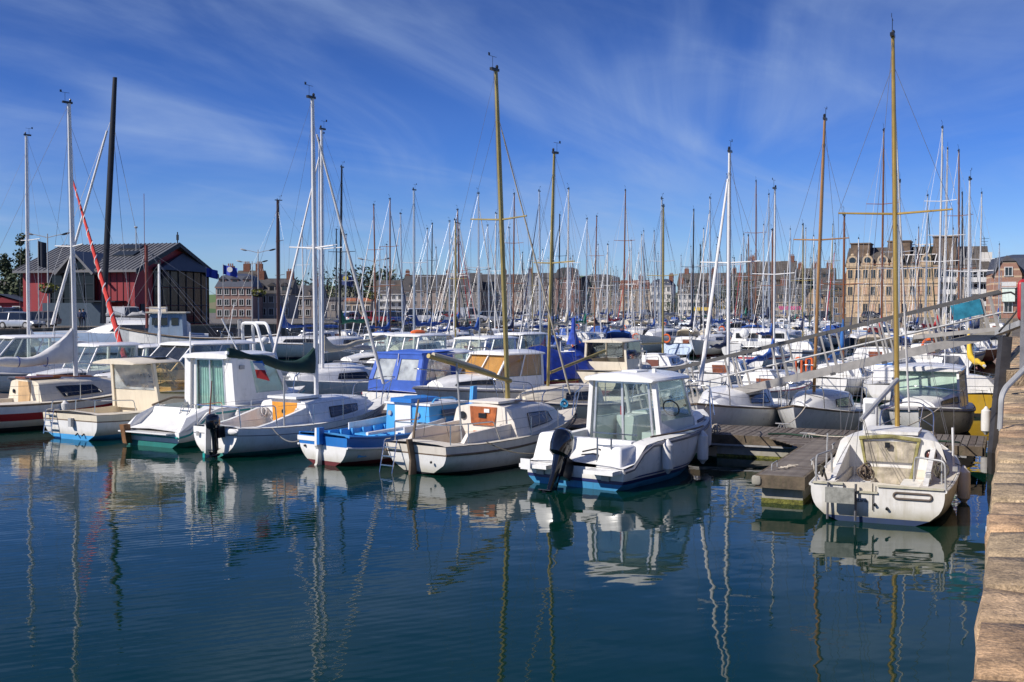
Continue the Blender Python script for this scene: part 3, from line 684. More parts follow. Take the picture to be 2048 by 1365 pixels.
sp = ground(1612, 884, .42); sv = sp.dot(V)
pl = MB().box((0, 0, 0), (.02, .26, .17)).build('number_plate', MBLUE, pont, loc=uv(PU0-.075, FV1+.32, PZ-.12), rot=(0, 0, pi/2-TH))
put('number', text_mesh('3', .15, WPLASTIC), pl, loc=(-.013, 0, 0), rot=(pi/2, 0, -pi/2))
fing = thing('finger_pontoon', 'narrow weathered plank finger beside the mossy sailboat, its end toward the open water', 'pontoon')
mf = [bevel_mesh(MB().box((0, 0, 0), (.133, FV1-FV0, .035)).mesh('plank', m, 0), .006, 1) for m in plank_m]
n = int((PU0-.06-FU0)/.145)
for i in range(n): put('plank', mf[rd.choice((0, 2, 2))], fing, loc=uv(FU0+.08+i*.145, (FV0+FV1)/2, PZ-.0175+rd.uniform(-.003, .003)), rot=(0, 0, pi/2-TH+rd.uniform(-.006, .006)))
for i in range(9):     # the widening gusset at the root of the finger
    w = .12+.10*i; x = PU0-.06-.145*(9-i)
    MB().hexa(ubox(x, x+.133, FV1, FV1+w, PZ-.035, PZ-.002)).build('gusset_plank', plank_m[i % 3], fing, smooth=0)
for v0 in (FV0-.04, FV1): MB().hexa(ubox(FU0, PU0-.06, v0, v0+.04, PZ-.2, PZ-.003)).build('fascia', FASC, fing, smooth=0)
MB().hexa(ubox(FU0-.05, FU0, FV0-.04, FV1+.04, PZ-.22, PZ-.003)).build('end_board', FASC, fing, smooth=0)
put('corner_bumper', bevel_mesh(MB().box((0, 0, 0), (.12, .17, .17)).mesh('corner_bumper', FLOATM, 0), .05, 2), fing, loc=uv(FU0-.03, FV1+.02, PZ-.1), rot=(0, 0, pi/2-TH))
MB().hexa(ubox(FU0+.12, FU0+1.1, FV0+.02, FV1-.04, -.25, PZ-.23)).build('float', FLOATM, fing, smooth=0)
MB().hexa(ubox(FU0+.11, FU0+1.11, FV0+.01, FV1-.03, -.2, .08)).build('algae_band', ALGAE, fing, smooth=0)
MB().tube(arcpts([uv(FU0+.55, FV1-.12, PZ), uv(FU0+.55, FV1-.12, PZ+.11), uv(FU0+1.05, FV1-.12, PZ+.11), uv(FU0+1.05, FV1-.12, PZ)], .05), .012).build('mooring_loop', GALV, fing)
rd2 = random.Random(5)
tag(MB().tube([uv(FU0+.7+.08*i*.5, FV1-.2-.25*abs(sin(i*1.1))*(.4+i*.05), PZ+.02+.01*(i % 2)) for i in range(14)], .012, 5).build('loose_rope', ROPE), 'loose pale rope lying along the end of the narrow finger', 'rope')

# gangway from the quay down to the pontoon
gw = thing('gangway', 'long grey metal gangway with railings sloping down from the quay to the pontoon', 'gangway')
GA = at(2012, 672, 26.0); GB = at(1262, 838, 30.0)      # near lower chord: quay end, pontoon end
gd = GB-GA; gl = gd.length; gx = gd.normalized(); gs = Vector((gd.x, gd.y, 0)).normalized(); gn = Vector((-gs.y, gs.x, 0))*-1   # gn: away from the camera
if gn.y < 0: gn = -gn
gup = gn.cross(gx).normalized(); gup = gup if gup.z > 0 else -gup
def G(a, w, h): return GA+gx*(a*gl)+gn*w+gup*h
GALU = mat('gangway aluminium', (.40, .375, .34), .5, .5, var=.15, scale=3); GDK = mat('gangway handrail', (.11, .105, .10), .45, .3)
def beam(p, q, w, h, up, m, name, root, mid=None):
    p, q = Vector(p), Vector(q); d = (q-p).normalized(); s = d.cross(up).normalized()*w/2; v = up*h
    return MB().hexa([p-s, q-s, q+s, p+s, p-s+v, q-s+v, q+s+v, p+s+v]).build(name, m, root, smooth=0)
RH = 1.02; GWD = 1.15
for w in (0, GWD):
    beam(G(0, w, 0), G(1, w, 0), .07, .20, gup, GALU, 'lower_chord', gw); beam(G(-.012, w, RH), G(1, w, RH), .075, .075, gup, GDK if w == 0 else GDK, 'handrail', gw)
    MB().tube([G(0, w, .56), G(1, w, .56)], .026, 8).build('mid_rail', GALV, gw)
    for i in range(8):
        a = .012+i*.132
        for da in (0, .022):
            beam(G(a+da, w, .1), G(a+da, w, RH), .045, .045, gx, GALU, 'post', gw)
        beam(G(a+.011, w, -.03), G(a+.011, w, .04), .10, .12, gx, GDK, 'bracket', gw)
MB().hexa([G(0, .04, .02), G(1, .04, .02), G(1, GWD-.04, .02), G(0, GWD-.04, .02), G(0, .04, .06), G(1, .04, .06), G(1, GWD-.04, .06), G(0, GWD-.04, .06)]).build('walkway', mat('gangway deck', (.30, .28, .25), .8, var=.2), gw, smooth=0)
pt_ = beam(G(.036, -.05, .62), G(.106, -.05, .62), .02, .37, gup, mat('teal sign sheet', (.02, .20, .30), .4, var=.35, scale=3), 'sign_panel', gw)
beam(G(.21, -.03, .40), at(2000, 662, 25.8), .06, .10, Vector((0, 0, 1)), GALU, 'brace', gw)
beam(at(1996, 671, 25.6), at(2046, 652, 24.5), .16, .13, Vector((0, 0, 1)), GALV, 'hinge_beam', gw)
post = thing('gangway_post', 'dark steel post standing in the water against the quay under the gangway', 'post')
p0, p1 = at(1990, 940, 21.4), at(2011, 674, 24.6)
p0.z = -1; dk = mat('dark painted steel', (.05, .047, .047), .5, .3, var=.3)
MB().loft([[p+Vector((dx*.11, dy*.11, 0)) for dx, dy in ((-1, -1), (1, -1), (1, 1), (-1, 1))] for p in (at(1990, 905, 22.2)-Vector((0, 0, .9)), at(1990, 905, 22.2), p1)]).build('column', dk, post, smooth=0)
beam(at(2006, 738, 24), at(2040, 700, 25.5), .08, .10, Vector((0, 0, 1)), dk, 'brace', post)
hose = tag(MB().tube([at(x, y, 24.8+i*.05) for i, (x, y) in enumerate(((1998, 664), (2006, 655), (2020, 640), (2034, 622), (2039, 604), (2034, 592), (2022, 585), (2006, 587), (1985, 592)))], .022, 6).build('power_cable', RUBBER), 'black cable looping from the gangway rail down to its hinge', 'cable')
# handrail of the quay ladder, life ring cabinet
hr = thing('quay_handrail', 'pair of galvanised tubes bent down over the quay edge', 'handrail')
for d in (0, .22):
    q = [at(2001, 862, 15.2), at(2003, 830, 15.2), at(2004, 796, 15.2), at(2012, 778, 15.3), at(2062, 728, 15.6)]
    MB().tube(arcpts([p+Vector((d*.35, d, .0)) for p in q], .12), .028, 8).build('tube', GALV, hr)
cab = thing('lifebuoy_cabinet', 'red lifebuoy cabinet on a grey metal stand at the head of the gangway', 'lifebuoy cabinet')
Yc = 23.4
def pxbox(x0, y0, x1, y1, Y, d): a, b_ = at(x0, y1, Y), at(x1, y0, Y); s_ = d*.47; return MB().hexa([a, (b_.x, Y, a.z), (b_.x+s_, Y+d, a.z), (a.x+s_, Y+d, a.z), (a.x, Y, b_.z), (b_.x, Y, b_.z), (b_.x+s_, Y+d, b_.z), (a.x+s_, Y+d, b_.z)])
MB().add([], []); pb = pxbox(2018, 740, 2090, 770, Yc, .8); o = pxbox(2012, 740, 2100, 790, Yc-.1, 1.2); 
o = bpy.data.objects.new('plinth', pxbox(2012, 742, 2110, 800, Yc, 1.2).mesh('plinth', stone_m[2], 0)); COL.objects.link(o); o.parent = cab
pxbox(2040, 565, 2049, 742, Yc, .08).build('frame_post', GALV, cab, smooth=0); pxbox(2039, 664, 2090, 740, Yc-.02, .25).build('lower_panel', GALV, cab, smooth=0)
me = pxbox(2034, 558, 2110, 644, Yc+.09, .35).mesh('box', RED, 0); put('red_housing', bevel_mesh(me, .12, 4), cab)
pxbox(2050, 578, 2100, 640, Yc-.012, .03).build('door_panel', HGREY, cab, smooth=0)
# ------------------------------------------------------------------ front row of boats, from the right
TRANS = 'boats moored stern out along the front row'
def std(root, Hl, rows, mats, ck, dm=None, strake=None, sr=.022, sdz=-.03):
    hull_mesh(Hl, rows).build('hull', mats, root, smooth=32); deck_mesh(Hl, ck).build('deck', dm or DECK, root, smooth=30)
    if strake:
        for sd in (1, -1): MB().tube([p+Vector((0, sd*.008, 0)) for p in Hl.sheer(None, None, sd, sdz)], sr, 6).build('rubbing_strake', strake, root)
# A mossy sailboat
Hl = Hull(6.2, 2.16, .92, (.56, .58, .86), rake=.75, ns=2.8, nm=2.5, kd=.4, sk=-.05)
A = boat('sailboat', 'weathered white sailboat with mossy washboards and a gold mast, nearest to the quay wall', 'sailboat', ground(1752, 1047), 24.5, TRANS)
hull_mesh(Hl, band_rows(.085, (.10, .13), 0, 0, 1, 2), 22, (-.02, .50)).build('hull', [GELD, AFNAVY, GELD], A, smooth=32); deck_mesh(Hl, (.03, 2.0, .62, .20)).build('deck', DECKC, A, smooth=30); (lambda *a: [MB().tube([p+Vector((0, sd*.008, 0)) for p in Hl.sheer(None, None, sd, -.01)], .025, 6).build('rubbing_strake', GELD, A) for sd in (1, -1)])(0, 0)
tr = Trunk(Hl, [(2.0, .98, .80, 1.10), (2.6, .92, .70, 1.13), (3.6, .78, .56, 1.12), (4.6, .50, .30, .98), (4.9, .36, .2, .88)], .07); tr.mesh().build('coachroof', GELD, A)
tr.window(A, [(2.5, .3), (3.9, .3), (3.8, .72), (2.55, .75)], PERSPEX)
for sd in (1, -1): MB().hexa([(.1, sd*.66, .55), (2.0, sd*.66, .58), (2.0, sd*.74, .58), (.1, sd*.74, .55), (.3, sd*.66, .62), (2.0, sd*.66, .98), (2.0, sd*.74, .98), (.3, sd*.74, .62)]).build('coaming', GELD, A, smooth=0)
MB().box((1.1, .42, .33), (1.7, .36, .22)).build('cockpit_seat', GELD, A, smooth=0); MB().box((1.1, -.42, .33), (1.7, .36, .22)).build('cockpit_seat', GELD, A, smooth=0)
hatch(A, 1.985, .30, .37, .34, .70, MOSS); hatch(A, 1.98, .375, .43, .712, 1.06, MOSS, lean=.05)
MB().tube([(1.955, .33, .34), (1.98, .47, 1.08)], .028, 5).tube([(1.955, -.33, .34), (1.98, -.47, 1.08)], .028, 5).tube([(1.97, -.5, 1.1), (1.97, 0, 1.15), (1.97, .5, 1.1)], .035, 6).build('hatch_frame', mat('mossy trim', (.30, .27, .10), .8, var=.4, scale=8), A)
MB().box((2.5, 0, 1.2), (.9, .9, .05)).build('sliding_hatch', GELD, A, smooth=0); MB().box((1.93, .03, 1.0), (.05, .08, .09)).build('padlock', BLACK, A)
d_ = disc(A, (1.985, -.66, .86), .10, BLACK, 'compass'); MB().ell((1.96, -.66, .86), (.03, .07, .07), 10, 6).build('lens', mat('red brown lens', (.10, .03, .02), .1), d_)
for sg in (1, -1):
    rail(A, [(.9, sg*.80, .62), (.84, sg*.80, 1.0), (.06, sg*.92, 1.0), (.04, sg*.92, .57)] if sg == 1 else [(.62, -.5, .6), (.58, -.52, .98), (.3, -.62, 1.02), (.14, -.98, 1.0), (.1, -1.0, .57)], .017, 'pushpit', GALV)
MB().tube([(.5, -.92, .6), (.5, -.92, 1.02)], .016).build('stanchion', GALV, A); MB().tube([(1.55, .99, .6), (1.55, .97, 1.2)], .015).build('stanchion', GALV, A); MB().tube([(2.4, -1.0, .62), (2.4, -.98, 1.3)], .02).build('stanchion', WPLASTIC, A)
mast(A, 3.35, 1.15, 8.26, .062, GOLD, (.55,), .98, Hl, lean=(-.03, .14), wire=.004, shroud_n=3, bow=Vector((6.05, 0, .9)), furl=(CVWHITE, .022))
e = MB(); e.tube([(3.25, 0, 2.05), (1.9, .46, 1.42)], .042, 8); e.build('boom', GALV, A)
MB().tube([(1.95, .43, 1.45), (1.0, .1, .75)], .006, 4).tube([(1.95, .45, 1.45), (1.1, .16, .72)], .006, 4).tube([(1.9, .46, 1.42), (.1, .60, .9)], .005, 4).build('mainsheet', ROPED, A)
coil(A, (.55, .22, .72), .12, .013, 8, mat('mixed rope', (.20, .15, .11), .9, var=.4, scale=20)); coil(A, (.25, .86, .72), .1, .012, 4, ROPED); coil(A, (.9, -.86, .78), .12, .013, 5, ROPED)
mb = MB(); mb.tube([(-.05, .72, .60), (-.10, .72, -.02+.05)], .02).tube([(-.05, .30, .60), (-.10, .30, .03)], .02).tube([(-.07, .72, .50), (-.22, .62, .38)], .012).tube([(-.07, .30, .50), (-.22, .40, .38)], .012); br = mb.build('motor_bracket', mat('grey steel', (.14, .14, .15), .5, .5), A)
MB().box((-.2, .52, .43), (.05, .44, .24)).build('motor_board', mat('grey board', (.30, .30, .27), .8, var=.3, scale=9), br, smooth=0)
pts = [(-.012-.0*z, y, z) for y, z in [(-.30-.045*0+.0, .50)]+[(-.76-.045*sin(q), .455+.045*cos(q)) for q in [pi*w/6 for w in range(7)]]+[(-.30+.045*sin(q), .455-.045*cos(q)) for q in [pi*w/6 for w in range(6)]]]
MB().slab([(-.004, y, z) for _, y, z in pts], .012).build('bathing_step', GELD, A, smooth=0); MB().tube([(-.014, y, z) for _, y, z in pts+[pts[0]]], .016, 6).build('step_rim', mat('brown rubber', (.13, .10, .08), .7), A)
for y, z in ((.02, .30), (-.16, .25)): MB().tube([(.02, y, z), (-.05, y, z-.01)], .022, 8).build('drain', BLACK, A)
MB().tube([(-.02, .05, .62), (-.02, .05, .20)], .008, 4).build('rudder_pin', BLACK, A)
put('name_lettering', text_mesh('atana', .085, BLACK), A, loc=(-.008, .22, .345), rot=(pi/2, 0, -pi/2))
pulpit(A, Hl); MB().box((-.002, .73, .585), (.05, .46, .03)).box((-.002, -.50, .585), (.05, .96, .03)).box((-.002, .24, .475), (.05, .52, .03)).build('transom_cap', mat('mossy cap', (.50, .47, .36), .7, streaks=.5, dirt=(.25, .22, .08)), A, smooth=0)
MB().box((1.9, -1.05, .66), (.10, .08, .07)).box((.6, -.72, .66), (.11, .08, .12)).build('winch', GALV, A)
fender(wpt(A, (2.6, -1.16, .30)), 'white fender hanging on the quay side of the mossy sailboat', None, 1.15, wpt(A, (2.6, -1.02, .66)))

# B white cabin motorboat with the black outboard
Hl = Hull(5.4, 2.3, .93, (.42, .80, 1.08), rake=.85, ns=4.5, nm=3.2, nb=1.35, kd=.3, sk=-.06, zp=[(0, .40), (.05, .42), (.17, .80), (.55, .86), (1, 1.06)])
B = boat('motorboat', 'white cabin motorboat with sliding glass doors and a large black outboard motor', 'motorboat', ground(1148, 974), 36, TRANS)
std(B, Hl, [('s', 0, 0), ('s', .10, 0), ('f', .7, 0), ('f', .5, 0), ('z', .24, 2), ('z', .21, 0), ('z', .185, 3), ('z', .12, 1), ('z', 0, 1), ('z', -.15, 1), ('z', -.3, 1)], [GEL, AFBLUE, mat('navy line', (.01, .03, .16), .4), mat('navy boot', (.012, .02, .10), .4)], (.75, 4.1, .83, .34), DECK, RUBG, .034, -.05)
for sd in (1, -1):
    me = MB().hexa([(.02, sd*.42, .38), (.72, sd*.42, .38), (.72, sd*1.0, .38), (.02, sd*1.0, .38), (.16, sd*.5, .98 if sd == 1 else .80), (.74, sd*.5, .98 if sd == 1 else .80), (.74, sd*.92, .95 if sd == 1 else .78), (.16, sd*.92, .95 if sd == 1 else .78)][::1])
    put('stern_pod', bevel_mesh(me.mesh('stern_pod', GEL, 0), .06, 3), B)
put('bench', bevel_mesh(MB().box((.86, 0, .58), (.22, 1.6, .5)).mesh('bench', GEL, 0), .03, 2), B)
MB().box((-.16, -.72, .36), (.34, .62, .07)).build('swim_platform', GEL, B); MB().box((-.16, .72, .36), (.34, .62, .07)).build('swim_platform', GEL, B)
h = House(B, 1.85, 3.55, 1.80, 3.02, .66, 1.10, 1.90, .86, .74, GEL, GLS, 2, 1, 'door', (.20, .22, .10), .10, wf=.93, rth=.075, pil=.032); h.door(B, .40, -.80, .80, 2)
MB().box((3.0, .45, .75), (.5, .5, .7)).box((2.4, -.45, .6), (.45, .45, .5)).build('seat', INT, B, smooth=0); MB().torus((3.1, -.4, 1.28), .18, .016, Euler((0, radians(65), 0)).to_matrix()).build('steering_wheel', BLACK, B)
MB().box((3.35, 0, .98), (.30, 1.42, .24)).build('dashboard', INT, B, smooth=0)
MB().box((3.28, 0, .72), (.03, 1.46, .74)).box((2.6, .80, .74), (1.4, .03, .76)).box((2.6, -.80, .74), (1.4, .03, .76)).box((2.55, 0, .37), (1.5, 1.6, .03)).build('lining', INT, B, smooth=0)
tr = Trunk(Hl, [(3.35, .84, .80, 1.14), (3.9, .78, .68, 1.17), (4.5, .52, .36, 1.10), (4.85, .3, .16, 1.02)], .05); tr.mesh().build('foredeck_cabin', GEL, B)
tr.window(B, [(3.5, .28), (4.4, .3), (4.35, .45), (3.5, .45)], mat('navy line', (0, 0, 0)), 'stripe')
outboard(B, (.0, .12, .46), 1.2, radians(26), BLKGLOSS)
MB().tube(arcpts([(.1, -.12, .66), (.35, -.35, .72), (.45, -.5, .48), (.1, -.45, .44)], .1), .014, 6).tube(arcpts([(.1, -.1, .6), (.3, -.3, .62), (.4, -.45, .45)], .1), .012, 6).build('motor_cable', RUBBER, B)
rail(B, [(3.7, -1.02, .86), (3.78, -.95, 1.42), (4.9, -.42, 1.58), (5.42, -.12, 1.60), (5.42, .12, 1.60), (4.9, .42, 1.58), (3.78, .95, 1.42), (3.7, 1.02, .86)], .014, 'pulpit'); 
for sd in (1, -1): MB().tube([(4.9, sd*.52, 1.0), (4.95, sd*.40, 1.58)], .012).build('stanchion', STEEL, B)
for y in (-.42, -.72): MB().tube([(.15, y, .42), (.15, y, .95)], .017).build('ladder_post', STEEL, B)
MB().tube([(.15, -.42, .80), (.15, -.72, .80)], .012).tube([(.95, -.82, .93), (.95, .2, .93)], .012).build('grab_rail', STEEL, B)
MB().box((2.3, 0, 2.08), (.5, .35, .03)).box((2.55, -.3, 2.07), (.07, .07, .10)).build('roof_light', WPLASTIC, B); MB().tube([(2.6, .05, 2.04), (2.6, .05, 2.30)], .022).box((2.6, .05, 2.18), (.12, .05, .05)).build('mast_light', GALV, B)
MB().tube([Hl.side(x, .80+.0*x, -1, .012)+Vector((0, 0, .13)) for x in (.9, 1.5, 2.2, 2.9, 3.3)], .018, 6).build('grab_rail', WOODD, B)
for y in (.75, -.70): MB().box((-.012, y, .24), (.05, .17, .13)).build('trim_tab', GALV, B)
MB().box((-.36, .86, .40), (.02, .22, .20)).build('bracket_plate', WPLASTIC, B, smooth=0); MB().box((1.83, .02, 1.30), (.012, .10, .18)).build('sticker', RED, B, smooth=0)
for x, s, w in ((1.35, 1.15, 'stern'), (3.05, 1.2, 'middle')): p = Hl.side(x, .52, -1, .12); fender(wpt(B, p), 'white fender against the starboard %s of the glass-door motorboat' % ('quarter' if w == 'stern' else 'side amidships'), 'fenders of the glass-door motorboat', s, wpt(B, Hl.side(x, .85, -1, .03)))
p = Hl.side(4.75, .62, -1, .16); fender(wpt(B, p), 'white fender hanging off the bow of the glass-door motorboat, by the pontoon', 'fenders of the glass-door motorboat', 1.3, wpt(B, (4.7, -.35, 1.02)))

# C cream sailboat with wooden washboard
Hl = Hull(5.9, 2.1, .76, (.60, .62, .92), rake=.7, srake=.12, ns=2.4, nm=2.3, kd=.45, sk=.0)
Cb = boat('sailboat', 'cream sailboat with a varnished reddish washboard and a long dark rudder', 'sailboat', ground(838, 948), 36, TRANS)
std(Cb, Hl, band_rows(.05, (.16, .19), 0, 3, 1, 2), [PEACH, AFBLK, WOODD, GEL], (.35, 2.15, .62, .26), DECKC, WOODD, .022, -.16)
tr = Trunk(Hl, [(2.15, .93, .74, 1.20), (2.7, .88, .66, 1.22), (3.6, .74, .54, 1.20), (4.4, .50, .34, 1.06), (4.8, .34, .18, .95)], .08); tr.mesh().build('coachroof', PEACH, Cb)
tr.window(Cb, [(2.75, .22), (3.95, .26), (3.8, .70), (2.8, .74)], PERSPEX)
for sd in (1, -1): MB().hexa([(.5, sd*.66, .60), (2.15, sd*.66, .60), (2.15, sd*.76, .60), (.5, sd*.76, .60), (.7, sd*.66, .80), (2.15, sd*.66, .88), (2.15, sd*.74, .88), (.7, sd*.74, .80)]).build('coaming', PEACH, Cb, smooth=0)
hatch(Cb, 2.14, .25, .30, .42, .80, TEAKR); hatch(Cb, 2.135, .31, .37, .81, 1.21, TEAKR, lean=.03)
MB().box((2.11, .0, 1.02), (.03, .2, .10)).build('vent', BLACK, Cb); MB().box((2.11, -.12, 1.13), (.02, .14, .08)).build('paper_note', WPLASTIC, Cb, smooth=0); MB().box((2.6, 0, 1.31), (.9, .8, .05)).build('sliding_hatch', PEACH, Cb, smooth=0)
for y, r in ((.56, .085), (-.5, .05)): disc(Cb, (2.13, y, 1.0 if y > 0 else .80), r, BLACK, 'compass')
disc(Cb, (2.13, .5, .50), .05, HGREY, 'cap')
MB().slab([(-.16, .035, .72), (-.30, .035, .72), (-.20, .035, .30), (-.26, .035, -.3), (-.02, .035, -.3), (-.04, .035, .3)][::-1], .05).build('rudder', WOODD, Cb, smooth=0)
MB().tube([(-.16, .01, .74), (-.10, .03, .95), (.05, .05, 1.50)], [.03, .028, .02], 6).build('tiller', WOODD, Cb)
ladder(Cb, (-.14, .62, .62), (-.34, .62, -.10), .34, 4, .013)
rail(Cb, [(1.55, -.88, .62), (1.35, -.88, 1.0), (.15, -.78, 1.02), (.0, -.62, 1.02), (0, .62, 1.02), (.15, .78, 1.02), (1.0, .86, .98)], .014, 'pushpit')
for p in ((.1, .74), (.55, -.84), (.9, .85), (.1, -.74)): MB().tube([(p[0], p[1], .62), (p[0], p[1], 1.02)], .012).build('stanchion', STEEL, Cb)
MB().ell((-.12, -.42, .28), (.02, .03, .03), 8, 5).build('drain', BLACK, Cb)
mast(Cb, 3.05, 1.28, 8.66, .068, OCHRE, (.55,), .78, Hl, lean=(-.10, .26), wire=.004, shroud_n=3, furl=(CVBEIGE, .028), fstay=.87)
boom(Cb, 3.2, 1.72, 2.9, OCHRE, None, 0, -.66, .05); MB().tube([(.45, 0, 2.40), (1.1, .03, 2.26), (1.9, .03, 2.08), (2.6, .02, 1.90)], [.05, .06, .05, .03], 7).build('rolled_sail', CVBEIGE, Cb); MB().tube([(1.15, -.2, .5), (1.15, -.05, 2.2)], .022).build('boom_crutch', GALV, Cb)
MB().tube([(.40, 0, 2.34), (.5, .3, .7)], .006, 4).tube([(.40, 0, 2.34), (.6, -.3, .7)], .006, 4).build('mainsheet', ROPED, Cb);
pulpit(Cb, Hl, .55, .9); lifelines(Cb, Hl, 1.3, 5.0, 2, .42); MB().tube([(2.7, -.45, 1.32), (4.1, -.38, 1.22)], .014).tube([(2.7, .45, 1.32), (4.1, .38, 1.22)], .014).build('handhold', TEAK, Cb); coil(Cb, (4.75, -.4, 1.12), .07, .016, 6, mat('blue rope', (.03, .22, .40), .9))
fender(wpt(Cb, Hl.side(3.7, .22, -1, .12)), 'white fender between the cream sailboat and the glass-door motorboat', None, 1.0, wpt(Cb, Hl.side(3.7, .6, -1, .02)))
rope(wpt(Cb, (1.0, -.95, .62)), wpt(B, (1.1, 1.05, .55)), .18, 'dark line slung between the cream sailboat and the glass-door motorboat', .012, ROPED)

# D blue and white open fishing boat
Hl = Hull(5.0, 1.9, .80, (.62, .58, 1.0), rake=.35, srake=.05, ns=2.3, nm=2.2, nb=1.3, kd=.4, sk=-.05)
D = boat('fishing_boat', 'small open wooden fishing boat in white and two blues with a blue cuddy', 'fishing boat', ground(648, 930), 38, TRANS)
std(D, Hl, [('s', 0, 1), ('s', .07, 1), ('s', .20, 0), ('f', .55, 0), ('f', .4, 0), ('f', .25, 0), ('z', .09, 2), ('z', 0, 2), ('z', -.15, 2), ('z', -.3, 2)], [GEL, MBLUE, AFRED], (.3, 3.0, .78, .18), LBLUE, GEL, .025, -.21)
for sd in (1, -1):
    MB().tube(Hl.sheer(0, 5.0, sd, .03), .03, 6).build('gunwale', MBLUE, D)
    MB().loft([[p, p+Vector((0, -sd*.03, 0)), p+Vector((0, -sd*.03, .17)), p+Vector((0, 0, .17))] for p in Hl.sheer(1.6, 3.1, sd, .02, 8, .05)]).build('washstrake', GEL, D, smooth=0)
    for i in range(7): MB().box((.5+i*.35, sd*.74, .40), (.05, .05, .42)).build('rib', LBLUE, D, smooth=0)
for x in (.75, 1.7): MB().box((x, 0, .48), (.26, 1.55, .04)).build('thwart', LBLUE, D, smooth=0)
cb = lambda x0, x1, y0, y1, z0, z1, m, n: MB().hexa([(x0, y0, z0), (x1, y0, z0), (x1, y1, z0), (x0, y1, z0), (x0, y0*.92, z1), (x1, y0*.92, z1), (x1, y1*.92, z1), (x0, y1*.92, z1)]).build(n, m, D, smooth=0)
cud = cb(2.6, 3.9, -.72, .72, .30, 1.12, LBLUE, 'cuddy'); MB().box((3.25, 0, 1.14), (1.36, 1.46, .05)).build('cuddy_roof', GEL, D); MB().box((2.575, .12, .72), (.03, .5, .82)).build('cuddy_door', GEL, D, smooth=0)
MB().box((2.95, .1, 1.22), (.95, .66, .10)).build('hatch_cover', MBLUE, D); 
for y in (.55, -.34): disc(D, (2.58, y, .90), .06, HGREY, 'porthole')
MB().box((2.585, -.48, .62), (.02, .26, .22)).build('window', mat('dark brown', (.05, .02, .015), .4), D, smooth=0)
for sd in (1, -1): MB().slab([(3.0, sd*.73, .85), (3.6, sd*.73, .85), (3.6, sd*.70, 1.0), (3.0, sd*.70, 1.0)], -.012*sd).build('window', PERSPEX, D, smooth=0)
for sd in (1, -1): MB().tube(arcpts([(2.9, sd*.5, 1.16), (3.0, sd*.5, 1.26), (3.7, sd*.45, 1.24), (3.9, sd*.4, 1.16)], .08), .022).build('handhold', LBLUE, D)
MB().hexa([(4.86, -.05, .85), (5.06, -.04, .9), (5.06, .04, .9), (4.86, .05, .85), (4.92, -.05, 1.42), (5.08, -.04, 1.42), (5.08, .04, 1.42), (4.92, .05, 1.42)]).build('stem_post', LBLUE, D, smooth=0)
MB().slab([(-.04, .04, .80), (-.16, .04, .80), (-.17, .04, .42), (-.12, .04, .34), (-.15, .04, .05), (-.35, .04, -.25), (-.02, .04, -.25), (-.02, .04, .4)][::-1], .07).build('rudder', GEL, D, smooth=0); MB().box((-.10, 0, .63), (.14, .085, .36)).build('rudder_head', MBLUE, D, smooth=0)
MB().ell((-.05, .55, .38), (.03, .03, .03), 8, 5).build('drain', BLACK, D); MB().tube([(.6, -.70, .66), (2.4, -.68, .70)], [.04, .05], 7).build('rolled_fender', GEL, D); MB().box((-.045, .48, .545), (.012, .62, .10)).build('name_board', GEL, D, smooth=0)

# E white sailboat with orange washboard and black outboard
Hl = Hull(6.3, 2.2, .66, (.66, .62, .95), rake=.9, srake=-.05, ns=2.0, nm=2.2, kd=.4, sk=-.02)
E = boat('sailboat', 'white sailboat with an orange washboard and a dark green sail cover', 'sailboat', ground(428, 914), 32.5, TRANS)
std(E, Hl, band_rows(.10, (.14, .16), 0, 0, 1, 2), [GEL, AFGREEN, RUBG], (.25, 2.25, .62, .26), DECK)
tr = Trunk(Hl, [(2.25, .95, .74, 1.10), (2.9, .92, .70, 1.12), (4.0, .74, .54, 1.10), (4.9, .44, .28, 1.02), (5.3, .28, .15, .95)], .07); tr.mesh().build('coachroof', GEL, E)
tr.window(E, [(2.95, .18), (4.2, .22), (4.3, .62), (3.0, .66)], PERSPEX); 
for sd in (1, -1): MB().hexa([(.4, sd*.64, .62), (2.25, sd*.64, .62), (2.25, sd*.78, .62), (.4, sd*.78, .62), (1.1, sd*.64, .72), (2.25, sd*.64, .98), (2.25, sd*.74, .98), (1.1, sd*.74, .72)]).build('coaming', GEL, E, smooth=0)
hatch(E, 2.24, .33, .42, .38, 1.08, PLYY, lean=.04); disc(E, (2.235, .02, .86), .05, BLACK, 'vent'); MB().box((2.6, 0, 1.2), (.9, .95, .06)).build('sliding_hatch', GEL, E, smooth=0)
for y in (.62, -.55): coil(E, (2.16, y, .84), .13, .013, 7, CVWHITE)
disc(E, (2.24, -.48, .86), .055, BLACK, 'compass')
mast(E, 3.38, 1.14, 8.6, .068, WMAST, (.50,), .74, Hl, lean=(-.06, .03), wire=.004, shroud_n=3, furl=(CVWHITE, .05), fstay=.93)
boom(E, 3.33, 1.72, 2.95, WMAST, CVGREEN, 0, -.62, .045, .20, .50, hq=.24, thick=1.1)
pulpit(E, Hl, .55, 1.0); lifelines(E, Hl, 1.1, 5.3, 3, .5)
rail(E, [(1.1, -.88, .63), (1.05, -.88, 1.12), (.1, -.70, 1.14), (.1, .70, 1.14), (1.05, .88, 1.12), (1.1, .88, .63)], .014, 'pushpit')
for y in (-.7, .7): MB().tube([(.15, y, .65), (.1, y, 1.14)], .012).build('stanchion', STEEL, E)
MB().tube([(1.35, -.86, .64), (1.35, -.86, 1.75)], .022, 6).build('boom_crutch', GALV, E)
outboard(E, (-.02, -.26, .70), .78, radians(-4), BLKGLOSS); MB().slab([(-.05, .04, .74), (-.19, .04, .74), (-.22, .04, -.3), (-.02, .04, -.3)][::-1], .05).build('rudder', GEL, E, smooth=0)
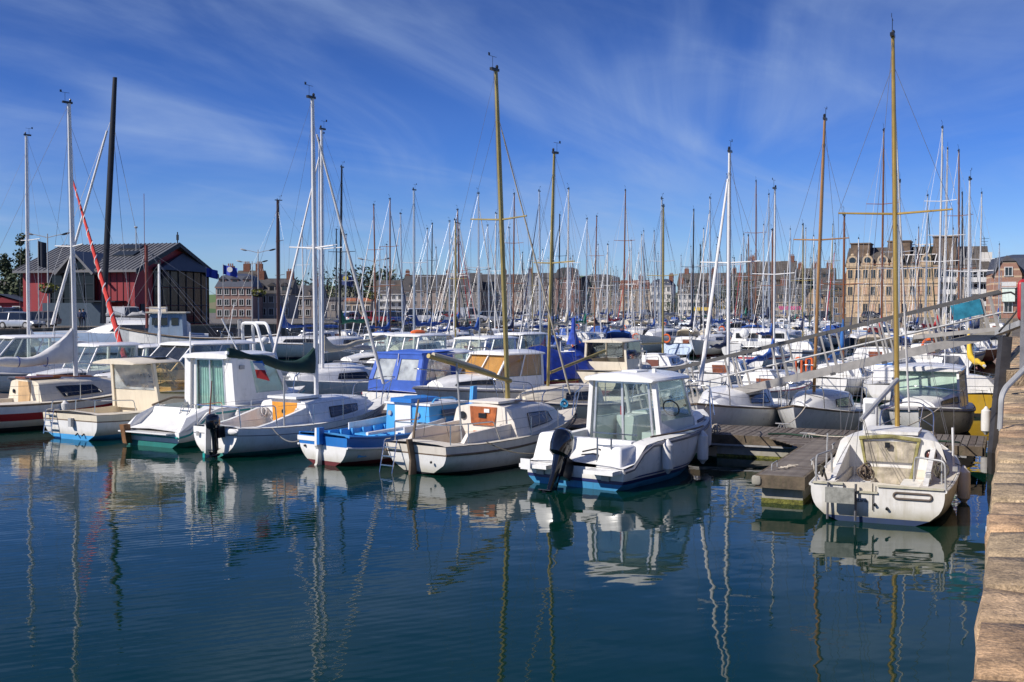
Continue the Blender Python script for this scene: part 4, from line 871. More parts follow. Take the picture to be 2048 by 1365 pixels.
MB().slab([(-.05, .05, .10), (-.225, .05, .10), (-.23, .05, -.3), (-.02, .05, -.3)][::-1], .07).build('rudder_foot', TEAL, E, smooth=0)
MB().tube([(-.12, .02, .74), (-.02, .03, 1.72)], [.022, .012], 6).build('tiller', TEAK, E); MB().box((-.02, .52, .50), (.03, .06, .10)).build('bracket', GALV, E); MB().ell((-.03, -.60, .60), (.06, .20, .07), 10, 6).build('white_glove', CVWHITE, E)
fl = MB(); 
for k, (m_, z0, z1) in enumerate(((0, 0, .2), (1, .2, .40), (2, .40, .64))): fl.mi(k).slab([(1.22, .06-.06*k, 2.24-z0*.8), (1.22, .06-.06*(k+1), 2.24-z1*.8), (1.44, -.08-.08*(k+1), 2.16-z1*.8), (1.40, -.04-.08*k, 2.22-z0*.8)], .006)
fl.build('ensign', [MBLUE, CVWHITE, CVRED], E, smooth=0)
rope(wpt(E, (.9, -.93, .62)), wpt(D, (.4, .8, .68)), .30, 'slack grey line between the orange-hatch sailboat and the blue fishing boat', .016, mat('grey rope', (.16, .16, .16), .9))

# F teal striped cabin boat with green curtain
Hl = Hull(5.6, 2.2, .92, (.40, .86, 1.12), rake=.8, ns=3.6, nm=2.8, nb=1.3, kd=.35, sk=-.05, zp=[(0, .36), (.04, .38), (.20, .86), (.55, .90), (1, 1.14)])
Fb = boat('motorboat', 'white cabin boat with teal stripe and pale green curtained glass door', 'motorboat', ground(300, 893), 31, TRANS)
std(Fb, Hl, band_rows(.16, None, 0, 0, 1), [GEL, AFGREEN], (.9, 4.0, .80, .34), DECK)
for sd in (1, -1): MB().tube([p+Vector((0, sd*.004, -.10)) for p in Hl.sheer(0, 5.4, sd, 0, 30)], .026, 6, flat=.5).build('teal_stripe', TEAL, Fb)
MB().tube([(-.03, y, .26) for y in (-1.0, 0, 1.0)], .02, 5).build('teal_band', TEAL, Fb)
for sd in (1, -1): MB().hexa([(0, sd*.86, .36), (1.0, sd*.80, .36), (1.1, sd*.98, .36), (0, sd*1.0, .36), (.35, sd*.88, .70), (1.0, sd*.80, .95), (1.1, sd*.98, .92), (.1, sd*1.0, .42)]).build('stern_wing', GEL, Fb, smooth=0)
MB().hexa([(.55, -.8, .36), (.9, -.8, .36), (.9, .8, .36), (.55, .8, .36), (.85, -.8, .88), (.95, -.8, .88), (.95, .8, .88), (.85, .8, .88)]).build('transom_panel', GEL, Fb, smooth=0); MB().box((.2, 0, .355), (.9, 1.7, .03)).build('swim_platform', GEL, Fb, smooth=0)
for y in (.12, -.12): MB().slab([(.60, y+.07, .46), (.60, y-.07, .46), (.645, y-.07, .54), (.645, y+.07, .54)], .008).build('vent', HGREY, Fb, smooth=0)
h = House(Fb, 2.05, 4.2, 2.0, 3.5, .72, 1.16, 2.08, .88, .80, GEL, GLS, 2, 1, 'door', (.22, .12, .05), .06, curtain=CURTP, wf=.90, rth=.10, pil=.07); h.door(Fb, .42, -.58, .62, 2, curtain=CURT)
for y0, y1 in ((.62, .88), (-.88, -.58)): MB().slab([h.C(0, y1, .5), h.C(0, y0, .5), h.C(0, y0, 2.05), h.C(0, y1, 2.05)], .03).build('bulkhead', GEL, Fb, smooth=0)
for sd in (1, -1): MB().slab([h.C(0, sd, 1.1), h.C(.38, sd, 1.1), h.C(.38, sd, 2.05), h.C(0, sd, 2.05)], -.02*sd).build('side_panel', GEL, Fb, smooth=0)
tr = Trunk(Hl, [(3.9, .80, .74, 1.20), (4.5, .58, .46, 1.16), (5.0, .34, .2, 1.10)], .04); tr.mesh().build('foredeck_cabin', GEL, Fb)
ladder(Fb, (.85, -.35, .92), (.62, -.35, .45), .26, 3, .012); MB().hexa([(-.20, .60, .05), (-.04, .60, .05), (-.04, .74, .05), (-.20, .74, .05), (-.30, .58, .52), (-.10, .58, .52), (-.10, .74, .52), (-.30, .74, .52)]).build('rudder', RUST, Fb)
MB().tube([(2.3, -.7, 2.2), (1.9, -.5, 3.1)], .018).tube([(1.95, .7, 2.2), (1.95, .7, 2.75)], .02).build('antenna', WPLASTIC, Fb); MB().box((2.25, -.84, 1.85), (.16, .05, .10)).build('deck_lamp', GALV, Fb)
MB().tube(arcpts([(.9, .94, .9), (1.6, .97, 1.05), (2.1, .95, 1.0)], .1), .03, 6).build('boathook', WOODD, Fb); rail(Fb, [(4.2, -.8, 1.0), (4.3, -.78, 1.5), (5.5, -.15, 1.7), (5.5, .15, 1.7), (4.3, .78, 1.5), (4.2, .8, 1.0)], .014, 'pulpit')
fender(wpt(Fb, Hl.side(1.75, .45, -1, .12)), 'white fender on the starboard side of the teal striped cabin boat', None, 1.25, wpt(Fb, Hl.side(1.75, .86, -1, .02)))

# G cream motorboat with tinted shelter
Hl = Hull(5.3, 2.25, .94, (.66, .66, .95), rake=.7, srake=.06, ns=3.0, nm=2.6, nb=1.3, kd=.3, sk=-.06)
Gb = boat('motorboat', 'white and cream motorboat with bronze tinted shelter and light blue waterline', 'motorboat', ground(143, 879), 31, TRANS)
std(Gb, Hl, band_rows(.13, (.15, .18), 3, 0, 1, 2), [GEL, LBLUE, WOODD, CREAM], (.18, 2.2, .82, .22), CREAM)
h = House(Gb, 2.1, 3.9, 1.95, 2.95, .64, 1.12, 1.88, .92, .84, CREAM, GLST, 2, 1, 'open', (.65, .02, .04), .10, roof=CREAM, wf=.92, aft_sill=1.14, rth=.05)
MB().slab([h.C(0, -.02, .3), h.C(0, -1, .3), h.C(0, -1, 1.15), h.C(0, -.02, 1.15)], .02).build('bulkhead', CREAM, Gb, smooth=0); MB().slab([h.C(0, 1, 1.16), h.C(0, -1, 1.16), h.C(0, -1, 1.85), h.C(0, 1, 1.85)], .006).build('rear_curtain', VINYL, Gb, smooth=0)
MB().box((2.5, 0, 2.02), (.5, 1.1, .03)).build('roof_hatch', BLACK, Gb, smooth=0); MB().tube([(2.1, -.93, 1.1), (3.3, -.88, 1.02)], .02).build('strake', mat('mossy trim', (0, 0, 0)), Gb)
tr = Trunk(Hl, [(3.5, .82, .74, 1.06), (4.2, .62, .5, 1.04), (4.8, .34, .2, 1.0)], .04); tr.mesh().build('foredeck_cabin', CREAM, Gb)
ladder(Gb, (-.09, .70, .70), (-.20, .70, .12), .30, 4, .013); MB().box((-.10, -.12, .45), (.10, .11, .22)).build('rudder_stock', HGREY, Gb, smooth=0); MB().tube([(-.02, -.26, .17), (-.10, -.30, .13)], .02).tube([(-.02, -.52, .17), (-.09, -.52, .12)], .02).build('drain', BLACK, Gb)
rail(Gb, [(.05, .86, .68), (.08, .86, .95), (.3, .2, 1.0), (.3, -.7, 1.0), (1.2, -.94, .96), (1.25, -.95, .70)], .013, 'pushpit'); 
for y in (.2, -.55): MB().tube([(.28, y, .66), (.3, y, 1.0)], .011).build('stanchion', STEEL, Gb)
put('lettering', text_mesh('13', .17, BLACK), Gb, loc=Hl.side(2.3, .42, -1, .012)+Vector((0, -.012, 0)), rot=(pi/2, 0, 0))
fender(wpt(Gb, Hl.side(1.55, .32, -1, .12)), 'pale fender on the starboard side of the bronze tinted motorboat', None, 1.2, wpt(Gb, Hl.side(1.55, .66, -1, .02)))

# H red banded sailboat at the left edge
Hl = Hull(7.2, 2.5, .74, (.80, .74, 1.05), rake=.9, srake=.1, ns=2.6, nm=2.3, kd=.45, sk=-.03)
Hb = boat('sailboat', 'cream hulled sailboat with a red band and a white sail cover at the left edge', 'sailboat', ground(-140, 868), 40, TRANS)
std(Hb, Hl, [('s', 0, 0), ('s', .06, 0), ('s', .24, 3), ('s', .44, 1), ('f', .35, 1), ('f', .25, 1), ('z', .10, 2), ('z', 0, 2), ('z', -.15, 2), ('z', -.3, 2)], [GEL, CREAM, AFBLK, RED], (.4, 2.6, .70, .34), DECKC, WOODD, .02, -.02)
tr = Trunk(Hl, [(2.6, 1.02, .80, 1.28), (3.4, .98, .74, 1.30), (4.6, .78, .56, 1.26), (5.6, .46, .3, 1.12)], .08); tr.mesh().build('coachroof', CREAM, Hb); tr.window(Hb, [(3.3, .22), (4.6, .26), (4.3, .72), (3.1, .74)], WINDK)
hatch(Hb, 2.58, .30, .38, .5, 1.28, mat('pale plywood', (.55, .36, .18), .4, var=.2), lean=.05); disc(Hb, (2.58, .6, .98), .06, BLACK, 'compass'); MB().box((3.0, 0, 1.38), (.9, .9, .05)).build('sliding_hatch', TEAK, Hb, smooth=0)
mast(Hb, 4.15, 1.32, 9.4, .075, WMAST, (.48,), .8, Hl, lean=(-.12, 0), wire=.005, shroud_n=3)
boom(Hb, 4.08, 1.80, 3.3, WMAST, CVWHITE, 0, .0, .05, .24, .78, hq=.36, thick=.9, ties=mat('blue webbing', (.02, .05, .25), .8))
pulpit(Hb, Hl, .55, 1.1); pushpit(Hb, Hl, .5, .9); lifelines(Hb, Hl, 1.2, 6.1, 3, .5); MB().tube([(3.2, -.5, 1.42), (4.9, -.45, 1.32)], .016).tube([(3.2, .5, 1.42), (4.9, .45, 1.32)], .016).build('handhold', TEAK, Hb)
fender(wpt(Hb, Hl.side(3.1, .45, -1, .12)), 'white fender between the red banded sailboat and the bronze tinted motorboat', None, 1.2, wpt(Hb, Hl.side(3.1, .75, -1, .02)))

# lines and small gear about the pontoon
cleat(fing, uv(PU0-1.6, FV0+.1, PZ), pi/2-TH); cleat(fing, uv(FU0+1.6, FV0+.1, PZ), pi/2-TH)
rope(wpt(A, (5.7, .25, .88)), uv(PU0+.12, 4.1, PZ+.09), .10, 'bow line of the mossy sailboat tied to the pontoon by the finger', .012)
rope(wpt(A, (.35, .95, .60)), uv(FU0+1.6, FV0+.1, PZ+.09), .05, 'short stern line from the mossy sailboat to the narrow finger', .013)
rope(wpt(A, (3.4, 1.0, .66)), uv(PU0-1.6, FV0+.1, PZ+.09), .05, 'spring line from the middle of the mossy sailboat to the finger', .012, ROPED)
rope(wpt(B, (5.2, .1, 1.02)), uv(PU0+.12, 8.2, PZ+.09), .10, 'bow line of the glass-door motorboat tied to the pontoon', .013)
for q_, (u_, v_, lab_) in enumerate(((PU0+.16, 6.2, 'tangle of pale rope on the pontoon cleat nearest the glass-door motorboat'), (PU1-.2, 7.2, 'tangle of rope on the pontoon under the rolled jib sailboat'), (PU0+.5, 1.6, 'rope bundle on the pontoon under the curtained motorboat'), (PU1-.2, 2.4, 'dark rope heap on the far edge of the pontoon near the quay'))):
    t_ = thing('rope_tangle', lab_, 'rope', uv(u_, v_, PZ)); coil(t_, (0, 0, .07), .13, .013, 7, ROPE if q_ != 3 else ROPED)
tag(MB().tube([uv(PU0+.35+.12*sin(i*.9), 1.0+i*.16, PZ+.025) for i in range(26)], .02, 6).build('water_hose', mat('dark green hose', (.02, .05, .03), .5)), 'dark green hose snaking along the pontoon toward the quay', 'hose')
bx_ = thing('service_bollard', 'white power and water bollard standing on the pontoon behind the gold mast', 'bollard', uv(PU0+1.2, 2.9, PZ), pi/2-TH)
put('pedestal', bevel_mesh(MB().box((0, 0, .42), (.24, .3, .84)).mesh('pedestal', WPLASTIC, 0), .03, 2), bx_); MB().box((-.125, 0, .62), (.02, .2, .22)).build('socket_cover', HGREY, bx_, smooth=0)
# ------------------------------------------------------------------ land, hills, buildings, cars, lamps, trees
LZ = 1.72
asph = mat('quay asphalt', (.17, .15, .13), .9, var=.25, scale=.3, world=True)
LP = [atz(-900, 74, 0), atz(-60, 84, 0), atz(240, 103, 0), atz(470, 118, 0), atz(650, 128, 0), atz(1000, 146, 0), atz(1012, 335, 0), atz(1420, 325, 0), atz(1660, 300, 0), atz(1700, 240, 0), uv(232, .1), uv(232, -14)]
far_ = [Vector((900, 200, 0)), Vector((2500, 900, 0)), Vector((2500, 4000, 0)), Vector((-2500, 4000, 0)), Vector((-2500, 300, 0)), Vector((-500, 40, 0))]
poly = LP+far_; k = len(poly)
mb = MB(); mb.add([(p.x, p.y, LZ) for p in poly], [tuple(range(k))[::-1]]); mb.mi(1)
for i in range(len(LP)-1): mb.add([(LP[i].x, LP[i].y, -2), (LP[i+1].x, LP[i+1].y, -2), (LP[i+1].x, LP[i+1].y, LZ), (LP[i].x, LP[i].y, LZ)], [(0, 1, 2, 3)])
tag(mb.build('far_quay', [asph, mat('far quay wall', (.23, .19, .14), .9, var=.35, scale=.6, streaks=.5, world=True)], smooth=0), kind='structure')
for a, b_ in zip(LP[1:6], LP[2:7]):
    d = (b_-a); n_ = Vector((-d.y, d.x, 0)).normalized(); a1, b1 = a, b_
    tag(MB().hexa([(a1.x, a1.y, LZ), (b1.x, b1.y, LZ), (b1.x+n_.x*.5, b1.y+n_.y*.5, LZ), (a1.x+n_.x*.5, a1.y+n_.y*.5, LZ), (a1.x, a1.y, LZ+.14), (b1.x, b1.y, LZ+.14), (b1.x+n_.x*.5, b1.y+n_.y*.5, LZ+.14), (a1.x+n_.x*.5, a1.y+n_.y*.5, LZ+.14)]).build('kerb', stone_m[2], smooth=0), kind='structure')
# hills
hm_ = bpy.data.materials.new('hill fields'); hm_.use_nodes = True; t = hm_.node_tree; b = t.nodes['Principled BSDF']; b.inputs['Roughness'].default_value = 1
tc = t.nodes.new('ShaderNodeTexCoord'); vo = t.nodes.new('ShaderNodeTexVoronoi'); vo.inputs['Scale'].default_value = .007; t.links.new(tc.outputs['Object'], vo.inputs['Vector'])
cr = t.nodes.new('ShaderNodeValToRGB'); t.links.new(vo.outputs['Color'], cr.inputs[0]); cr.color_ramp.interpolation = 'CONSTANT'
for i, (p, c_) in enumerate(((0, (.05, .10, .03)), (.3, (.16, .15, .08)), (.5, (.09, .15, .045)), (.7, (.03, .05, .02)), (.85, (.13, .17, .06)))):
    el = cr.color_ramp.elements[i] if i < 2 else cr.color_ramp.elements.new(p); el.position = p; el.color = (*c_, 1)
t.links.new(cr.outputs[0], b.inputs['Base Color'])
rh = random.Random(2); nx, ny = 60, 10; rows = []
for j in range(ny+1):
    r = []
    for i in range(nx+1):
        x = lerp(-900, 700, i/nx); y = 800+j*70; env = sin(pi*min(1, j/ny*1.15))
        hgt = (26+10*sin(x*.009+1)+6*sin(x*.021)+5*sin(x*.05+j))*env*(.55+.45*math.exp(-((x+120)/260)**2))
        r.append((x, y, LZ-1+hgt))
    rows.append(r)
tag(MB().loft(rows, False, False, False).build('hills', hm_, smooth=180), kind='structure')

def rot_pt(o, rz, x, y, z=0): return Vector((o.x+cos(rz)*x-sin(rz)*y, o.y+sin(rz)*x+cos(rz)*y, z))
WINFR = mat('window frame white', (.70, .69, .66), .5); SLATE = mat('slate roof', (.066, .062, .064), .75, var=.25, scale=1.2, streaks=.3, dirt=(.15, .12, .09)); SLATEB = mat('slate roof brown', (.085, .072, .062), .8, var=.3, scale=.8, streaks=.3, dirt=(.14, .11, .08)); SLATEN = mat('slate roof blue', (.05, .06, .09), .6, var=.2)
BRICK = mat('chimney brick', (.20, .085, .055), .9, var=.3); STUCCO = mat('stucco grey pink', (.36, .29, .25), .9, var=.15, scale=.5); STUC2 = mat('stucco grey', (.30, .265, .235), .9, var=.15, scale=.5); TANW = mat('stucco tan', (.42, .33, .24), .9, var=.15, scale=.6); WHW = mat('stucco white', (.66, .63, .58), .85, var=.1, scale=.5, streaks=.2)
PINKW = mat('stucco salmon', (.28, .17, .14), .9, var=.2, scale=.6); DGAB = mat('dark slate wall', (.085, .066, .054), .9, var=.3, scale=.6)
SHUT = mat('shutter', (.38, .34, .30), .7); _wc = {}
def window_mesh(w, h, fr, pm):
    k = (round(w, 1), round(h, 1), fr.name, pm.name)
    if k not in _wc:
        t_ = .09*w; f = MB()
        f.box((0, -.03, h/2-t_/2), (w, .12, t_)).box((0, -.03, -h/2+t_/2), (w*1.12, .18, t_)).box((-w/2+t_/2, -.03, 0), (t_, .12, h-2*t_)).box((w/2-t_/2, -.03, 0), (t_, .12, h-2*t_)).box((0, -.02, 0), (t_*.6, .08, h-2*t_))
        p = MB().box((0, 0, 0), (w-t_, .06, h-t_)); _wc[k] = (f.mesh('window', fr, 0), p.mesh('pane', pm, 0))
    return _wc[k]
def add_window(root, x, y, z, w, h, rz=0, fr=None, pm=None):
    a, b_ = window_mesh(w, h, fr or WINFR, pm or WINDK); o = put('window', a, root, loc=(x, y, z), rot=(0, 0, rz)); put('pane', b_, o)
def building(label, px0, px1, Y, eave, ridge, depth=9, wall=STUCCO, roof=SLATE, floors=3, cols=5, kind='gable', chim=(), dorm=0, rz=0, ww=1.0, wh=1.5, group=None, name='house', fr=None, pm=None, side=0, cat='house', ground_door=True, bz=LZ, skip=(), trim=True, wd=None):
    a = atz(px0, Y, 0); wdt = wd or (px1-px0)/FPX*Y; rz = rz or (radians(-18) if px0 > 1298 else 0); ze = at(0, eave, Y).z; zr_ = at(0, ridge, Y).z
    root = thing(name, label, cat, (a.x, a.y, bz), rz, group); he, hr = ze-bz, zr_-bz
    MB().box((wdt/2, depth/2, he/2), (wdt, depth, he)).build('wall', wall, root, smooth=0)
    rf = MB(); o = .3
    if kind == 'gable': rf.add([(-o, -o, he-.02), (wdt+o, -o, he-.02), (wdt+o, depth/2, hr), (-o, depth/2, hr), (-o, depth+o, he-.02), (wdt+o, depth+o, he-.02), (-o, -o, he+.15), (wdt+o, -o, he+.15)], [(6, 7, 2, 3), (3, 2, 5, 4), (0, 1, 7, 6), (0, 6, 3, 4), (1, 5, 2, 7), (0, 4, 5, 1)])
    elif kind == 'front': rf.add([(-o, -o, he), (wdt+o, -o, he), (wdt/2, -o, hr), (-o, depth+o, he), (wdt+o, depth+o, he), (wdt/2, depth+o, hr)], [(0, 2, 5, 3), (2, 1, 4, 5), (0, 3, 4, 1), (3, 5, 4)])
    elif kind == 'hip': q = min(wdt*.3, 4); rf.add([(-o, -o, he), (wdt+o, -o, he), (wdt+o, depth+o, he), (-o, depth+o, he), (q, depth/2, hr), (wdt-q, depth/2, hr)], [(0, 1, 5, 4), (1, 2, 5), (2, 3, 4, 5), (3, 0, 4), (0, 3, 2, 1)])
    elif kind == 'mansard': q = 1.3; zz = lerp(he, hr, .8); rf.add([(-o*.5, -o*.5, he), (wdt+o*.5, -o*.5, he), (wdt+o*.5, depth, he), (-o*.5, depth, he), (q*.6, q, zz), (wdt-q*.6, q, zz), (wdt-q*.6, depth-q, zz), (q*.6, depth-q, zz), (wdt*.3, depth/2, hr), (wdt*.7, depth/2, hr)], [(0, 1, 5, 4), (1, 2, 6, 5), (2, 3, 7, 6), (3, 0, 4, 7), (4, 5, 9, 8), (5, 6, 9), (6, 7, 8, 9), (7, 4, 8), (0, 3, 2, 1)])
    ro = rf.build('roof', roof, root, smooth=0)
    if kind == 'front': MB().add([(0, -.02, he-.01), (wdt, -.02, he-.01), (wdt/2, -.02, hr-.25), (0, .3, he-.01), (wdt, .3, he-.01), (wdt/2, .3, hr-.25)], [(0, 1, 2), (5, 4, 3), (0, 2, 5, 3), (2, 1, 4, 5)]).build('gable', wall, root, smooth=0)
    fh = he/floors
    for f in range(floors):
        for c_ in range(cols):
            if (f, c_) in skip: continue
            add_window(root, wdt*(c_+.5)/cols, -.02, fh*(f+.55), ww, min(wh, fh*.62), 0, fr, pm)
    for s_ in range(side):
        for f in range(floors): add_window(root, -.02, depth*(s_+.5)/side, fh*(f+.55), ww, min(wh, fh*.6), -pi/2, fr, pm)
    if trim: MB().box((wdt/2, -.12, he-.15), (wdt+.3, .3, .25)).build('cornice', wall, root, smooth=0)
    for cx in chim:
        x = (cx-px0)/FPX*Y if cx > 1 else wdt*cx; c2 = MB().box((x, depth/2, hr+.3), (1.5, .9, 2.4)).build('chimney', BRICK, root, smooth=0)
        for q in (-.4, 0, .4): MB().tube([(x+q, depth/2, hr+1.5), (x+q, depth/2, hr+2.0)], .14, 6).build('chimney_pot', PINKW, c2)
    for d in range(dorm):
        x = wdt*(d+.5)/dorm; zz = lerp(he, hr, .28); dd = MB().box((x, depth*.14+.2, zz), (1.5, 1.8, 1.5)).build('dormer', wall if dorm < 9 else roof, root, smooth=0)
        MB().add([(x-.95, depth*.14-.85, zz+.72), (x+.95, depth*.14-.85, zz+.72), (x, depth*.14-.85, zz+1.4), (x-.95, depth*.14+2, zz+.72), (x+.95, depth*.14+2, zz+.72), (x, depth*.14+2, zz+1.4)], [(0, 1, 2), (0, 2, 5, 3), (2, 1, 4, 5), (0, 3, 4, 1)]).build('dormer_roof', roof, dd, smooth=0)
        w_ = MB().box((x, depth*.14-.72, zz), (.85, .08, 1.0)).build('dormer_window', WINDK, dd, smooth=0)
    return root, wdt, he, hr

# --- the red harbour building on the left
REDW = mat('red cladding', (.27, .02, .027), .6, var=.12, scale=.5); ZINC = mat('zinc roof', (.17, .168, .172), .45, .25, var=.1, scale=.6); DKFR = mat('dark frame', (.012, .018, .028), .5, spec=.3); GLZ = mat('dark glazing', (.010, .013, .018), .12, spec=.35)
rb_o = atz(270, 115, LZ); rw = Vector((-.968, .25, 0)); rg = Vector((.25, .968, 0))
RB = thing('harbour_building', 'red clad harbour building with a grey seamed metal roof and glazed gable', 'building', rb_o, math.atan2(rg.y, rg.x))
WL, GW, EH, RHT = 13.6, 15.0, 5.9, 8.8     # local: x along the gable, y along the long wall away from the corner
MB().add([(0, 0, 0), (GW, 0, 0), (GW, WL, 0), (0, WL, 0), (0, 0, EH), (GW, 0, EH), (GW, WL, EH), (0, WL, EH), (GW/2, 0, RHT), (GW/2, WL, RHT)], [(0, 1, 5, 8, 4), (1, 2, 6, 5), (2, 3, 7, 9, 6), (3, 0, 4, 7), (4, 8, 9, 7), (8, 5, 6, 9)]).build('wall', REDW, RB, smooth=0)
sl = (RHT-EH)/(GW/2)
for s_ in (0, 1):
    f = lambda x, y, dz: (x if s_ == 0 else GW-x, y, EH+sl*x+dz)
    ro = MB().hexa([f(-.9, -.8, .05), f(GW/2, -.8, .05), f(GW/2, WL+.6, .05), f(-.9, WL+.6, .05), f(-.9, -.8, .28), f(GW/2, -.8, .28), f(GW/2, WL+.6, .28), f(-.9, WL+.6, .28)] if s_ == 0 else [f(GW/2, -.8, .05), f(-.9, -.8, .05), f(-.9, WL+.6, .05), f(GW/2, WL+.6, .05), f(GW/2, -.8, .28), f(-.9, -.8, .28), f(-.9, WL+.6, .28), f(GW/2, WL+.6, .28)]).build('roof', ZINC, RB, smooth=0)
    if s_ == 0:
        for i in range(29): y = -.75+i*(WL+1.3)/28; MB().hexa([f(-.9, y-.03, .28), f(GW/2, y-.03, .28), f(GW/2, y+.03, .28), f(-.9, y+.03, .28), f(-.9, y-.03, .36), f(GW/2, y-.03, .36), f(GW/2, y+.03, .36), f(-.9, y+.03, .36)]).build('roof_seam', ZINC, ro, smooth=0)
        for x, y in ((3.9, 2.3), (6.1, 3.0)): MB().hexa([f(x-.6, y, .30), f(x+.6, y, .30), f(x+.6, y+2.6, .30), f(x-.6, y+2.6, .30), f(x-.6, y, .46), f(x+.6, y, .46), f(x+.6, y+2.6, .46), f(x-.6, y+2.6, .46)]).build('skylight', DKFR, ro, smooth=0)
for s_ in (0, 1):
    f = lambda x, dz: (x if s_ == 0 else GW-x, -.84, EH+sl*x+dz)
    MB().slab([f(-.9, -.15), f(GW/2, -.15), f(GW/2, .30), f(-.9, .30)], .08 if s_ else -.08).build('bargeboard', DKFR, RB, smooth=0)
# glazed gable
for i in range(7):
    for j in range(3):
        x0 = 3.4+i*1.62; z0 = .2+j*2.0
        MB().box((x0+.8, -.05, z0+.95), (1.52, .06, 1.9)).build('glass_panel', GLZ, RB, smooth=0)
for i in range(8): MB().box((3.4+i*1.62, -.10, 3.1), (.09, .12, 6.1)).build('mullion', DKFR, RB, smooth=0)
for j in range(4): MB().box((9.1, -.11, .2+j*2.0), (11.4, .1, .08)).build('transom', DKFR, RB, smooth=0)
MB().add([(3.0, -1.1, 6.0), (14.9, -1.1, 6.0), (9.0, -.3, 8.05), (3.0, .05, 6.0), (14.9, .05, 6.0)], [(0, 1, 2), (0, 2, 3), (1, 4, 2), (0, 3, 4, 1)]).build('gable_canopy', SLATEN, RB, smooth=0)
MB().box((1.6, -.06, 1.2), (1.3, .1, 2.2)).build('door', DKFR, RB, smooth=0)
# long wall: dormer gable with glass, blue ground floor
DC = 6.3
for s_ in (1, -1): MB().hexa([(-1.5, DC, 7.55), (5.6, DC, 7.55), (5.6, DC+s_*2.2, 5.3), (-1.5, DC+s_*2.2, 5.3), (-1.5, DC, 7.85), (5.6, DC, 7.85), (5.6, DC+s_*2.4, 5.5), (-1.5, DC+s_*2.4, 5.5)]).build('dormer_roof', ZINC, RB, smooth=0)
MB().add([(-.6, DC-1.9, .1), (-.6, DC+3.4, .1), (-.6, DC+3.4, 5.3), (-.6, DC+1.9, 5.4), (-.6, DC, 7.5), (-.6, DC-1.9, 5.4)], [(0, 1, 2, 3, 4, 5)]).build('glass_front', GLZ, RB, smooth=0)
for y in (-1.9, -.65, .65, 1.9, 3.4): MB().box((-.65, DC+y, 2.7 if abs(y) > 1 else 3.3), (.12, .12, 5.2 if abs(y) > 1 else 6.4)).build('mullion', DKFR, RB, smooth=0)
for z in (2.9, 4.4, 5.4): MB().box((-.66, DC+.75, z), (.1, 5.3, .10)).build('transom', DKFR, RB, smooth=0)
MB().box((-.4, 6.6, 1.2), (1.3, 7.6, 2.4)).build('ground_floor', mat('blue panels', (.035, .06, .09), .5), RB, smooth=0); MB().box((-1.0, 2.8, 2.55), (2.0, 3.6, .15)).build('awning', DKFR, RB, smooth=0)
for i in range(6): MB().box((-.03, .6+i*.75, 3.6), (.05, .04, 4.6)).build('cladding_joint', DKFR, RB, smooth=0)
vp = MB().tube([(GW/2-2.6, 3, RHT-.6), (GW/2-2.6, 3, RHT+1.8)], .05).ell((GW/2-2.6, 3, RHT+1.9), (.2, .2, .12)).build('camera_pole', GALV, RB); MB().tube([(GW/2, -.5, RHT+.2), (GW/2, -.5, RHT+1.5)], .06).box((GW/2, -.5, RHT+.9), (.2, .2, .6)).build('siren', DKFR, RB)
building('low red shed with a saw tooth roof at the far left', -60, 52, 140, 606, 588, 12, REDW, SLATEN, 1, 3, 'front', name='shed', cat='shed', trim=False)
# --- left and middle
building('slate mansard house with pink walls behind the blue flag', 432, 505, 215, 574, 546, 9, PINKW, SLATEN, 3, 5, 'mansard', (.25,), 3)
building('dark tall roofed house right of the slate mansard house', 470, 520, 240, 570, 540, 9, DGAB, SLATEB, 3, 3, 'gable', (.3, .8), 2)
building('long dark slate roofed house behind the double street lamps', 505, 580, 225, 588, 556, 9, STUC2, SLATE, 2, 5, 'gable', (.1, .9), 3)
building('pinkish old house with slate roof left of the green hill', 575, 640, 240, 596, 570, 9, STUCCO, SLATE, 2, 4, 'gable', (.8,), 2)
building('low grey harbour hall in front of the green hill', 630, 745, 300, 600, 594, 14, STUC2, SLATE, 1, 8, 'hip', trim=False)
aw = building('low shop with an orange striped awning', 690, 742, 280, 603, 596, 8, TANW, mat('orange tiles', (.38, .13, .05), .8, var=.3), 1, 4, 'gable')
building('cream building with brown gable behind the white hotel', 752, 815, 395, 582, 560, 10, TANW, SLATEB, 4, 5, 'gable')
HO, hw_, hh_, _ = building('small white hotel with balconies before the flats', 756, 806, 330, 588, 578, 10, WHW, SLATEB, 3, 4, 'hip')
for f in (1, 2): MB().box((hw_/2, -.6, hh_/3*f), (hw_*.95, 1.2, .15)).box((hw_/2, -1.15, hh_/3*f+.5), (hw_*.95, .06, .08)).build('balcony', WINFR, HO, smooth=0)
F_ = 'grey slate roofed flats along the far quay'
for lab, p0, p1, Y, ev, rg_, wl, ch, kd in (('leftmost block of grey flats with a plain slate roof', 808, 896, 392, 582, 549, STUCCO, (.05, .98), 'gable'), ('second block of grey flats, slightly taller, with dormers', 896, 962, 388, 580, 545, STUC2, (.9,), 'gable'), ('third block of grey flats behind the gold mast', 962, 1056, 394, 581, 548, STUCCO, (.5,), 'gable'), ('narrow fourth block of grey flats', 1056, 1112, 390, 580, 545, STUC2, (.1,), 'gable'), ('tall block of flats rising above its neighbours', 1112, 1160, 386, 556, 534, PINKW, (), 'mansard'), ('rightmost block of flats with a rounded dark roof', 1158, 1244, 388, 582, 548, STUCCO, (), 'mansard')):
    n_c = max(3, int((p1-p0)/13)); building(lab, p0, p1, Y, ev, rg_, 12, wl, SLATE, 3 if 'tall' not in lab else 4, n_c, kind=kd, chim=ch, dorm=max(2, n_c//2), ww=1.1, wh=1.5, group=F_, name='apartment_block', cat='flats')
building('narrow tan town house with brick chimneys', 1246, 1300, 372, 578, 560, 9, TANW, BRICK, 4, 4, 'gable', (.3, .7), 2, side=1)
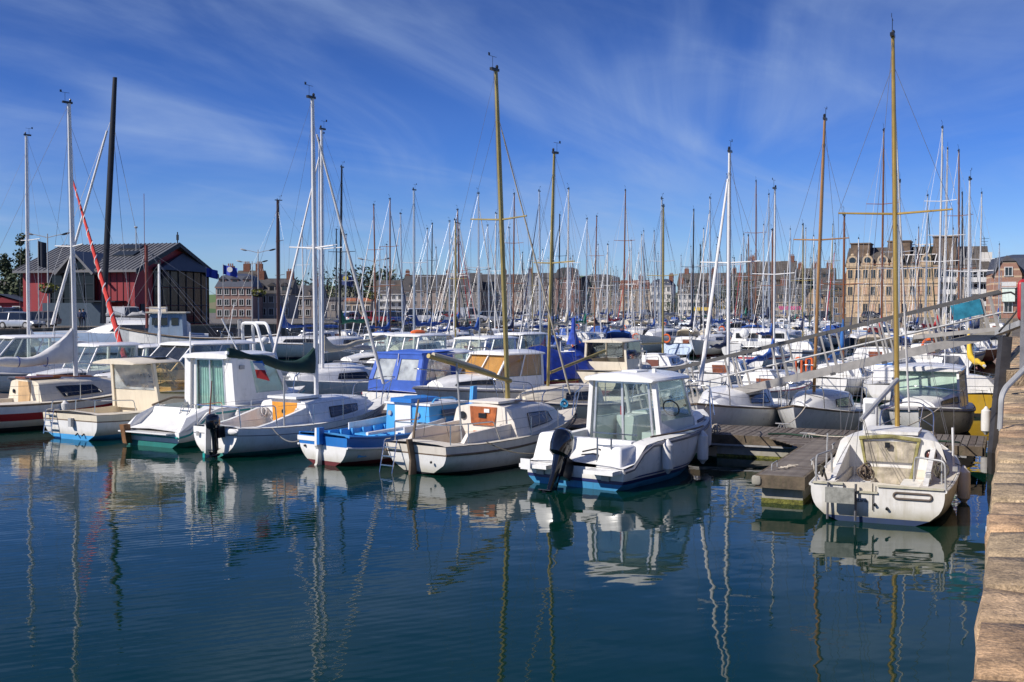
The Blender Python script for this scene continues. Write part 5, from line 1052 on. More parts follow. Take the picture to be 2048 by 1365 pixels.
building('tall cream town house with a dark mansard roof', 1300, 1342, 362, 572, 558, 9, WHW, SLATEN, 4, 4, 'mansard', (.9,), 2)
building('dark long roofed house behind the white town houses', 1355, 1490, 380, 572, 546, 10, DGAB, SLATEB, 3, 8, 'gable', (.1, .5, .8), 4)
building('white town house with yellow awning', 1356, 1402, 345, 588, 566, 8, WHW, SLATEB, 3, 5, 'gable', (.05,), 2)
building('pale town house next to the yellow awning', 1404, 1452, 345, 590, 570, 8, TANW, SLATE, 3, 4, 'gable', (.9,), 2)
building('brown old house left of the tall gabled house', 1452, 1500, 335, 584, 562, 8, STUC2, SLATEB, 3, 3, 'gable', (.5,), 1)
building('tall gabled brown house with a red brick chimney', 1492, 1586, 330, 560, 522, 10, DGAB, SLATEB, 4, 6, 'gable', (1578, 1500), 3)
building('second row house with many chimneys', 1586, 1665, 335, 560, 536, 10, DGAB, SLATEB, 3, 4, 'gable', (.15, .5, .85), 2)
building('stone cottage with a steep slate roof and small dormers', 1545, 1606, 305, 604, 568, 8, TANW, SLATE, 2, 4, 'gable', (.3,), 2)
building('stone cottage with its gable toward the water', 1602, 1648, 300, 606, 572, 9, mat('warm stone', (.45, .31, .19), .9, var=.2, scale=.8), SLATEB, 2, 3, 'front', (.9,), 0)
building('brown stone house left of the mansion', 1646, 1694, 292, 590, 558, 9, mat('brown stone', (.25, .17, .115), .9, var=.25, scale=.8), SLATEB, 2, 3, 'gable', (.3, .9), 1)
for px0, px1, py, Y, m_, lab in ((1384, 1422, 618, 338, mat('awning yellow', (.62, .42, .03), .8), 'yellow cafe awning under the white town house'), (1432, 1490, 616, 334, MATS['awning yellow'], 'long yellow cafe awning right of the first one'), (1556, 1600, 616, 298, mat('awning pink', (.42, .06, .16), .8), 'pink awning before the stone cottage')):
    a = atz(px0, Y, 0); w_ = (px1-px0)/FPX*Y; z_ = at(0, py, Y).z; o = thing('awning', lab, 'awning', (a.x, Y, z_)); MB().slab([(0, -2, -.6), (w_, -2, -.6), (w_, 0, .4), (0, 0, .4)], .06).build('canvas', m_, o, smooth=0)
    for x in (.1, w_/2, w_-.1): MB().tube([(x, -1.95, LZ-z_), (x, -1.95, -.6)], .05, 5).build('pole', GALV, o)
# --- stone mansion on the right
MANW = bpy.data.materials.new('dressed stone'); MANW.use_nodes = True; t = MANW.node_tree; b = t.nodes['Principled BSDF']; b.inputs['Roughness'].default_value = .9
tc = t.nodes.new('ShaderNodeTexCoord'); mp = t.nodes.new('ShaderNodeMapping'); mp.inputs['Rotation'].default_value = (pi/2, 0, 0); t.links.new(tc.outputs['Object'], mp.inputs[0])
bk = t.nodes.new('ShaderNodeTexBrick'); bk.inputs['Scale'].default_value = 1; bk.inputs['Brick Width'].default_value = .9; bk.inputs['Row Height'].default_value = .42; bk.inputs['Mortar Size'].default_value = .025; t.links.new(mp.outputs[0], bk.inputs['Vector'])
bk.inputs['Color1'].default_value = (.58, .43, .27, 1); bk.inputs['Color2'].default_value = (.48, .345, .215, 1); bk.inputs['Mortar'].default_value = (.27, .19, .12, 1); t.links.new(bk.outputs['Color'], b.inputs['Base Color'])
ROSE = mat('window board', (.52, .33, .21), .8)
MY = 268; Mn, mw, mh, mr = building('long sandstone mansion with ox eye dormers, big chimneys and a burnt open roof', 1692, 1878, 275, 534, 494, 13, MANW, SLATEB, 3, 12, 'gable', (), 0, ww=1.25, wh=2.3, name='mansion', cat='mansion', fr=mat('stone frame', (.50, .38, .25), .9), skip=[(0, 0)], rz=radians(-24.5), wd=21.9)
for f in (1, 2): MB().box((mw/2, -.10, mh/3*f), (mw+.1, .2, .28)).build('string_course', MANW, Mn, smooth=0)
for c_ in range(12):
    for f in (0, 1):
        if (c_*7+f*3) % 5 < 3 and (f, c_) != (0, 0): MB().box((mw*(c_+.5)/12, -.075, mh/3*(f+.55)), (1.0, .06, 1.9)).build('window_board', ROSE, Mn, smooth=0)
X_ = lambda px: (275*(px-1024)/FPX-83.5)/(.91+.415*(px-1024)/FPX)
for px, w_, top in ((1716, 4.6, 484), (1794, 5.2, 481), (1886, 5.2, 474)):
    zt = at(0, top, MY).z-LZ; c2 = MB().hexa([(X_(px)-w_/2, 3, mh-.5), (X_(px)+w_/2, 3, mh-.5), (X_(px)+w_/2, 9.5, mh-.5), (X_(px)-w_/2, 9.5, mh-.5), (X_(px)-w_/2, 3, zt), (X_(px)+w_/2, 3, zt), (X_(px)+w_/2, 9.5, zt), (X_(px)-w_/2, 9.5, zt)]).build('chimney', mat('dark chimney stone', (.17, .12, .085), .9, var=.35, scale=.7), Mn, smooth=0)
    MB().box((X_(px), 6.2, zt+.1), (w_+.4, 6.9, .3)).build('chimney_cap', MATS['dark chimney stone'], c2, smooth=0)
for px in (1704, 1734, 1764, 1792, 1852):
    x = X_(px); d_ = MB().tube([(x, -.2, mh+1.5), (x, 2.6, mh+1.5)], 1.25, 14).build('dormer', MATS['stone frame'], Mn); MB().tube([(x, -.26, mh+1.5), (x, -.2, mh+1.5)], .8, 14).build('ox_eye_window', WINDK, d_); MB().box((x, .0, mh+.45), (2.9, .7, .9)).build('dormer_base', MATS['stone frame'], d_, smooth=0); MB().ell((x, .3, mh+2.9), (.5, .5, .35), 8, 5).build('finial', MATS['stone frame'], d_)
x0, x1 = X_(1803), X_(1868)
fq = lambda x, k, dz: (x, lerp(-.3, 6.5, k), lerp(mh+.15, mr, k)+dz)
MB().slab([fq(x0, .03, .05), fq(x1, .03, .05), fq(x1, .97, .05), fq(x0, .97, .05)], .05).build('burnt_opening', mat('charred black', (.012, .011, .010), .9), Mn, smooth=0)
for i in range(8): x = lerp(x0, x1, i/7.0); MB().tube([fq(x, 0, .3), fq(x+.6, 1.0, .4)], .13, 5).build('rafter', CVWHITE if i % 2 else WOODD, Mn)
for k_ in (.45, 1.0): MB().tube([fq(x0, k_, .45), fq(x1, k_, .5)], .13, 5).build('purlin', CVWHITE, Mn)
# white flats behind, brick villa
WF, fw, fh_, _ = building('white modern flats with balconies beside the mansion', 1872, 1968, 268, 540, 491, 14, WHW, SLATEB, 4, 5, 'gable', (), 0, ww=2.4, wh=2.0, name='apartment_block', cat='flats')
for f in (1, 2, 3):
    for x0, x1 in ((.5, fw*.36), (fw*.58, fw-.4)): MB().box(((x0+x1)/2, -.7, fh_/4*f-.1), (x1-x0, 1.4, .22)).box(((x0+x1)/2, -1.35, fh_/4*f+.5), (x1-x0, .08, .9)).build('balcony', WINFR, WF, smooth=0)
MB().box((fw*.97, 5, fh_+2.0), (fw*.22, 6, 4.4)).build('stair_tower', WHW, WF, smooth=0)
MB().box((fw*.46, -.3, fh_*.42), (fw*.14, .6, fh_*.84)).build('stone_bay', MANW, WF, smooth=0)
an = MB().tube([(fw*.94, 4, fh_+3), (fw*.94, 4, fh_+8)], .06, 5); [an.box((fw*.94, 4, fh_+7.6-q*.7), (2.2-q*.5, .08, .08)) for q in range(3)]; an.build('antenna', DKFR, WF)
BV = bpy.data.materials.new('banded brick'); BV.use_nodes = True; t = BV.node_tree; b = t.nodes['Principled BSDF']; b.inputs['Roughness'].default_value = .9
tc = t.nodes.new('ShaderNodeTexCoord'); sp_ = t.nodes.new('ShaderNodeSeparateXYZ'); t.links.new(tc.outputs['Object'], sp_.inputs[0]); mm_ = t.nodes.new('ShaderNodeMath'); mm_.operation = 'MODULO'; mm_.inputs[1].default_value = 1.5; t.links.new(sp_.outputs[2], mm_.inputs[0]); gt = t.nodes.new('ShaderNodeMath'); gt.operation = 'GREATER_THAN'; gt.inputs[1].default_value = 1.15; t.links.new(mm_.outputs[0], gt.inputs[0])
nn = t.nodes.new('ShaderNodeTexNoise'); nn.inputs['Scale'].default_value = 2.5; t.links.new(tc.outputs['Object'], nn.inputs['Vector']); m1 = t.nodes.new('ShaderNodeMix'); m1.data_type = 'RGBA'; t.links.new(nn.outputs[0], m1.inputs[0]); m1.inputs[6].default_value = (.24, .11, .08, 1); m1.inputs[7].default_value = (.40, .24, .17, 1)
m2 = t.nodes.new('ShaderNodeMix'); m2.data_type = 'RGBA'; t.links.new(gt.outputs[0], m2.inputs[0]); t.links.new(m1.outputs[2], m2.inputs[6]); m2.inputs[7].default_value = (.52, .38, .25, 1); t.links.new(m2.outputs[2], b.inputs['Base Color'])
VI, vw, vh, vr = building('villa of banded brick and stone with a dark mansard roof at the right edge', 1982, 2130, 235, 548, 508, 11, BV, SLATEN, 3, 5, 'mansard', (), 0, ww=1.3, wh=2.0, name='villa', cat='villa', fr=MATS['stone frame'])
gx_ = vw*.20; MB().hexa([(gx_-2.6, -1.2, 0), (gx_+2.6, -1.2, 0), (gx_+2.6, 2, 0), (gx_-2.6, 2, 0), (gx_-2.6, -1.2, vh), (gx_+2.6, -1.2, vh), (gx_+2.6, 2, vh), (gx_-2.6, 2, vh)]).build('bay', BV, VI, smooth=0)
MB().add([(gx_-3.2, -1.5, vh-.6), (gx_+3.2, -1.5, vh-.6), (gx_-1.4, -1.5, vh+2.6), (gx_+1.4, -1.5, vh+2.6), (gx_-3.2, 4, vh-.6), (gx_+3.2, 4, vh-.6), (gx_-1.4, 4, vh+2.6), (gx_+1.4, 4, vh+2.6), (gx_, 2, vh+4)], [(0, 2, 6, 4), (1, 5, 7, 3), (2, 3, 8), (2, 8, 6), (3, 7, 8)]).build('bay_roof', SLATE, VI, smooth=0)
MB().add([(gx_-2.6, -1.21, vh-.1), (gx_+2.6, -1.21, vh-.1), (gx_+1.4, -1.21, vh+2.5), (gx_-1.4, -1.21, vh+2.5)], [(0, 1, 2, 3)]).build('bay_gable', BV, VI, smooth=0); add_window(VI, gx_, -1.26, vh+.4, 1.6, 2.0); add_window(VI, gx_, -1.26, vh*.25, 1.8, 2.4); MB().box((gx_, -1.7, vh*.52), (2.4, 1.0, 2.8)).build('oriel', CURTP, VI, smooth=0); MB().box((gx_, -1.8, vh*.52+1.6), (2.8, 1.2, .2)).box((gx_, -2.3, vh*.52+2.3), (2.8, .1, .9)).build('balcony', WINFR, VI, smooth=0)
for x in (vw*.5, vw*.72): d_ = MB().box((x, .6, vh+1.3), (1.5, 1.4, 2.2)).build('dormer', WINFR, VI, smooth=0); MB().box((x, -.13, vh+1.2), (1.0, .08, 1.7)).build('dormer_window', WINDK, d_, smooth=0)
# pieces of far town to close the skyline
building('grey house behind the right end of the flats', 1240, 1300, 400, 590, 566, 10, STUC2, SLATE, 3, 4, 'gable', (.4,), 0)
building('plain grey hall at the far left behind the trees', -60, 30, 300, 590, 560, 14, STUC2, SLATE, 3, 6, 'gable')

# --- cars
def car_proto(kind):
    t_ = thing('parked_car', 'x', 'car'); P = {'hatch': (3.9, 1.7, .78, 1.47), 'suv': (4.5, 1.85, 1.0, 1.85), 'van': (4.4, 1.8, 1.05, 1.95), 'estate': (4.5, 1.76, .82, 1.5)}[kind]; L, W_, bz_, rz_ = P; h = W_/2
    S_ = [(0, .55, bz_*.8), (.05, .32, bz_*.95), (.25, .25, bz_), (L*.25, .22, bz_), (L*.7, .22, bz_), (L*.74, .22, bz_*.98), (L-.2, .28, bz_*.82), (L, .45, bz_*.65)]
    mb = MB(); mb.loft([[(x, -h*.97, z0), (x, -h, lerp(z0, z1, .5)), (x, -h*.93, z1), (x, 0, z1+.03), (x, h*.93, z1), (x, h, lerp(z0, z1, .5)), (x, h*.97, z0)] for x, z0, z1 in S_]); mb.build('body', WPLASTIC, t_)
    xr0, xr1 = {'hatch': (.35, 2.35), 'suv': (.35, 2.7), 'van': (.12, 2.9), 'estate': (.3, 2.6)}[kind]; xb0, xb1 = .12 if kind != 'van' else .08, L*.74
    g = MB(); g.loft([[(x0, -h*.92, bz_-.02), (x1, -h*.78, rz_-.06), (x1, h*.78, rz_-.06), (x0, h*.92, bz_-.02)] for x0, x1 in ((xb0, xr0), (xb1, xr1))]); g.build('windows', WINDK, t_, smooth=0)
    MB().loft([[(x, -h*w_, z), (x, 0, z+.05), (x, h*w_, z), (x, h*w_*.98, z-.06), (x, -h*w_*.98, z-.06)] for x, w_, z in ((xr0-.1, .76, rz_-.04), (xr0+.2, .80, rz_), (xr1-.2, .80, rz_), (xr1+.05, .76, rz_-.04))]).build('roof', WPLASTIC, t_)
    if kind == 'van': MB().hexa([(.1, -h*.95, bz_-.05), (1.9, -h*.95, bz_-.05), (1.9, h*.95, bz_-.05), (.1, h*.95, bz_-.05), (.14, -h*.82, rz_-.05), (1.9, -h*.82, rz_-.05), (1.9, h*.82, rz_-.05), (.14, h*.82, rz_-.05)]).build('cargo_side', WPLASTIC, t_, smooth=0)
    for x in (.75, L-.8):
        for s_ in (1, -1):
            w_ = MB().tube([(x, s_*(h-.2), .32), (x, s_*(h+.01), .32)], .32, 14).build('wheel', RUBBER, t_); MB().tube([(x, s_*(h-.02), .32), (x, s_*(h+.025), .32)], .19, 10).build('rim', GALV, w_)
    for s_ in (1, -1):
        MB().box((L-.14, s_*h*.7, bz_*.72), (.14, .3, .14)).build('headlight', WPLASTIC, t_, smooth=0); MB().box((.04, s_*h*.78, bz_*.85), (.08, .18, .2)).build('taillight', RED, t_, smooth=0)
    for x in (xr0+.95, ): 
        for s_ in (1, -1): MB().box((x, s_*h*.86, lerp(bz_, rz_, .45)), (.08, .07, rz_-bz_-.05), rx=s_*.28).build('door_pillar', WPLASTIC, t_, smooth=0)
    return t_
CARP = {k: car_proto(k) for k in ('hatch', 'suv', 'van', 'estate')}; usedc = set()
SILV = mat('car silver', (.45, .46, .47), .3, .6); CBLK = mat('car dark', (.02, .022, .028), .2, coat=.5); CBLU = mat('car blue', (.03, .07, .2), .25, coat=.5); CGRY = mat('car grey', (.16, .165, .17), .3, .4); CWHT = mat('car white', (.75, .75, .74), .3, coat=.4); CRED = mat('car red', (.35, .02, .02), .3, coat=.4)
def car(kind, px, Y, rz, m_, label, z=LZ):
    o = CARP[kind] if kind not in usedc else copy_tree(CARP[kind]); usedc.add(kind); o.location = atz(px, Y, z); o.rotation_euler = (0, 0, radians(rz)); o['label'] = label; o['group'] = 'cars parked along the quays'
    for ch in o.children:
        if ch.name.split('.')[0] in ('body', 'roof', 'cargo_side', 'door_pillar'): ch.material_slots[0].link = 'OBJECT'; ch.material_slots[0].material = m_
car('hatch', 4, 97, -15, SILV, 'silver hatchback at the left edge before the red shed'); car('suv', 42, 100, 170, CBLK, 'black off road car before the red building'); car('van', 212, 106, 8, CWHT, 'white van parked before the blue ground floor of the red building')
car('estate', 118, 108, 185, CGRY, 'grey estate car half hidden between the van and the black car')
for i, (k_, px, m_, rz, lab) in enumerate((('hatch', 688, CWHT, 60, 'white hatchback leftmost on the middle quay'), ('estate', 722, CRED, 12, 'red estate car behind the diagonal white jib'), ('estate', 752, CBLU, 8, 'dark blue estate car on the middle quay'), ('hatch', 775, CWHT, 70, 'white hatchback left of the white off road car'), ('hatch', 790, SILV, 75, 'silver hatchback left of the white off road car'), ('suv', 812, CWHT, 14, 'white off road car, tallest on the middle quay'), ('hatch', 848, CBLU, 80, 'blue hatchback right of the white off road car'), ('estate', 868, SILV, 10, 'silver estate car under the green sail cover'), ('van', 908, CWHT, 15, 'white van on the middle quay'), ('hatch', 934, CWHT, 75, 'white hatchback right of the white van'), ('estate', 958, SILV, 12, 'silver estate car near the gold mast'), ('hatch', 985, CGRY, 70, 'grey hatchback rightmost on the middle quay'))):
    car(k_, px, 143+i*.7, rz, m_, lab)
for i in range(16):
    px = 1040+i*40; Y = 346 if px < 1420 else 318; 
    if px > 1600: break
    car(('hatch', 'estate', 'van', 'hatch')[i % 4], px, Y, 10*(i % 3), (CWHT, SILV, CGRY, CBLU, CWHT)[i % 5], ('white', 'silver', 'grey', 'blue', 'white')[i % 5]+' car on the far quay before '+('the middle flats' if px < 1110 else 'the tall flats' if px < 1160 else 'the rightmost flats' if px < 1245 else 'the narrow tan house' if px < 1300 else 'the cream town house' if px < 1345 else 'the white town house' if px < 1402 else 'the pale town house' if px < 1452 else 'the brown house' if px < 1500 else 'the gabled house' if px < 1550 else 'the cottages')+(', left one' if i % 2 == 0 else ', right one'))
car('estate', 1660, 244, 190, CBLK, 'black car parked left of the stone mansion', LZ); car('hatch', 1725, 238, 8, CGRY, 'grey car before the stone mansion', LZ)

# --- street lamps, flags, trees
def lamp(label, px, top, Y, basket=True, arm=1.3, one=False):
    p = atz(px, Y, LZ); hgt = at(0, top, Y).z-LZ; t_ = thing('street_lamp', label, 'street lamp', p, 0, 'double armed street lamps'); MB().tube([(0, 0, 0), (0, 0, hgt*.5), (0, 0, hgt)], [.10, .08, .05], 8).build('pole', GALV, t_)
    for s_ in (-1, 1):
        MB().tube([(0, 0, hgt-.35), (s_*arm*.6, 0, hgt-.15), (s_*arm, 0, hgt-.05)], .035, 6).build('arm', GALV, t_)
        MB().ell((s_*(arm+.35), 0, hgt-.0), (.42, .16, .10), 10, 5, Euler((0, -s_*.25, 0)).to_matrix()).build('lamp_head', GALV if s_ < 0 else BLACK, t_)
    if basket:
        z = hgt*.42; MB().ell((0, 0, z-.2), (.75, .5, .25)).build('basket', DKFR, t_); leafball(t_, (0, 0, z+.05), (.85, .6, .42), 160, .16, LEAFY, 3)
def leafball(root, c, r, n, s_, m_, seed, name='foliage', shell=.55):
    rl = random.Random(seed); mb = MB(); c = Vector(c)
    for i in range(n):
        while True:
            d = Vector((rl.uniform(-1, 1), rl.uniform(-1, 1), rl.uniform(-1, 1)))
            if .05 < d.length < 1: break
        d = d.normalized()*(d.length**shell); p = c+Vector((d.x*r[0], d.y*r[1], d.z*r[2])); a = Vector((rl.uniform(-1, 1), rl.uniform(-1, 1), rl.uniform(-1, 1))).normalized(); b_ = a.orthogonal().normalized(); q = s_*rl.uniform(.6, 1.3)
        mb.mi(i % 2 if isinstance(m_, list) else 0).add([p-a*q, p+b_*q*.6, p+a*q, p-b_*q*.6], [(0, 1, 2, 3)])
    return mb.build(name, m_, root, smooth=0)
LEAFY = mat('yellow green leaves', (.17, .17, .02), .7, var=.5, scale=3); LEAF1 = mat('dark green leaves', (.03, .055, .018), .7, var=.4, scale=1); LEAF2 = mat('olive leaves', (.06, .08, .03), .7, var=.4, scale=1)
lamp('double street lamp with a flower basket left of the red building', 97, 468, 100); lamp('tall double street lamp with a flower basket right of the red building', 517, 500, 126); lamp('lower double street lamp just left of the tall one', 505, 523, 142, False); lamp('double street lamp with a flower basket behind the brown mast', 748, 518, 138); lamp('double street lamp far behind the gold mast', 955, 538, 160, False)
def flag(label, px, top, Y, cols, fx=1.3, fh=.8, dirx=1, disc_=None):
    p = atz(px, Y, LZ); hgt = at(0, top, Y).z-LZ; t_ = thing('flagpole', label, 'flag', p); MB().tube([(0, 0, 0), (0, 0, hgt)], [.06, .035], 6).build('pole', GALV, t_)
    a = [[(dirx*fx*i/8, .14*sin(i*1.1), hgt-.1-.25*fx*(i/8)-fh*j) for i in range(9)] for j in (0, 1)]; f = MB().loft(a, False, False, False).build('cloth', cols, t_)
    if disc_: MB().tube([(dirx*fx*.5, -.16, hgt-.62), (dirx*fx*.5, -.12, hgt-.62)], .3, 14).build('emblem', disc_, t_)
flag('blue flag with a white patch over the slate houses', 447, 528, 118, mat('flag blue', (.02, .05, .36), .8), 1.5, 1.0, 1, CVWHITE); flag('dark blue flag beside the red building gable', 413, 534, 124, MATS['flag blue'], 1.3, 1.0); flag('navy flag with a yellow disc before the green hill', 678, 546, 120, mat('flag navy', (.03, .05, .16), .8), 1.5, 1.1, 1, mat('flag yellow', (.6, .5, .08), .8)); flag('dark drooping flag left of the red building', 78, 480, 96, mat('flag dark', (.02, .025, .04), .8), .7, 2.2)
def tree(label, px, Y, hgt, w, kind='round', n=900, seed=1, name='tree', group=None, z=LZ):
    p = atz(px, Y, z); t_ = thing(name, label, 'tree', p, 0, group); rl = random.Random(seed); MB().tube([(0, 0, 0), (.1, 0, hgt*.3), (0, .1, hgt*.75)], [w*.07, w*.05, w*.02], 7).build('trunk', WOODD, t_)
    mb = MB(); lv = []
    cl = [(rl.uniform(-.5, .5)*w, rl.uniform(-.5, .5)*w, hgt*(rl.uniform(.25, .9) if kind == 'round' else rl.uniform(.12, .95)), rl.uniform(.25, .45)*w) for _ in range(14 if kind == 'round' else 20)]
    if kind != 'round': cl = [(x*(1.1-z_/hgt)*.9, y*(1.1-z_/hgt), z_, r*(1.15-.7*z_/hgt)) for x, y, z_, r in cl]
    for i in range(n):
        x, y, z_, r = rl.choice(cl); d = Vector((rl.gauss(0, 1), rl.gauss(0, 1), rl.gauss(0, 1))).normalized()*r*rl.random()**.4; q = Vector((x, y, z_))+d; a = Vector((rl.uniform(-1, 1), rl.uniform(-1, 1), rl.uniform(-1, 1))).normalized(); b_ = a.orthogonal().normalized(); s_ = w*.055*rl.uniform(.6, 1.4)
        mb.mi(i % 2).add([q-a*s_, q+b_*s_*.6, q+a*s_, q-b_*s_*.6], [(0, 1, 2, 3)])
    mb.build('crown', [LEAF1, LEAF2], t_, smooth=0); return t_
tree('tall poplar left of the red building, behind the lamp', 42, 150, 12.5, 3.6, 'col', 1500, 2, 'poplar'); tree('second shorter poplar at the left edge', 12, 152, 9.5, 3.6, 'col', 1300, 3, 'poplar'); tree('thin poplar just right of the lamp post', 92, 165, 10.5, 2.6, 'col', 900, 4, 'poplar'); tree('round tree low at the left edge', 28, 146, 6.0, 5.0, 'round', 1100, 5)
tree('round green tree between the white and pale town houses', 1452, 330, 9, 7, 'round', 900, 6); tree('dark tree right of the yellow green tree', 1478, 326, 11, 6, 'round', 900, 7); tree('small dark tree beside the narrow tan house', 1348, 352, 7, 4, 'round', 500, 8)
for i, (px, hh, w_) in enumerate(((655, 20, 16), (700, 14, 14), (722, 22, 20), (745, 24, 22), (768, 20, 18), (610, 16, 16), (585, 14, 14), (790, 17, 14))): tree(('wooded clump on the hill, '+('leftmost', 'third from left', 'fifth from left', 'sixth from left', 'seventh from left', 'second from left', 'first beyond the lamps', 'rightmost')[i]), px, 700+i*9, hh, w_, 'round', 500, 20+i, 'hill_tree', 'wooded clumps on the hill', LZ+6)
py_ = thing('radio_mast', 'slim lattice radio mast beyond the hill behind the white hotel', 'radio mast', atz(793, 900, LZ)); hgt = at(0, 529, 900).z-LZ; mb = MB()
for s_ in ((-1, -1), (1, -1), (1, 1), (-1, 1)): mb.tube([(s_[0]*1.0, s_[1]*1.0, 0), (s_[0]*.35, s_[1]*.35, hgt)], .12, 4)
mb.build('lattice_leg', GALV, py_); [MB().box((0, 0, hgt*k_/10), (2.2-k_*.12, 2.2-k_*.12, .3)).build('platform', GALV, py_, smooth=0) for k_ in range(3, 11)]
# people on the far quays
def person(label, px, Y, top_m, legs_m, face=0, stride=.12):
    p = atz(px, Y, LZ); t_ = thing('person', label, 'person', p, face)
    me = bpy.data.meshes.new('body'); V_ = [(0, 0, .95), (0, 0, 1.18), (0, 0, 1.42), (0, 0, 1.52), (0, 0, 1.66), (0, .2, 1.40), (-.02, .25, 1.12), (.08, .24, .88), (0, -.2, 1.40), (-.02, -.25, 1.12), (.08, -.24, .88), (0, .1, .9), (stride, .11, .5), (stride*.6, .11, .08), (stride*.6+.16, .11, .04), (0, -.1, .9), (-stride*.4, -.11, .5), (-stride*1.4, -.11, .1), (-stride*1.4+.16, -.11, .04)]
    E_ = [(0, 1), (1, 2), (2, 3), (3, 4), (2, 5), (5, 6), (6, 7), (2, 8), (8, 9), (9, 10), (0, 11), (11, 12), (12, 13), (13, 14), (0, 15), (15, 16), (16, 17), (17, 18)]
    me.from_pydata(V_, E_, []); o = bpy.data.objects.new('body', me); COL.objects.link(o); md = o.modifiers.new('s', 'SKIN'); R = [.15, .14, .16, .06, .10, .07, .05, .04, .07, .05, .04, .09, .065, .045, .04, .09, .065, .045, .04]
    for v, r in zip(me.skin_vertices[0].data, R): v.radius = (r, r)
    me.skin_vertices[0].data[0].use_root = True; o.modifiers.new('b', 'SUBSURF').levels = 1
    bpy.context.view_layer.update(); m2 = bpy.data.meshes.new_from_object(o.evaluated_get(bpy.context.evaluated_depsgraph_get())); bpy.data.objects.remove(o)
    skin = mat('skin', (.45, .27, .19), .6); m2.materials.clear(); [m2.materials.append(q) for q in (legs_m, top_m, skin)]
    for q in m2.polygons: z = q.center.z; q.material_index = 2 if z > 1.5 or (z < .98 and abs(q.center.y) > .19) else 1 if z > .98 else 0; q.use_smooth = True
    put('body', m2, t_); MB().ell((-.01, 0, 1.70), (.11, .10, .09), 10, 6).build('hair', mat('dark hair', (.03, .02, .015), .8), t_)
person('person in dark clothes standing by the white van', 160, 102, CVNAVY, BLACK, 1.2); person('person in a blue top walking beside the person in black', 167, 103, mat('denim', (.05, .09, .18), .8), CVNAVY, -1)

building('long plain grey house far to the left behind the red shed', -420, -230, 150, 585, 560, 10, STUC2, SLATE, 2, 8, 'gable', (.2, .8), 3)
building('tan house far to the left next to the red shed', -225, -80, 165, 580, 556, 10, TANW, SLATEB, 2, 6, 'gable', (.5,), 2)
# ------------------------------------------------------------------ second row and the boats behind it
def fromtip(px, Y, L, hd):   # root position of a boat whose bow stands on the bearing px at depth Y
    b = atz(px, Y, 0); a = radians(hd); return Vector((b.x-L*sin(a), b.y-L*cos(a), 0))
def sailer(label, pos, hd, L=6.5, B=2.3, fb=(.62, .6, .92), hm=GEL, boot=AFBLUE, dm=DECK, top=8.5, mx=.54, mm=WMAST, cover=None, furl=None, strake=None, group=None, hat=TEAK, r=.06, bt=.72, lean=(0, 0), win=WINDK, bl=None, trunk_m=None, sp=(.53,), boomz=None, drop=0, cut=1.0, ties=None, outb=False, stripe=None, high=.5, pul=True, noboom=False, name='sailboat', lad=False):
    if pos[0] == 'm': a = radians(hd); pos = atz(pos[1], pos[2], 0)-Vector((sin(a), cos(a), 0))*(mx*L)
    Hl = Hull(L, B, bt, fb, rake=.12*L, ns=2.4, nm=2.3, kd=.4, sk=-.02, srake=-.02)
    R_ = boat(name, label, 'sailboat', pos, hd, group)
    std(R_, Hl, band_rows(.12, stripe and (.10, .2), 0, 0, 1, 2), [hm, boot, stripe or hm], (.3, .36*L, .26*B, .24), dm, strake, .02, -.02)
    z = fb[1]+.46; q = L; hw = B*.40
    tr = Trunk(Hl, [(.36*q, hw, hw*.80, z), (.46*q, hw*.97, hw*.74, z+.02), (.62*q, hw*.80, hw*.58, z), (.76*q, hw*.46, hw*.3, z-.08), (.82*q, hw*.3, hw*.15, z-.16)], .07); tr.mesh().build('coachroof', trunk_m or hm if hm in (GEL, CREAM, GELD, PEACH) else GEL, R_)
    tr.window(R_, [(.42*q, .25), (.62*q, .28), (.60*q, .72), (.43*q, .74)], win)
    if hat: hatch(R_, .36*q-.01, hw*.30, hw*.38, fb[1]-.1, z+.01, hat); MB().box((.42*q, 0, z+.1), (.12*q, hw*.8, .05)).build('sliding_hatch', trunk_m or GEL, R_, smooth=0)
    mast(R_, mx*q, z+.06, top, r, mm, sp, B*.34, Hl, lean=lean, wire=.0045, furl=furl, shroud_n=2)
    if not noboom: boom(R_, mx*q-.05, boomz or z+.62, bl or .42*L, mm, cover, 0, drop, .045, .14, high, ties)
    if pul: pulpit(R_, Hl, .55, 1.0); pushpit(R_, Hl, .5, .8); lifelines(R_, Hl, 1.0, L-.95, 2, .48)
    if outb: outboard(R_, (-.02, -.3*B, fb[0]+.1), .8)
    if lad: ladder(R_, (-.02, .2*B, fb[0]), (-.1, .2*B, .05), .28, 4, .012)
    R_['L'] = L; return R_, Hl
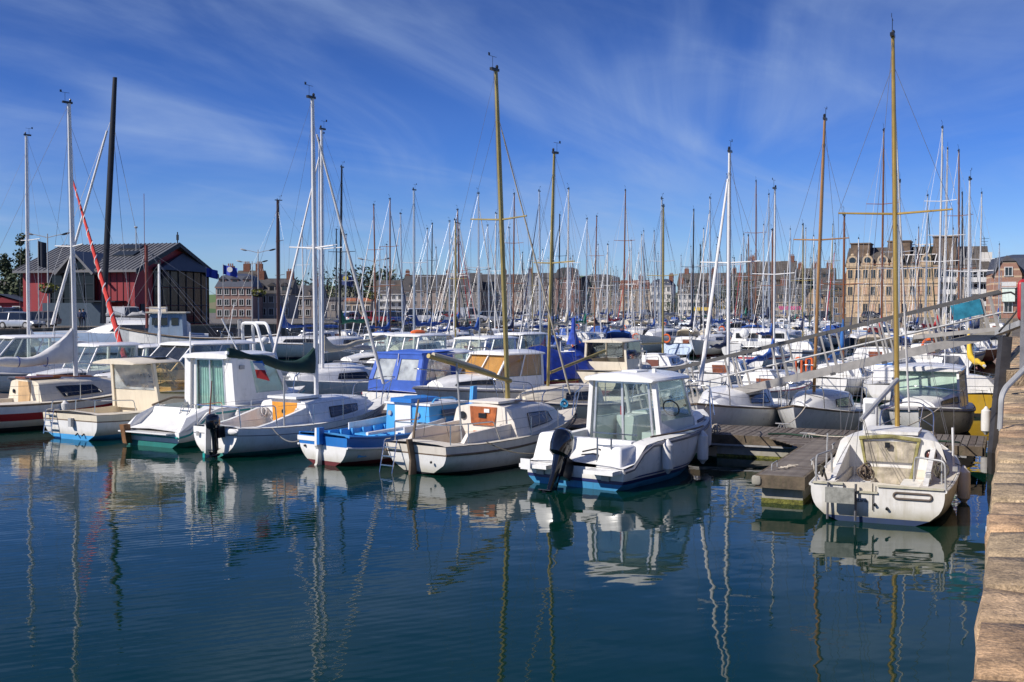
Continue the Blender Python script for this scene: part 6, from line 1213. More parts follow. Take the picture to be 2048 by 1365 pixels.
def cruiser(label, pos, hd, L=5.8, B=2.3, fb=(.66, .68, 1.02), hm=GEL, boot=AFBLUE, xa=.30, xf=.66, hz=1.05, sill=.5, g=GLS, aft='open', curtain=None, group=None, rake=.5, side=1, strake=RUBG, name='motorboat', roofm=None, outb=True, cab=True, over=(.35, .10, .06), wm=None, ant=True, pul=True, aft_sill=None, wb=.40, front=2):
    Hl = Hull(L, B, .92, fb, rake=.15*L, ns=3.4, nm=2.8, nb=1.3, kd=.3, sk=-.05)
    R_ = boat(name, label, 'motorboat', pos, hd, group)
    std(R_, Hl, band_rows(.13, None, 0, 0, 1), [hm, boot], (.4, xf*L-.2, .36*B, .30), DECK if hm is GEL else DECKC, strake, .03, -.05)
    z0 = fb[1]; h = House(R_, xa*L, xf*L, xa*L-.03, xf*L-rake, z0, z0+sill, z0+hz, wb*B, wb*B*.92, wm or hm, g, front, side, aft, over, .08, roof=roofm or hm, curtain=curtain, wf=.88, rth=.06, aft_sill=aft_sill)
    if aft == 'door': h.door(R_, .34, -.75, .75, 2, g=g, curtain=curtain)
    if cab: tr = Trunk(Hl, [(xf*L-.35, wb*B*.92, wb*B*.85, z0+sill+.03), (xf*L+.4, wb*B*.80, wb*B*.66, z0+sill+.03), (L*.86, wb*B*.4, wb*B*.26, z0+sill*.75)], .05); tr.mesh().build('foredeck_cabin', hm, R_); tr.window(R_, [(xf*L-.2, .4), (L*.80, .4), (L*.78, .72), (xf*L-.2, .74)], WINDK)
    if outb: outboard(R_, (-.02, .0, fb[0]+.02), 1.0, 0)
    if ant: MB().tube([(xa*L+.5, .4, z0+hz+.1), (xa*L+.2, .42, z0+hz+1.5)], .012, 5).build('antenna', WPLASTIC, R_)
    if pul: rail(R_, [(xf*L, -B*.42, z0), (xf*L+.1, -B*.40, z0+.5), (L*.98, -.12, fb[2]+.5), (L*.98, .12, fb[2]+.5), (xf*L+.1, B*.40, z0+.5), (xf*L, B*.42, z0)], .013, 'pulpit')
    return R_, Hl, h
BOWIN = 'boats moored bow in behind the pontoon'
# right side of the pontoon, bows toward the camera
K, KH = sailer('white sailboat with a thick white rolled jib, bow on the pontoon under the gangway', ('m', 1457, 29.2), 207, 6.3, 2.4, (.70, .74, 1.05), GEL, AFBLK, DECK, 7.5, .56, WMAST, CVWHITE, (CVWHITE, .06), WOODD, BOWIN, None, .06, win=PERSPEX, noboom=True)
rope(wpt(K, (6.1, .2, 1.0)), uv(PU1-.12, 7.2, PZ+.08), .12, 'white bow line of the sailboat with the rolled jib, tied to the pontoon')
I_, IH = sailer('small white sailboat with varnished rub rail and a gold brown mast, bow on the pontoon', ('m', 1629, 28.7), 208, 5.6, 2.1, (.62, .66, 1.0), GEL, AFBLUE, DECK, 8.25, .60, mat('gold brown mast', (.46, .24, .09), .35, .35), None, None, WOODD, BOWIN, None, .058, win=mat('brown perspex', (.05, .035, .03), .1), noboom=True, lean=(0, .22), sp=(.56,))
rope(wpt(I_, (5.4, .25, .95)), uv(PU1-.12, 5.0, PZ+.08), .10, 'bow line of the small gold masted sailboat running down to the pontoon cleat')
J, JH, jh = cruiser('white motorboat with pale green curtains behind its wide windscreen, near the quay', fromtip(1838, 26.4, 5.9, 204), 204, 5.9, 2.35, (.66, .74, .98), GEL, AFNAVY, .22, .60, .98, .42, GLS, 'open', CURTP, BOWIN, .28, front=1, roofm=GEL, outb=False, wb=.42)
rope(wpt(J, (5.6, .5, .98)), uv(PU1-.12, 2.4, PZ+.08), .06, 'white bow line of the motorboat with curtained windscreen, tied to the pontoon')
for k, (px, py) in enumerate(((1972, 842), (1988, 838))): fender(at(px, py, 27.3+k*.5), ('white fender hanging off the bow of the curtained motorboat' if k == 0 else 'darker lettered fender beside the bow of the curtained motorboat'), None, 1.25, at(px-8, py-62, 27.4), m=FENDER if k == 0 else mat('grey fender', (.42, .41, .38), .5, streaks=.4))
# left part: cruisers
L_, LH, lh = cruiser('white motor cruiser with tan curtained windows behind the cream sailboat', fromtip(826, 31.2, 5.9, 224), 224, 5.9, 2.5, (.85, .95, 1.15), GEL, AFNAVY, .26, .62, 1.02, .38, GLST, 'open', CURTT, None, .8, 2, RUBG, outb=False, over=(.2, .1, .05))
MB().tube([(2.3, -.6, 2.06), (2.35, -.6, 2.16), (3.0, -.6, 2.16), (3.05, -.6, 2.06)], .02).build('roof_rail', RUBG, L_)
M_, MH, mh = cruiser('white motorboat with a royal blue canvas cockpit enclosure with clear windows', atz(782, 32.6, 0), 32, 5.8, 2.4, (.86, .86, 1.1), GEL, AFRED, .34, .62, 1.10, .45, GLS, 'open', None, None, .4, 1, RED, outb=False, ant=False)
mb = MB(); w = 1.0; zz = (.9, 2.02)
def cvq(a, b_, c_, d__): mb.slab([a, b_, c_, d__], .02)
xs0, xs1 = .15, 2.0
Q = lambda x, y, z: Vector((x+(.25 if z > 1.5 and x < 1 else 0), y*(1-.12*(z-zz[0])), z))
mb.tube([Q(xs0, y, zz[1]) for y in (-w, 0, w)], .04, 6)
for y0, y1, z0, z1 in ((-w, w, zz[0]-.3, 1.24), (-w, w, 1.86, zz[1]), (-w, -.84, 1.24, 1.86), (-.1, .1, 1.24, 1.86), (.84, w, 1.24, 1.86)): cvq(Q(xs0, y1, z0), Q(xs0, y0, z0), Q(xs0, y0, z1), Q(xs0, y1, z1))
for sd in (1, -1):
    for x0, x1, z0, z1 in ((xs0, xs1, zz[0]-.1, 1.24), (xs0, xs1, 1.86, zz[1]), (xs0, .40, 1.24, 1.86), (1.75, xs1, 1.24, 1.86)): cvq(Q(x0, sd*w, z0), Q(x1, sd*w, z0), Q(x1, sd*w, z1), Q(x0, sd*w, z1))
cvq(Q(xs0, -w, zz[1]), Q(xs1, -w, zz[1]+.05), Q(xs1, w, zz[1]+.05), Q(xs0, w, zz[1]))
CVR = mat('canvas bright blue', (.04, .115, .48), .7, var=.15, bump=.5, bscale=5); en = mb.build('canvas_enclosure', CVR, M_, smooth=0)
for y0, y1 in ((-.84, -.1), (.1, .84)): MB().slab([Q(xs0+.01, y1, 1.24), Q(xs0+.01, y0, 1.24), Q(xs0+.01, y0, 1.86), Q(xs0+.01, y1, 1.86)], .006).build('clear_window', VINYL, en, smooth=0)
for sd in (1, -1): MB().slab([Q(.4, sd*w, 1.24), Q(1.75, sd*w, 1.24), Q(1.75, sd*w, 1.86), Q(.4, sd*w, 1.86)], .006).build('clear_window', VINYL, en, smooth=0)
MB().tube([Q(xs0-.03, .0, zz[0]-.3), Q(xs0-.03, 0, zz[1])], .012).build('zip', CVWHITE, en)
cruiser('white cabin cruiser with a grey side window, farthest left of the cruisers', atz(150, 46, 0), 222, 6.6, 2.6, (.8, .85, 1.1), GEL, AFBLUE, .1, .62, 1.35, .45, GLS, 'open', None, None, 1.2, 2, RUBG, outb=False, roofm=GEL)
cruiser('white motorboat with an overhanging rounded roof between the sail cover and red rolled jib', atz(300, 43, 0), 216, 5.8, 2.4, (.6, .7, 1.0), GEL, AFBLUE, .22, .60, 1.28, .42, GLS, 'open', None, None, .7, 1, RUBG, outb=False)
cruiser('white open wheelhouse boat with a brown pole, behind the tinted shelter', atz(375, 44, 0), 214, 5.4, 2.3, (.6, .7, .95), GEL, AFBLUE, .25, .55, 1.2, .5, GLS, 'open', None, None, .35, 1, RUBG, outb=False)
cruiser('large white cabin cruiser with a long sloping roof behind the green curtained boat', atz(500, 41, 0), 216, 7.4, 2.7, (.85, .9, 1.15), GEL, AFNAVY, .12, .62, 1.20, .38, GLSD, 'open', None, None, 1.3, 2, RUBG, outb=False)
sailer('white sailboat with a beige sail on its boom, behind the orange hatch sailboat', ('m', 645, 39), 214, 7.2, 2.5, (.75, .75, 1.0), GEL, AFNAVY, DECK, 9.7, .62, WMAST, CVBEIGE, (CVWHITE, .05), None, None, None, .065, sp=(.5,), bl=3.4, drop=-.5)
sailer('white sailboat with grey covered cockpit and dark ports behind the orange hatch boat', ('m', 640, 41), 216, 6.6, 2.4, (.78, .78, 1.0), GEL, AFNAVY, DECK, 9.6, .6, ALU, CVGREY, None, None, None, None, .05, outb=True)
sailer('white sailboat with pale mast rising at the far left edge behind the red banded boat', ('m', 57, 46), 222, 7.4, 2.6, (.8, .8, 1.05), GEL, AFBLUE, DECK, 10.6, .45, WMAST, CVWHITE, None, None, None, None, .075)
# boat with the red and white rolled jib, mast hidden behind
X, XH = sailer('white sailboat with a red and white striped rolled jib', atz(160, 45, 0), 100, 7.0, 2.5, (.8, .8, 1.0), GEL, AFBLUE, DECK, 5.2, .5, WMAST, CVWHITE, None, None, None, None, .06, noboom=True, lean=(0, 0))
a_, b_ = X.matrix_basis.inverted() @ at(249, 715, 43), X.matrix_basis.inverted() @ at(143, 352, 48)
mb = MB(); n_ = 16; pts = [a_.lerp(b_, i/n_) for i in range(n_+1)]; mb.tube(pts, [.12*(1-.70*i/n_) for i in range(n_+1)], 8); fj = mb.build('furled_jib', mat('red sail strip', (.55, .03, .02), .7), X)
w_ = (b_-a_).normalized(); e1 = w_.orthogonal().normalized(); e2 = w_.cross(e1); pp = []
for i in range(240): q = i/239; rr = .12*(1-.70*q); pp.append(a_.lerp(b_, q)+(e1*cos(q*pi*2*13)+e2*sin(q*pi*2*13))*rr)
MB().tube(pp, [.035*(1-.5*i/239) for i in range(240)], 4).build('white_strip', CVWHITE, fj)
# behind: mid distance boats on the right and in the middle
N_, NH = sailer('red hulled dinghy under a big royal blue tarpaulin', atz(1052, 43, 0), 34, 5.2, 2.2, (.62, .55, .8), RED, AFBLK, DECK, 2.1, .5, WMAST, None, None, YEL, None, None, .04, noboom=True, pul=False, name='covered_dinghy')
mb = MB(); rings = []; rdn = random.Random(4)
for i in range(13):
    x = lerp(-.2, 5.0, i/12); b0 = max(.25, NH.b(min(x, 4.8))+.08); zt = 1.75+.35*sin(i*.6)*.5+(.25 if i > 8 else 0); r_ = []
    for j in range(9):
        s_ = lerp(-1, 1, j/8); r_.append((x+rdn.uniform(-.05, .05), s_*b0*(1-.0*abs(s_)), lerp(zt, .62 if i < 8 else .85, abs(s_)**1.25)+rdn.uniform(-.05, .05)))
    rings.append(r_)
mb.loft(rings, False, False, False); mb.tube([(3.6, 0, 1.9), (3.6, 0, 2.5), (3.62, 0, 3.0)], [.3, .1, .07], 8); mb.build('tarpaulin', mat('tarp blue', (.016, .06, .40), .55, var=.3, scale=4, bump=.6, bscale=5), N_)
sailer('cream sailboat with a pale mast and boom under the blue tarpaulin boat', ('m', 1096, 31), 222, 5.8, 2.2, (.62, .66, .92), CREAM, AFNAVY, DECKC, 7.7, .62, OCHRE, None, None, RUBG, None, None, .055, lean=(0, .22), noboom=False, bl=2.6, drop=-.55, boomz=1.55)
cruiser('cream wheelhouse boat with a brown door and dark side window', atz(1182, 44, 0), 28, 6.0, 2.4, (.85, .85, 1.0), CREAM, AFRED, .25, .58, 1.15, .45, GLSD, 'open', None, None, .12, 1, BLACK, outb=False, cab=False, aft_sill=1.2)
sailer('white sailboat with a round brown washboard, beyond the glass door motorboat', ('m', 1326, 55), 32, 6.4, 2.5, (.62, .62, .85), GEL, AFBLK, DECK, 8.5, .55, OCHRE, None, None, BLACK, None, mat('brown door', (.12, .03, .015), .4), .07)
sailer('white sailboat with dark blue waterline, stern ladder toward the camera, beyond the gangway', atz(1410, 45, 0), 26, 6.4, 2.5, (.72, .7, .95), GEL, AFNAVY, DECK, 8.9, .54, ALU, CVNAVY, None, None, None, TEAK, .055, lad=True)
sailer('white sailboat with a bright blue boom cover sloping up behind the gangway', atz(1480, 36.5, 0), 35, 6.0, 2.3, (.66, .66, .9), GEL, AFRED, DECK, 7.6, .5, WMAST, CVBLUE, None, RED, None, TEAK, .05, drop=.2)
bm_, bh_ = sailer('white round sterned sailboat with a brown mast and hanging blue sail cover', ('m', 1687, 44), 30, 6.2, 2.4, (.75, .72, .95), GEL, AFNAVY, DECK, 7.1, .5, BROWN, mat('canvas mid blue', (.02, .12, .36), .8, bump=.4, bscale=6), None, None, None, None, .065, high=1.1, bl=2.3, drop=.35)
for y_ in (.45, .85): MB().tube(arcpts([(.1, y_, .8), (.1, y_, 1.5), (.1, y_+.22, 1.5), (.1, y_+.22, .85)], .1), .05, 7).build('horseshoe_float', ORANGE, bm_)
sailer('white sailboat with black porthole beside the gold mast, behind the gangway', atz(1788, 39, 0), 22, 6.4, 2.4, (.66, .66, .95), GEL, AFBLK, DECK, 8.2, .52, ALU, None, None, None, None, None, .05)
sailer('yellow hulled boat with a bright yellow sail cover beside the gangway post', atz(1972, 34, 0), 10, 5.6, 2.2, (.70, .66, .85), YEL, AFBLK, DECK, 7.6, .42, WMAST, CVYEL, None, None, None, None, .05, outb=True, high=.9, bl=2.2, drop=.15)
for px, Y, hd, col, lab in ((832, 55, 212, GLS, 'white wheelhouse boat under the grey diagonal boom'), (886, 53, 212, GLS, 'white wheelhouse boat with an orange float on its roof'), (1085, 56, 215, GLSD, 'white cruiser with dark green side windows left of the tarpaulin'), (1022, 48, 214, GLS, 'small white wheelhouse boat left of the blue tarpaulin')):
    r_, hh, ho = cruiser(lab, atz(px, Y, 0), hd, 6.2 if px != 1035 else 5.0, 2.5, (.75, .8, 1.05), GEL, AFBLUE if px != 832 else RED, .18, .56, 1.32 if px != 1035 else 1.45, .45, col, 'open', None, None, .5, 1, RUBG, outb=False)
    if px == 886: MB().ell((2.0, 0, 2.3), (.5, .25, .12), 10, 5).build('float', ORANGE, r_)
# trawler and blue covered ketch, pale hulled catamaran far left
T = boat('trawler', 'old white and blue trawler with a wheelhouse before the red building', 'trawler', atz(560, 84, 0), 262, None)
Hl = Hull(12, 3.8, .7, (1.5, 1.3, 2.1), rake=1.0, ns=2.2, kd=.8, sk=-.1); std(T, Hl, [('s', 0, 0), ('s', .3, 0), ('f', .5, 0), ('f', .3, 1), ('z', .25, 1), ('z', 0, 1), ('z', -.2, 1), ('z', -.4, 1)], [mat('worn white hull', (.56, .58, .60), .5, streaks=.5), AFNAVY], (1, 11, 1.3, .9), DECK, WOODD, .06)
MB().hexa([(7, -1.1, 1.2), (9.6, -1.0, 1.2), (9.6, 1.0, 1.2), (7, 1.1, 1.2), (7.1, -1.05, 3.1), (9.4, -.95, 3.1), (9.4, .95, 3.1), (7.1, 1.05, 3.1)]).build('wheelhouse', mat('worn blue grey', (.26, .35, .46), .6, streaks=.4), T, smooth=0); MB().box((8.25, 0, 3.18), (2.9, 2.5, .12)).box((8.9, .4, 3.4), (1.2, .7, .4)).build('wheelhouse_roof', CREAM, T)
for x in (7.6, 8.4, 9.0):
    for sd in (1, -1): MB().box((x, sd*1.06, 2.5), (.5, .05, .55)).build('window', WINDK, T, smooth=0)
MB().tube([(9.8, 0, 2), (9.8, 0, 8.2)], .12, 8).tube([(9.8, -.8, 7.0), (9.8, .8, 7.0)], .04).tube([(9.8, .7, 7.0), (9.8, .7, 12.0)], .02, 4).build('mast', mat('red brown mast', (.16, .03, .02), .5), T)
for a in ((.5, 0, 1.6), (11.7, 0, 2.1), (4.5, 1.6, 1.5), (4.5, -1.6, 1.5)): MB().tube([a, (9.8, 0, 7.9)], .014, 3).build('stay', WIRE, T, smooth=0)
MB().box((4.2, 0, 1.7), (2.0, 1.8, .7)).build('fish_hold', DMAST, T); MB().tube([(3, .8, 1.3), (3, .8, 2.6), (3, -.8, 2.6), (3, -.8, 1.3)], .08).build('gantry', GALV, T)
sailer('white ketch with a long blue sail cover and dark brown mast behind the trawler', ('m', 557, 76), 242, 11, 3.4, (1.1, 1.0, 1.4), GEL, AFNAVY, DECK, 10.9, .62, mat('dark brown mast', (.07, .035, .03), .4), CVBLUE, None, WOODD, None, TEAK, .13, sp=(.45, .7), boomz=2.2, bl=4.6, high=1.5)
ar = boat('workboat', 'white workboat with a tall tubular arch and radar dome', 'motorboat', atz(560, 50, 0), 232, None)
Hl = Hull(7.5, 2.8, .9, (.9, .9, 1.2), rake=1.0, ns=3, kd=.4, sk=-.05); std(ar, Hl, band_rows(.15, None), [GEL, AFBLUE], (.4, 5, .95, .4), DECK, RUBG)
for x in (1.0, 1.5): MB().tube(arcpts([(x-.3, 1.2, .9), (x, .75, 2.75), (x, -.75, 2.75), (x-.3, -1.2, .9)], .3), .075, 7).build('arch', WPLASTIC, ar)
MB().ell((1.2, .9, 2.0), (.22, .22, .18)).build('radar_dome', WPLASTIC, ar); put('console', bevel_mesh(MB().box((3, 0, 1.3), (1.0, 1.2, 1.2)).mesh('console', GEL, 0), .1, 2), ar); MB().box((4.4, 0, 1.0), (1.2, 1.2, .3)).build('blue_box', LBLUE, ar)
Cc = boat('catamaran', 'big pale blue hulled catamaran lying broadside before the red building', 'catamaran', atz(436, 88, 0), 268, None); Cc.scale = (1.42, 1.42, .96)
for sd in (1, -1):
    Hl = Hull(9.8, 1.6, .7, (1.35, 1.62, 1.72), rake=.5, ns=2.2, nm=2.6, nb=2.2, kd=.5, pw=4); m_ = MB()
    o = hull_mesh(Hl, band_rows(.1, None, 0, 0, 1)).build('hull', [SKYB, AFNAVY], Cc); o.location = (0, sd*1.9, 0); o2 = deck_mesh(Hl).build('deck', GEL, Cc); o2.location = (0, sd*1.9, 0)
MB().loft([[(x, -w, z0), (x, -w*.9, z0+h*.8), (x, -w*.6, z0+h), (x, w*.6, z0+h), (x, w*.9, z0+h*.8), (x, w, z0)] for x, w, z0, h in ((2.0, 2.0, 1.4, 1.15), (2.6, 2.1, 1.4, 1.3), (5.2, 2.0, 1.4, 1.25), (6.6, 1.6, 1.4, .6), (7.3, 1.2, 1.4, .15))]).build('coachroof', GEL, Cc)
for sd in (1, -1): MB().slab([(2.4, sd*2.10, 1.75), (5.4, sd*2.03, 1.75), (5.0, sd*1.9, 2.3), (2.5, sd*1.96, 2.3)], .02*(-sd)).build('window', WINDK, Cc, smooth=0)
mast(Cc, 6.4, 2.4, 22.7, .17, DMAST, (.30,), 1.2, None, stay=False, head=False, lean=(-.8, .0)); 
MB().tube([(6.2, 0, 3.0), (2.4, .3, 2.85)], .09, 8).build('boom', DMAST, Cc)
mb = MB(); rings = []
for i in range(15):
    x = lerp(6.2, 2.2, i/14); h_ = .32+.16*sin(i*1.3)+.1*sin(i*2.9); rings.append([(x, .17*sin(a), 2.95+h_*(.5-.5*cos(a))+.06*sin(i)) for a in [2*pi*j/10 for j in range(10)]])
mb.loft(rings).build('stowed_sail', CVGREY, Cc); MB().box((3.6, -2.2, 2.0), (.55, .2, 1.5)).build('hanging_towel', CVNAVY, Cc, smooth=0)
inv = lambda p: Cc.matrix_basis.inverted() @ p
MB().tube([inv(at(104, 650, 86)), inv(at(214, 262, 88))], [.10, .06], 8).build('furled_jib', CVWHITE, Cc)
for q in ((310, 640), (260, 640), (70, 640)): MB().tube([inv(at(q[0], q[1], 88)), inv(at(224, 235, 88))], .014, 3).build('shroud', WIRE, Cc, smooth=0)
ct = boat('catamaran', 'white cruising catamaran seen end on with a black tunnel between its hulls', 'catamaran', atz(1515, 76, 0), 18, None); ct.scale = (.78,)*3
for sd in (1, -1):
    Hl = Hull(11, 1.9, .9, (1.3, 1.4, 1.6), rake=.5, ns=2.6, kd=.5, pw=3); o = hull_mesh(Hl, band_rows(.12)).build('hull', [GEL, AFNAVY], ct); o.location = (0, sd*2.3, 0); o = deck_mesh(Hl).build('deck', DECK, ct); o.location = (0, sd*2.3, 0)
MB().box((4.5, 0, 1.25), (8.0, 3.4, .5)).build('bridge_deck', GEL, ct); MB().loft([[(x, -w, 1.45), (x, -w*.88, 1.45+h*.85), (x, -w*.6, 1.45+h), (x, w*.6, 1.45+h), (x, w*.88, 1.45+h*.85), (x, w, 1.45)] for x, w, h in ((2.2, 2.6, 1.0), (3, 2.7, 1.2), (6, 2.4, 1.1), (7.5, 1.8, .2))]).build('coachroof', GEL, ct)
for y in (-1.7, -.6, .6, 1.7): MB().slab([(2.18, y+.45, 1.75), (2.18, y-.45, 1.75), (2.18, y-.42, 2.2), (2.18, y+.42, 2.2)], .03).build('window', WINDK, ct, smooth=0)
mast(ct, 5.4, 2.5, 12.2, .11, ALU, (.4,), 1.1, None, stay=False); MB().ell((1.6, 1.3, 2.2), (.45, .45, .45)).build('dome', WPLASTIC, ct)

# prototypes for the boats further off
def proto_sail(kind):
    L, B, top, sp = [(8.0, 2.7, 11.0, (.5,)), (9.2, 3.0, 12.6, (.38, .66)), (7.0, 2.5, 9.4, (.52,)), (8.6, 2.9, 11.6, (.55,))][kind]
    Hl = Hull(L, B, (.78, .86, .7, .84)[kind], (.95, .92, 1.2), rake=.11*L, srake=(.1, -.5, 0, -.3)[kind], ns=2.6, kd=.4, sk=-.03)
    t_ = thing('sailboat', 'x', 'sailboat')
    hull_mesh(Hl, band_rows(.14, (.10, .22), 0, 0, 1, 2), 14).build('hull', [GEL, AFBLUE, GEL], t_); deck_mesh(Hl, (.4, .36*L, .28*B, .4), n=10).build('deck', DECK, t_)
    z = 1.42; hw = B*.38; tr = Trunk(Hl, [(.36*L, hw, hw*.8, z), (.48*L, hw*.96, hw*.74, z+.03), (.64*L, hw*.76, hw*.55, z), (.80*L, hw*.36, hw*.2, z-.14)], .06); tr.mesh().build('coachroof', GEL, t_); tr.window(t_, [(.42*L, .28), (.64*L, .3), (.62*L, .72), (.43*L, .74)], WINDK)
    hatch(t_, .36*L-.01, .3, .36, .9, z, TEAK); mast(t_, .55*L, z+.05, top, .074, ALU, sp, B*.33, Hl, wire=.0075, grp=True, furl=(CVWHITE, .05))
    boom(t_, .55*L-.05, z+.85, .40*L, ALU, CVBLUE, 0, -.1, .06, .17, .6)
    pulpit(t_, Hl, .6, 1.1); pushpit(t_, Hl, .58, 1.0); lifelines(t_, Hl, 1.1, L-1.1, 2, .55)
    if kind in (1, 3):
        rings = []
        for x, h in ((.37*L, .55), (.41*L, .68), (.455*L, .40), (.475*L, .05)): rings.append([(x, -hw*.85, z-.2), (x, -hw*.75, z+h*.8), (x, -hw*.35, z+h), (x, hw*.35, z+h), (x, hw*.75, z+h*.8), (x, hw*.85, z-.2)])
        MB().loft(rings, False, False, False).build('sprayhood', CVNAVY, t_)
    if kind == 3: MB().torus((.1, .8, 1.35), .3, .07, Euler((0, pi/2, 0)).to_matrix(), 12, 6).build('lifebuoy', ORANGE, t_)
    t_['mx'] = .55*L; t_['top'] = top; t_['L'] = L; return t_
PROTO = [proto_sail(k) for k in range(4)]
HULLS = [('white', GEL, .66), ('cream', CREAM, .08), ('navy', NAVY, .08), ('grey', HGREY, .05), ('pale blue', SKYB, .05), ('burgundy', BURG, .04), ('dark green', HGREEN, .04)]
COVERS = [('blue', CVBLUE, .34), ('navy', CVNAVY, .20), ('white', CVWHITE, .14), ('green', CVTEAL, .10), ('beige', CVBEIGE, .10), ('grey', CVGREY, .08), ('red', CVRED, .04)]
STRIPES = [('', GEL, .4), ('blue striped', MBLUE, .25), ('navy striped', NAVY, .2), ('red striped', RED, .15)]
JIBS = [('white', CVWHITE, .22), ('navy', CVNAVY, .14), ('green', CVGREEN, .08), ('red', CVRED, .04), ('none', None, .52)]
def pick(L, r):
    x = r.random()*sum(q[2] for q in L)
    for q in L:
        x -= q[2]
        if x <= 0: return q
    return L[-1]
WHERE = [(0, 'before the red building'), (420, 'before the slate houses'), (640, 'before the green hill'), (755, 'before the white hotel'), (815, 'before the left flats'), (960, 'before the middle flats'), (1110, 'before the tower flats'), (1250, 'before the tan house'), (1340, 'before the town houses'), (1490, 'before the gabled house'), (1600, 'before the stone cottages'), (1690, 'before the stone mansion'), (1880, 'before the white flats')]
FARL = []; PLACED = []
def far_boat(px, top_py, ztop, kind, hd, r, mastm=None, jib=None, cover=None, hull=None, used=set()):
    Y = (ztop-H)*FPX/(622-top_py); p = PROTO[kind]
    first = kind not in used
    o = p if first else copy_tree(p); used.add(kind)
    s = ztop/p['top']; o.scale = (s, s, s); a = radians(hd); mp = atz(px, Y, 0)
    o.location = mp-Vector((sin(a), cos(a), 0))*(p['mx']*s); o.rotation_euler = (radians(r.uniform(-1.0, 1.0)), radians(r.uniform(-.8, .8)), radians(90-hd))
    hn, hm, _ = hull or pick(HULLS, r); cn, cm, _ = cover or pick(COVERS, r); sn, sm, _ = pick(STRIPES, r) if hn in ('white', 'cream') else ('', hm, 0); jn, jm, _ = jib or pick(JIBS, r)
    bt = r.choice((AFBLUE, AFNAVY, AFRED, AFBLK)); mn = ''
    def over(ob, *ms):
        for i, m in enumerate(ms): ob.material_slots[i].link = 'OBJECT'; ob.material_slots[i].material = m
    for ch in list(o.children):
        b0 = ch.name.split('.')[0]
        if b0 == 'hull': over(ch, hm, bt, sm if sn else hm)
        elif b0 == 'coachroof' and hn == 'cream': over(ch, CREAM)
        elif b0 == 'sail_cover': over(ch, cm)
        elif b0 == 'washboard': over(ch, r.choice((TEAK, WINDK, GEL, GEL, CREAM, HGREY)))
        elif b0 == 'sprayhood': over(ch, r.choice((CVNAVY, CVBLUE, CVBEIGE)))
        elif b0 == 'furled_jib':
            if jm: over(ch, jm)
            elif not first: bpy.data.objects.remove(ch); continue
            else: jn = 'white'
        elif b0 in ('mast', 'boom') and mastm:
            over(ch, mastm[1]); mn = mastm[0]
            for g in ch.children:
                if g.name.startswith('spreader'): over(g, mastm[1])
    wh = [w for q, w in WHERE if px >= q][-1]
    lab = (mn.replace(' ', '-')+'-masted ' if mn else '')+(sn.replace(' ', '-')+' ' if sn else '')+hn.replace(' ', '-')+' sailboat, '+cn+' sail cover, '+('' if jn in ('none', 'white') else jn+' jib, ')+wh
    o['group'] = 'sailboats in the crowded basin'; FARL.append((px, Y, o, lab)); PLACED.append(Vector(o.location)+Vector((sin(a), cos(a), 0))*(p['mx']*s*.8)); return o
BR = ('brown', BROWN); WH_ = ('white', WMAST); BK = ('black', DMAST); GO = ('gold', GOLD); OC = ('dull yellow', OCHRE)
S = random.Random(11)
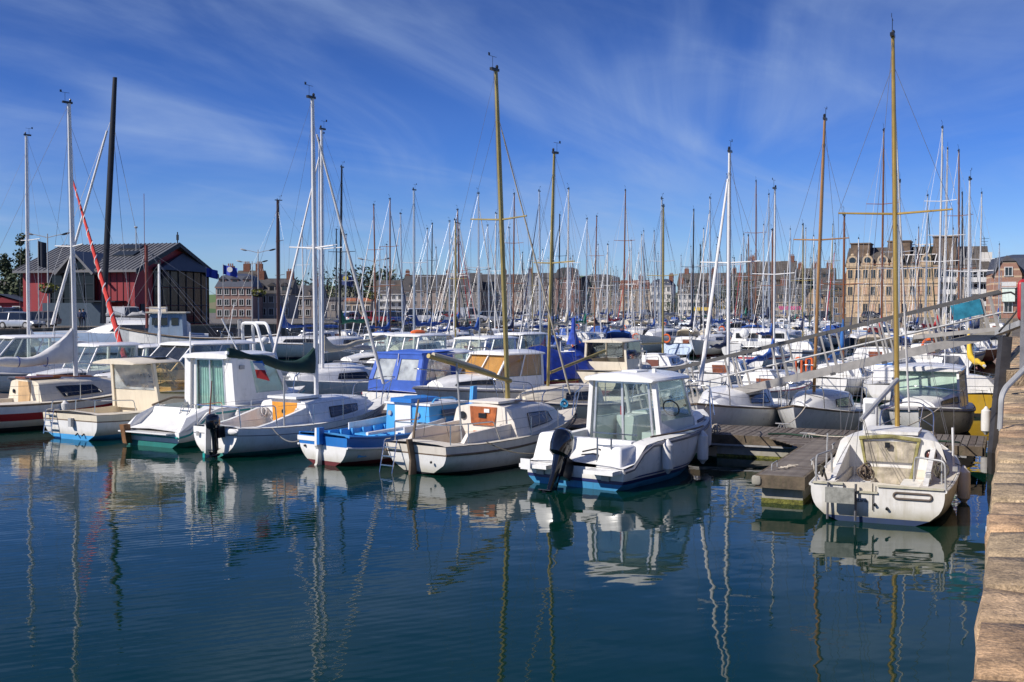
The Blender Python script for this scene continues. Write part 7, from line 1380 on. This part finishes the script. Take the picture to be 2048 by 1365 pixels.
LIST = [  # masts seen one by one: bearing, top of mast, height, kind, mast colour
 (753, 410, 11.5, 1, BR), (775, 490, 10, 2, None), (806, 428, 11, 0, None), (862, 448, 11.5, 1, BK), (875, 497, 10.5, 0, None), (843, 522, 10, 2, None), (915, 490, 9.5, 2, None), (958, 390, 10.4, 0, None), (979, 453, 10.5, 3, None), (1026, 390, 11.5, 1, None), (1045, 505, 10.5, 0, BK),
 (1117, 432, 11, 1, BK), (1133, 480, 10, 2, None), (1172, 440, 11, 0, None), (1188, 435, 11.5, 1, None), (1215, 490, 9.6, 2, WH_), (1246, 382, 11.8, 1, None), (1280, 508, 10, 0, None), (1288, 520, 10.5, 2, None), (1310, 465, 10, 3, None), (1362, 512, 10.5, 0, None), (1384, 420, 11, 3, BK), (1420, 398, 11.5, 0, None),
 (1512, 362, 13.6, 1, None), (1537, 392, 13, 0, None), (1545, 460, 8.0, 2, BR), (1606, 450, 8.8, 2, OC), (1763, 265, 12.5, 1, None), (1850, 395, 10.5, 0, None), (1876, 256, 13.4, 1, WH_), (1888, 300, 12.5, 3, WH_), (1919, 306, 12.6, 1, None), (1942, 430, 10.5, 0, None), (1957, 388, 11, 3, WH_), (1797, 350, 11, 3, None), (1717, 478, 9.2, 2, WH_),
 (690, 470, 10, 2, None), (725, 520, 10, 0, None), (938, 540, 9.6, 2, None), (1085, 500, 10.5, 0, None), (1402, 492, 9.0, 2, BK), (1441, 505, 10, 0, None), (1483, 470, 11.5, 3, None), (1578, 500, 10, 0, None), (1640, 520, 10, 2, None), (1830, 480, 10, 0, None), (1900, 460, 10.5, 2, WH_)]
for px, tp, zt, k_, mm in LIST: far_boat(px, tp, zt, k_, S.choice((24, 28, 34, 204, 210, 20)), S, mm, cover=('red', CVRED, 0) if px in (1763, 1876) else None)
n_ = 0; tries = 0
def limY(px): return 74 if px < 440 else 108 if px < 640 else 128 if px < 1010 else 300 if px < 1660 else 215
while n_ < 150 and tries < 12000:
    tries += 1; px = S.choice((S.uniform(560, 2010), S.uniform(860, 1680), S.uniform(900, 1620))); Y = 62+S.random()**1.25*235
    if Y > limY(px)-14 or (1420 < px < 1620 and Y < 92) or (1180 < px <= 1420 and Y < 84): continue
    zt = S.choice((9.0, 9.6, 10.2, 10.8, 11.4, 12.2)); tp = 622-(zt-H)*FPX/Y; c = atz(px, Y, 0)
    if any((c-q).length < (3.8 if Y < 130 else 4.4) for q in PLACED) or (px > 1940 and Y < 90): continue
    far_boat(px, tp, zt, S.choice((0, 1, 2, 3, 0, 2)), S.choice((24, 28, 34, 204, 210, 20)), S, S.choice((None, None, None, WH_, WH_, BK, None, OC, WH_, None, BR))); n_ += 1
import collections
seen = collections.defaultdict(list)
for q in sorted(FARL, key=lambda q: q[0]): seen[q[3]].append(q)
ORD = ['leftmost', 'second from left', 'third from left', 'fourth from left', 'fifth from left', 'sixth from left']
for lab, qs in seen.items():
    for i, q in enumerate(qs):
        q[2]['label'] = lab if len(qs) == 1 else lab+', '+('left one' if len(qs) == 2 and i == 0 else 'right one' if len(qs) == 2 else ORD[i])
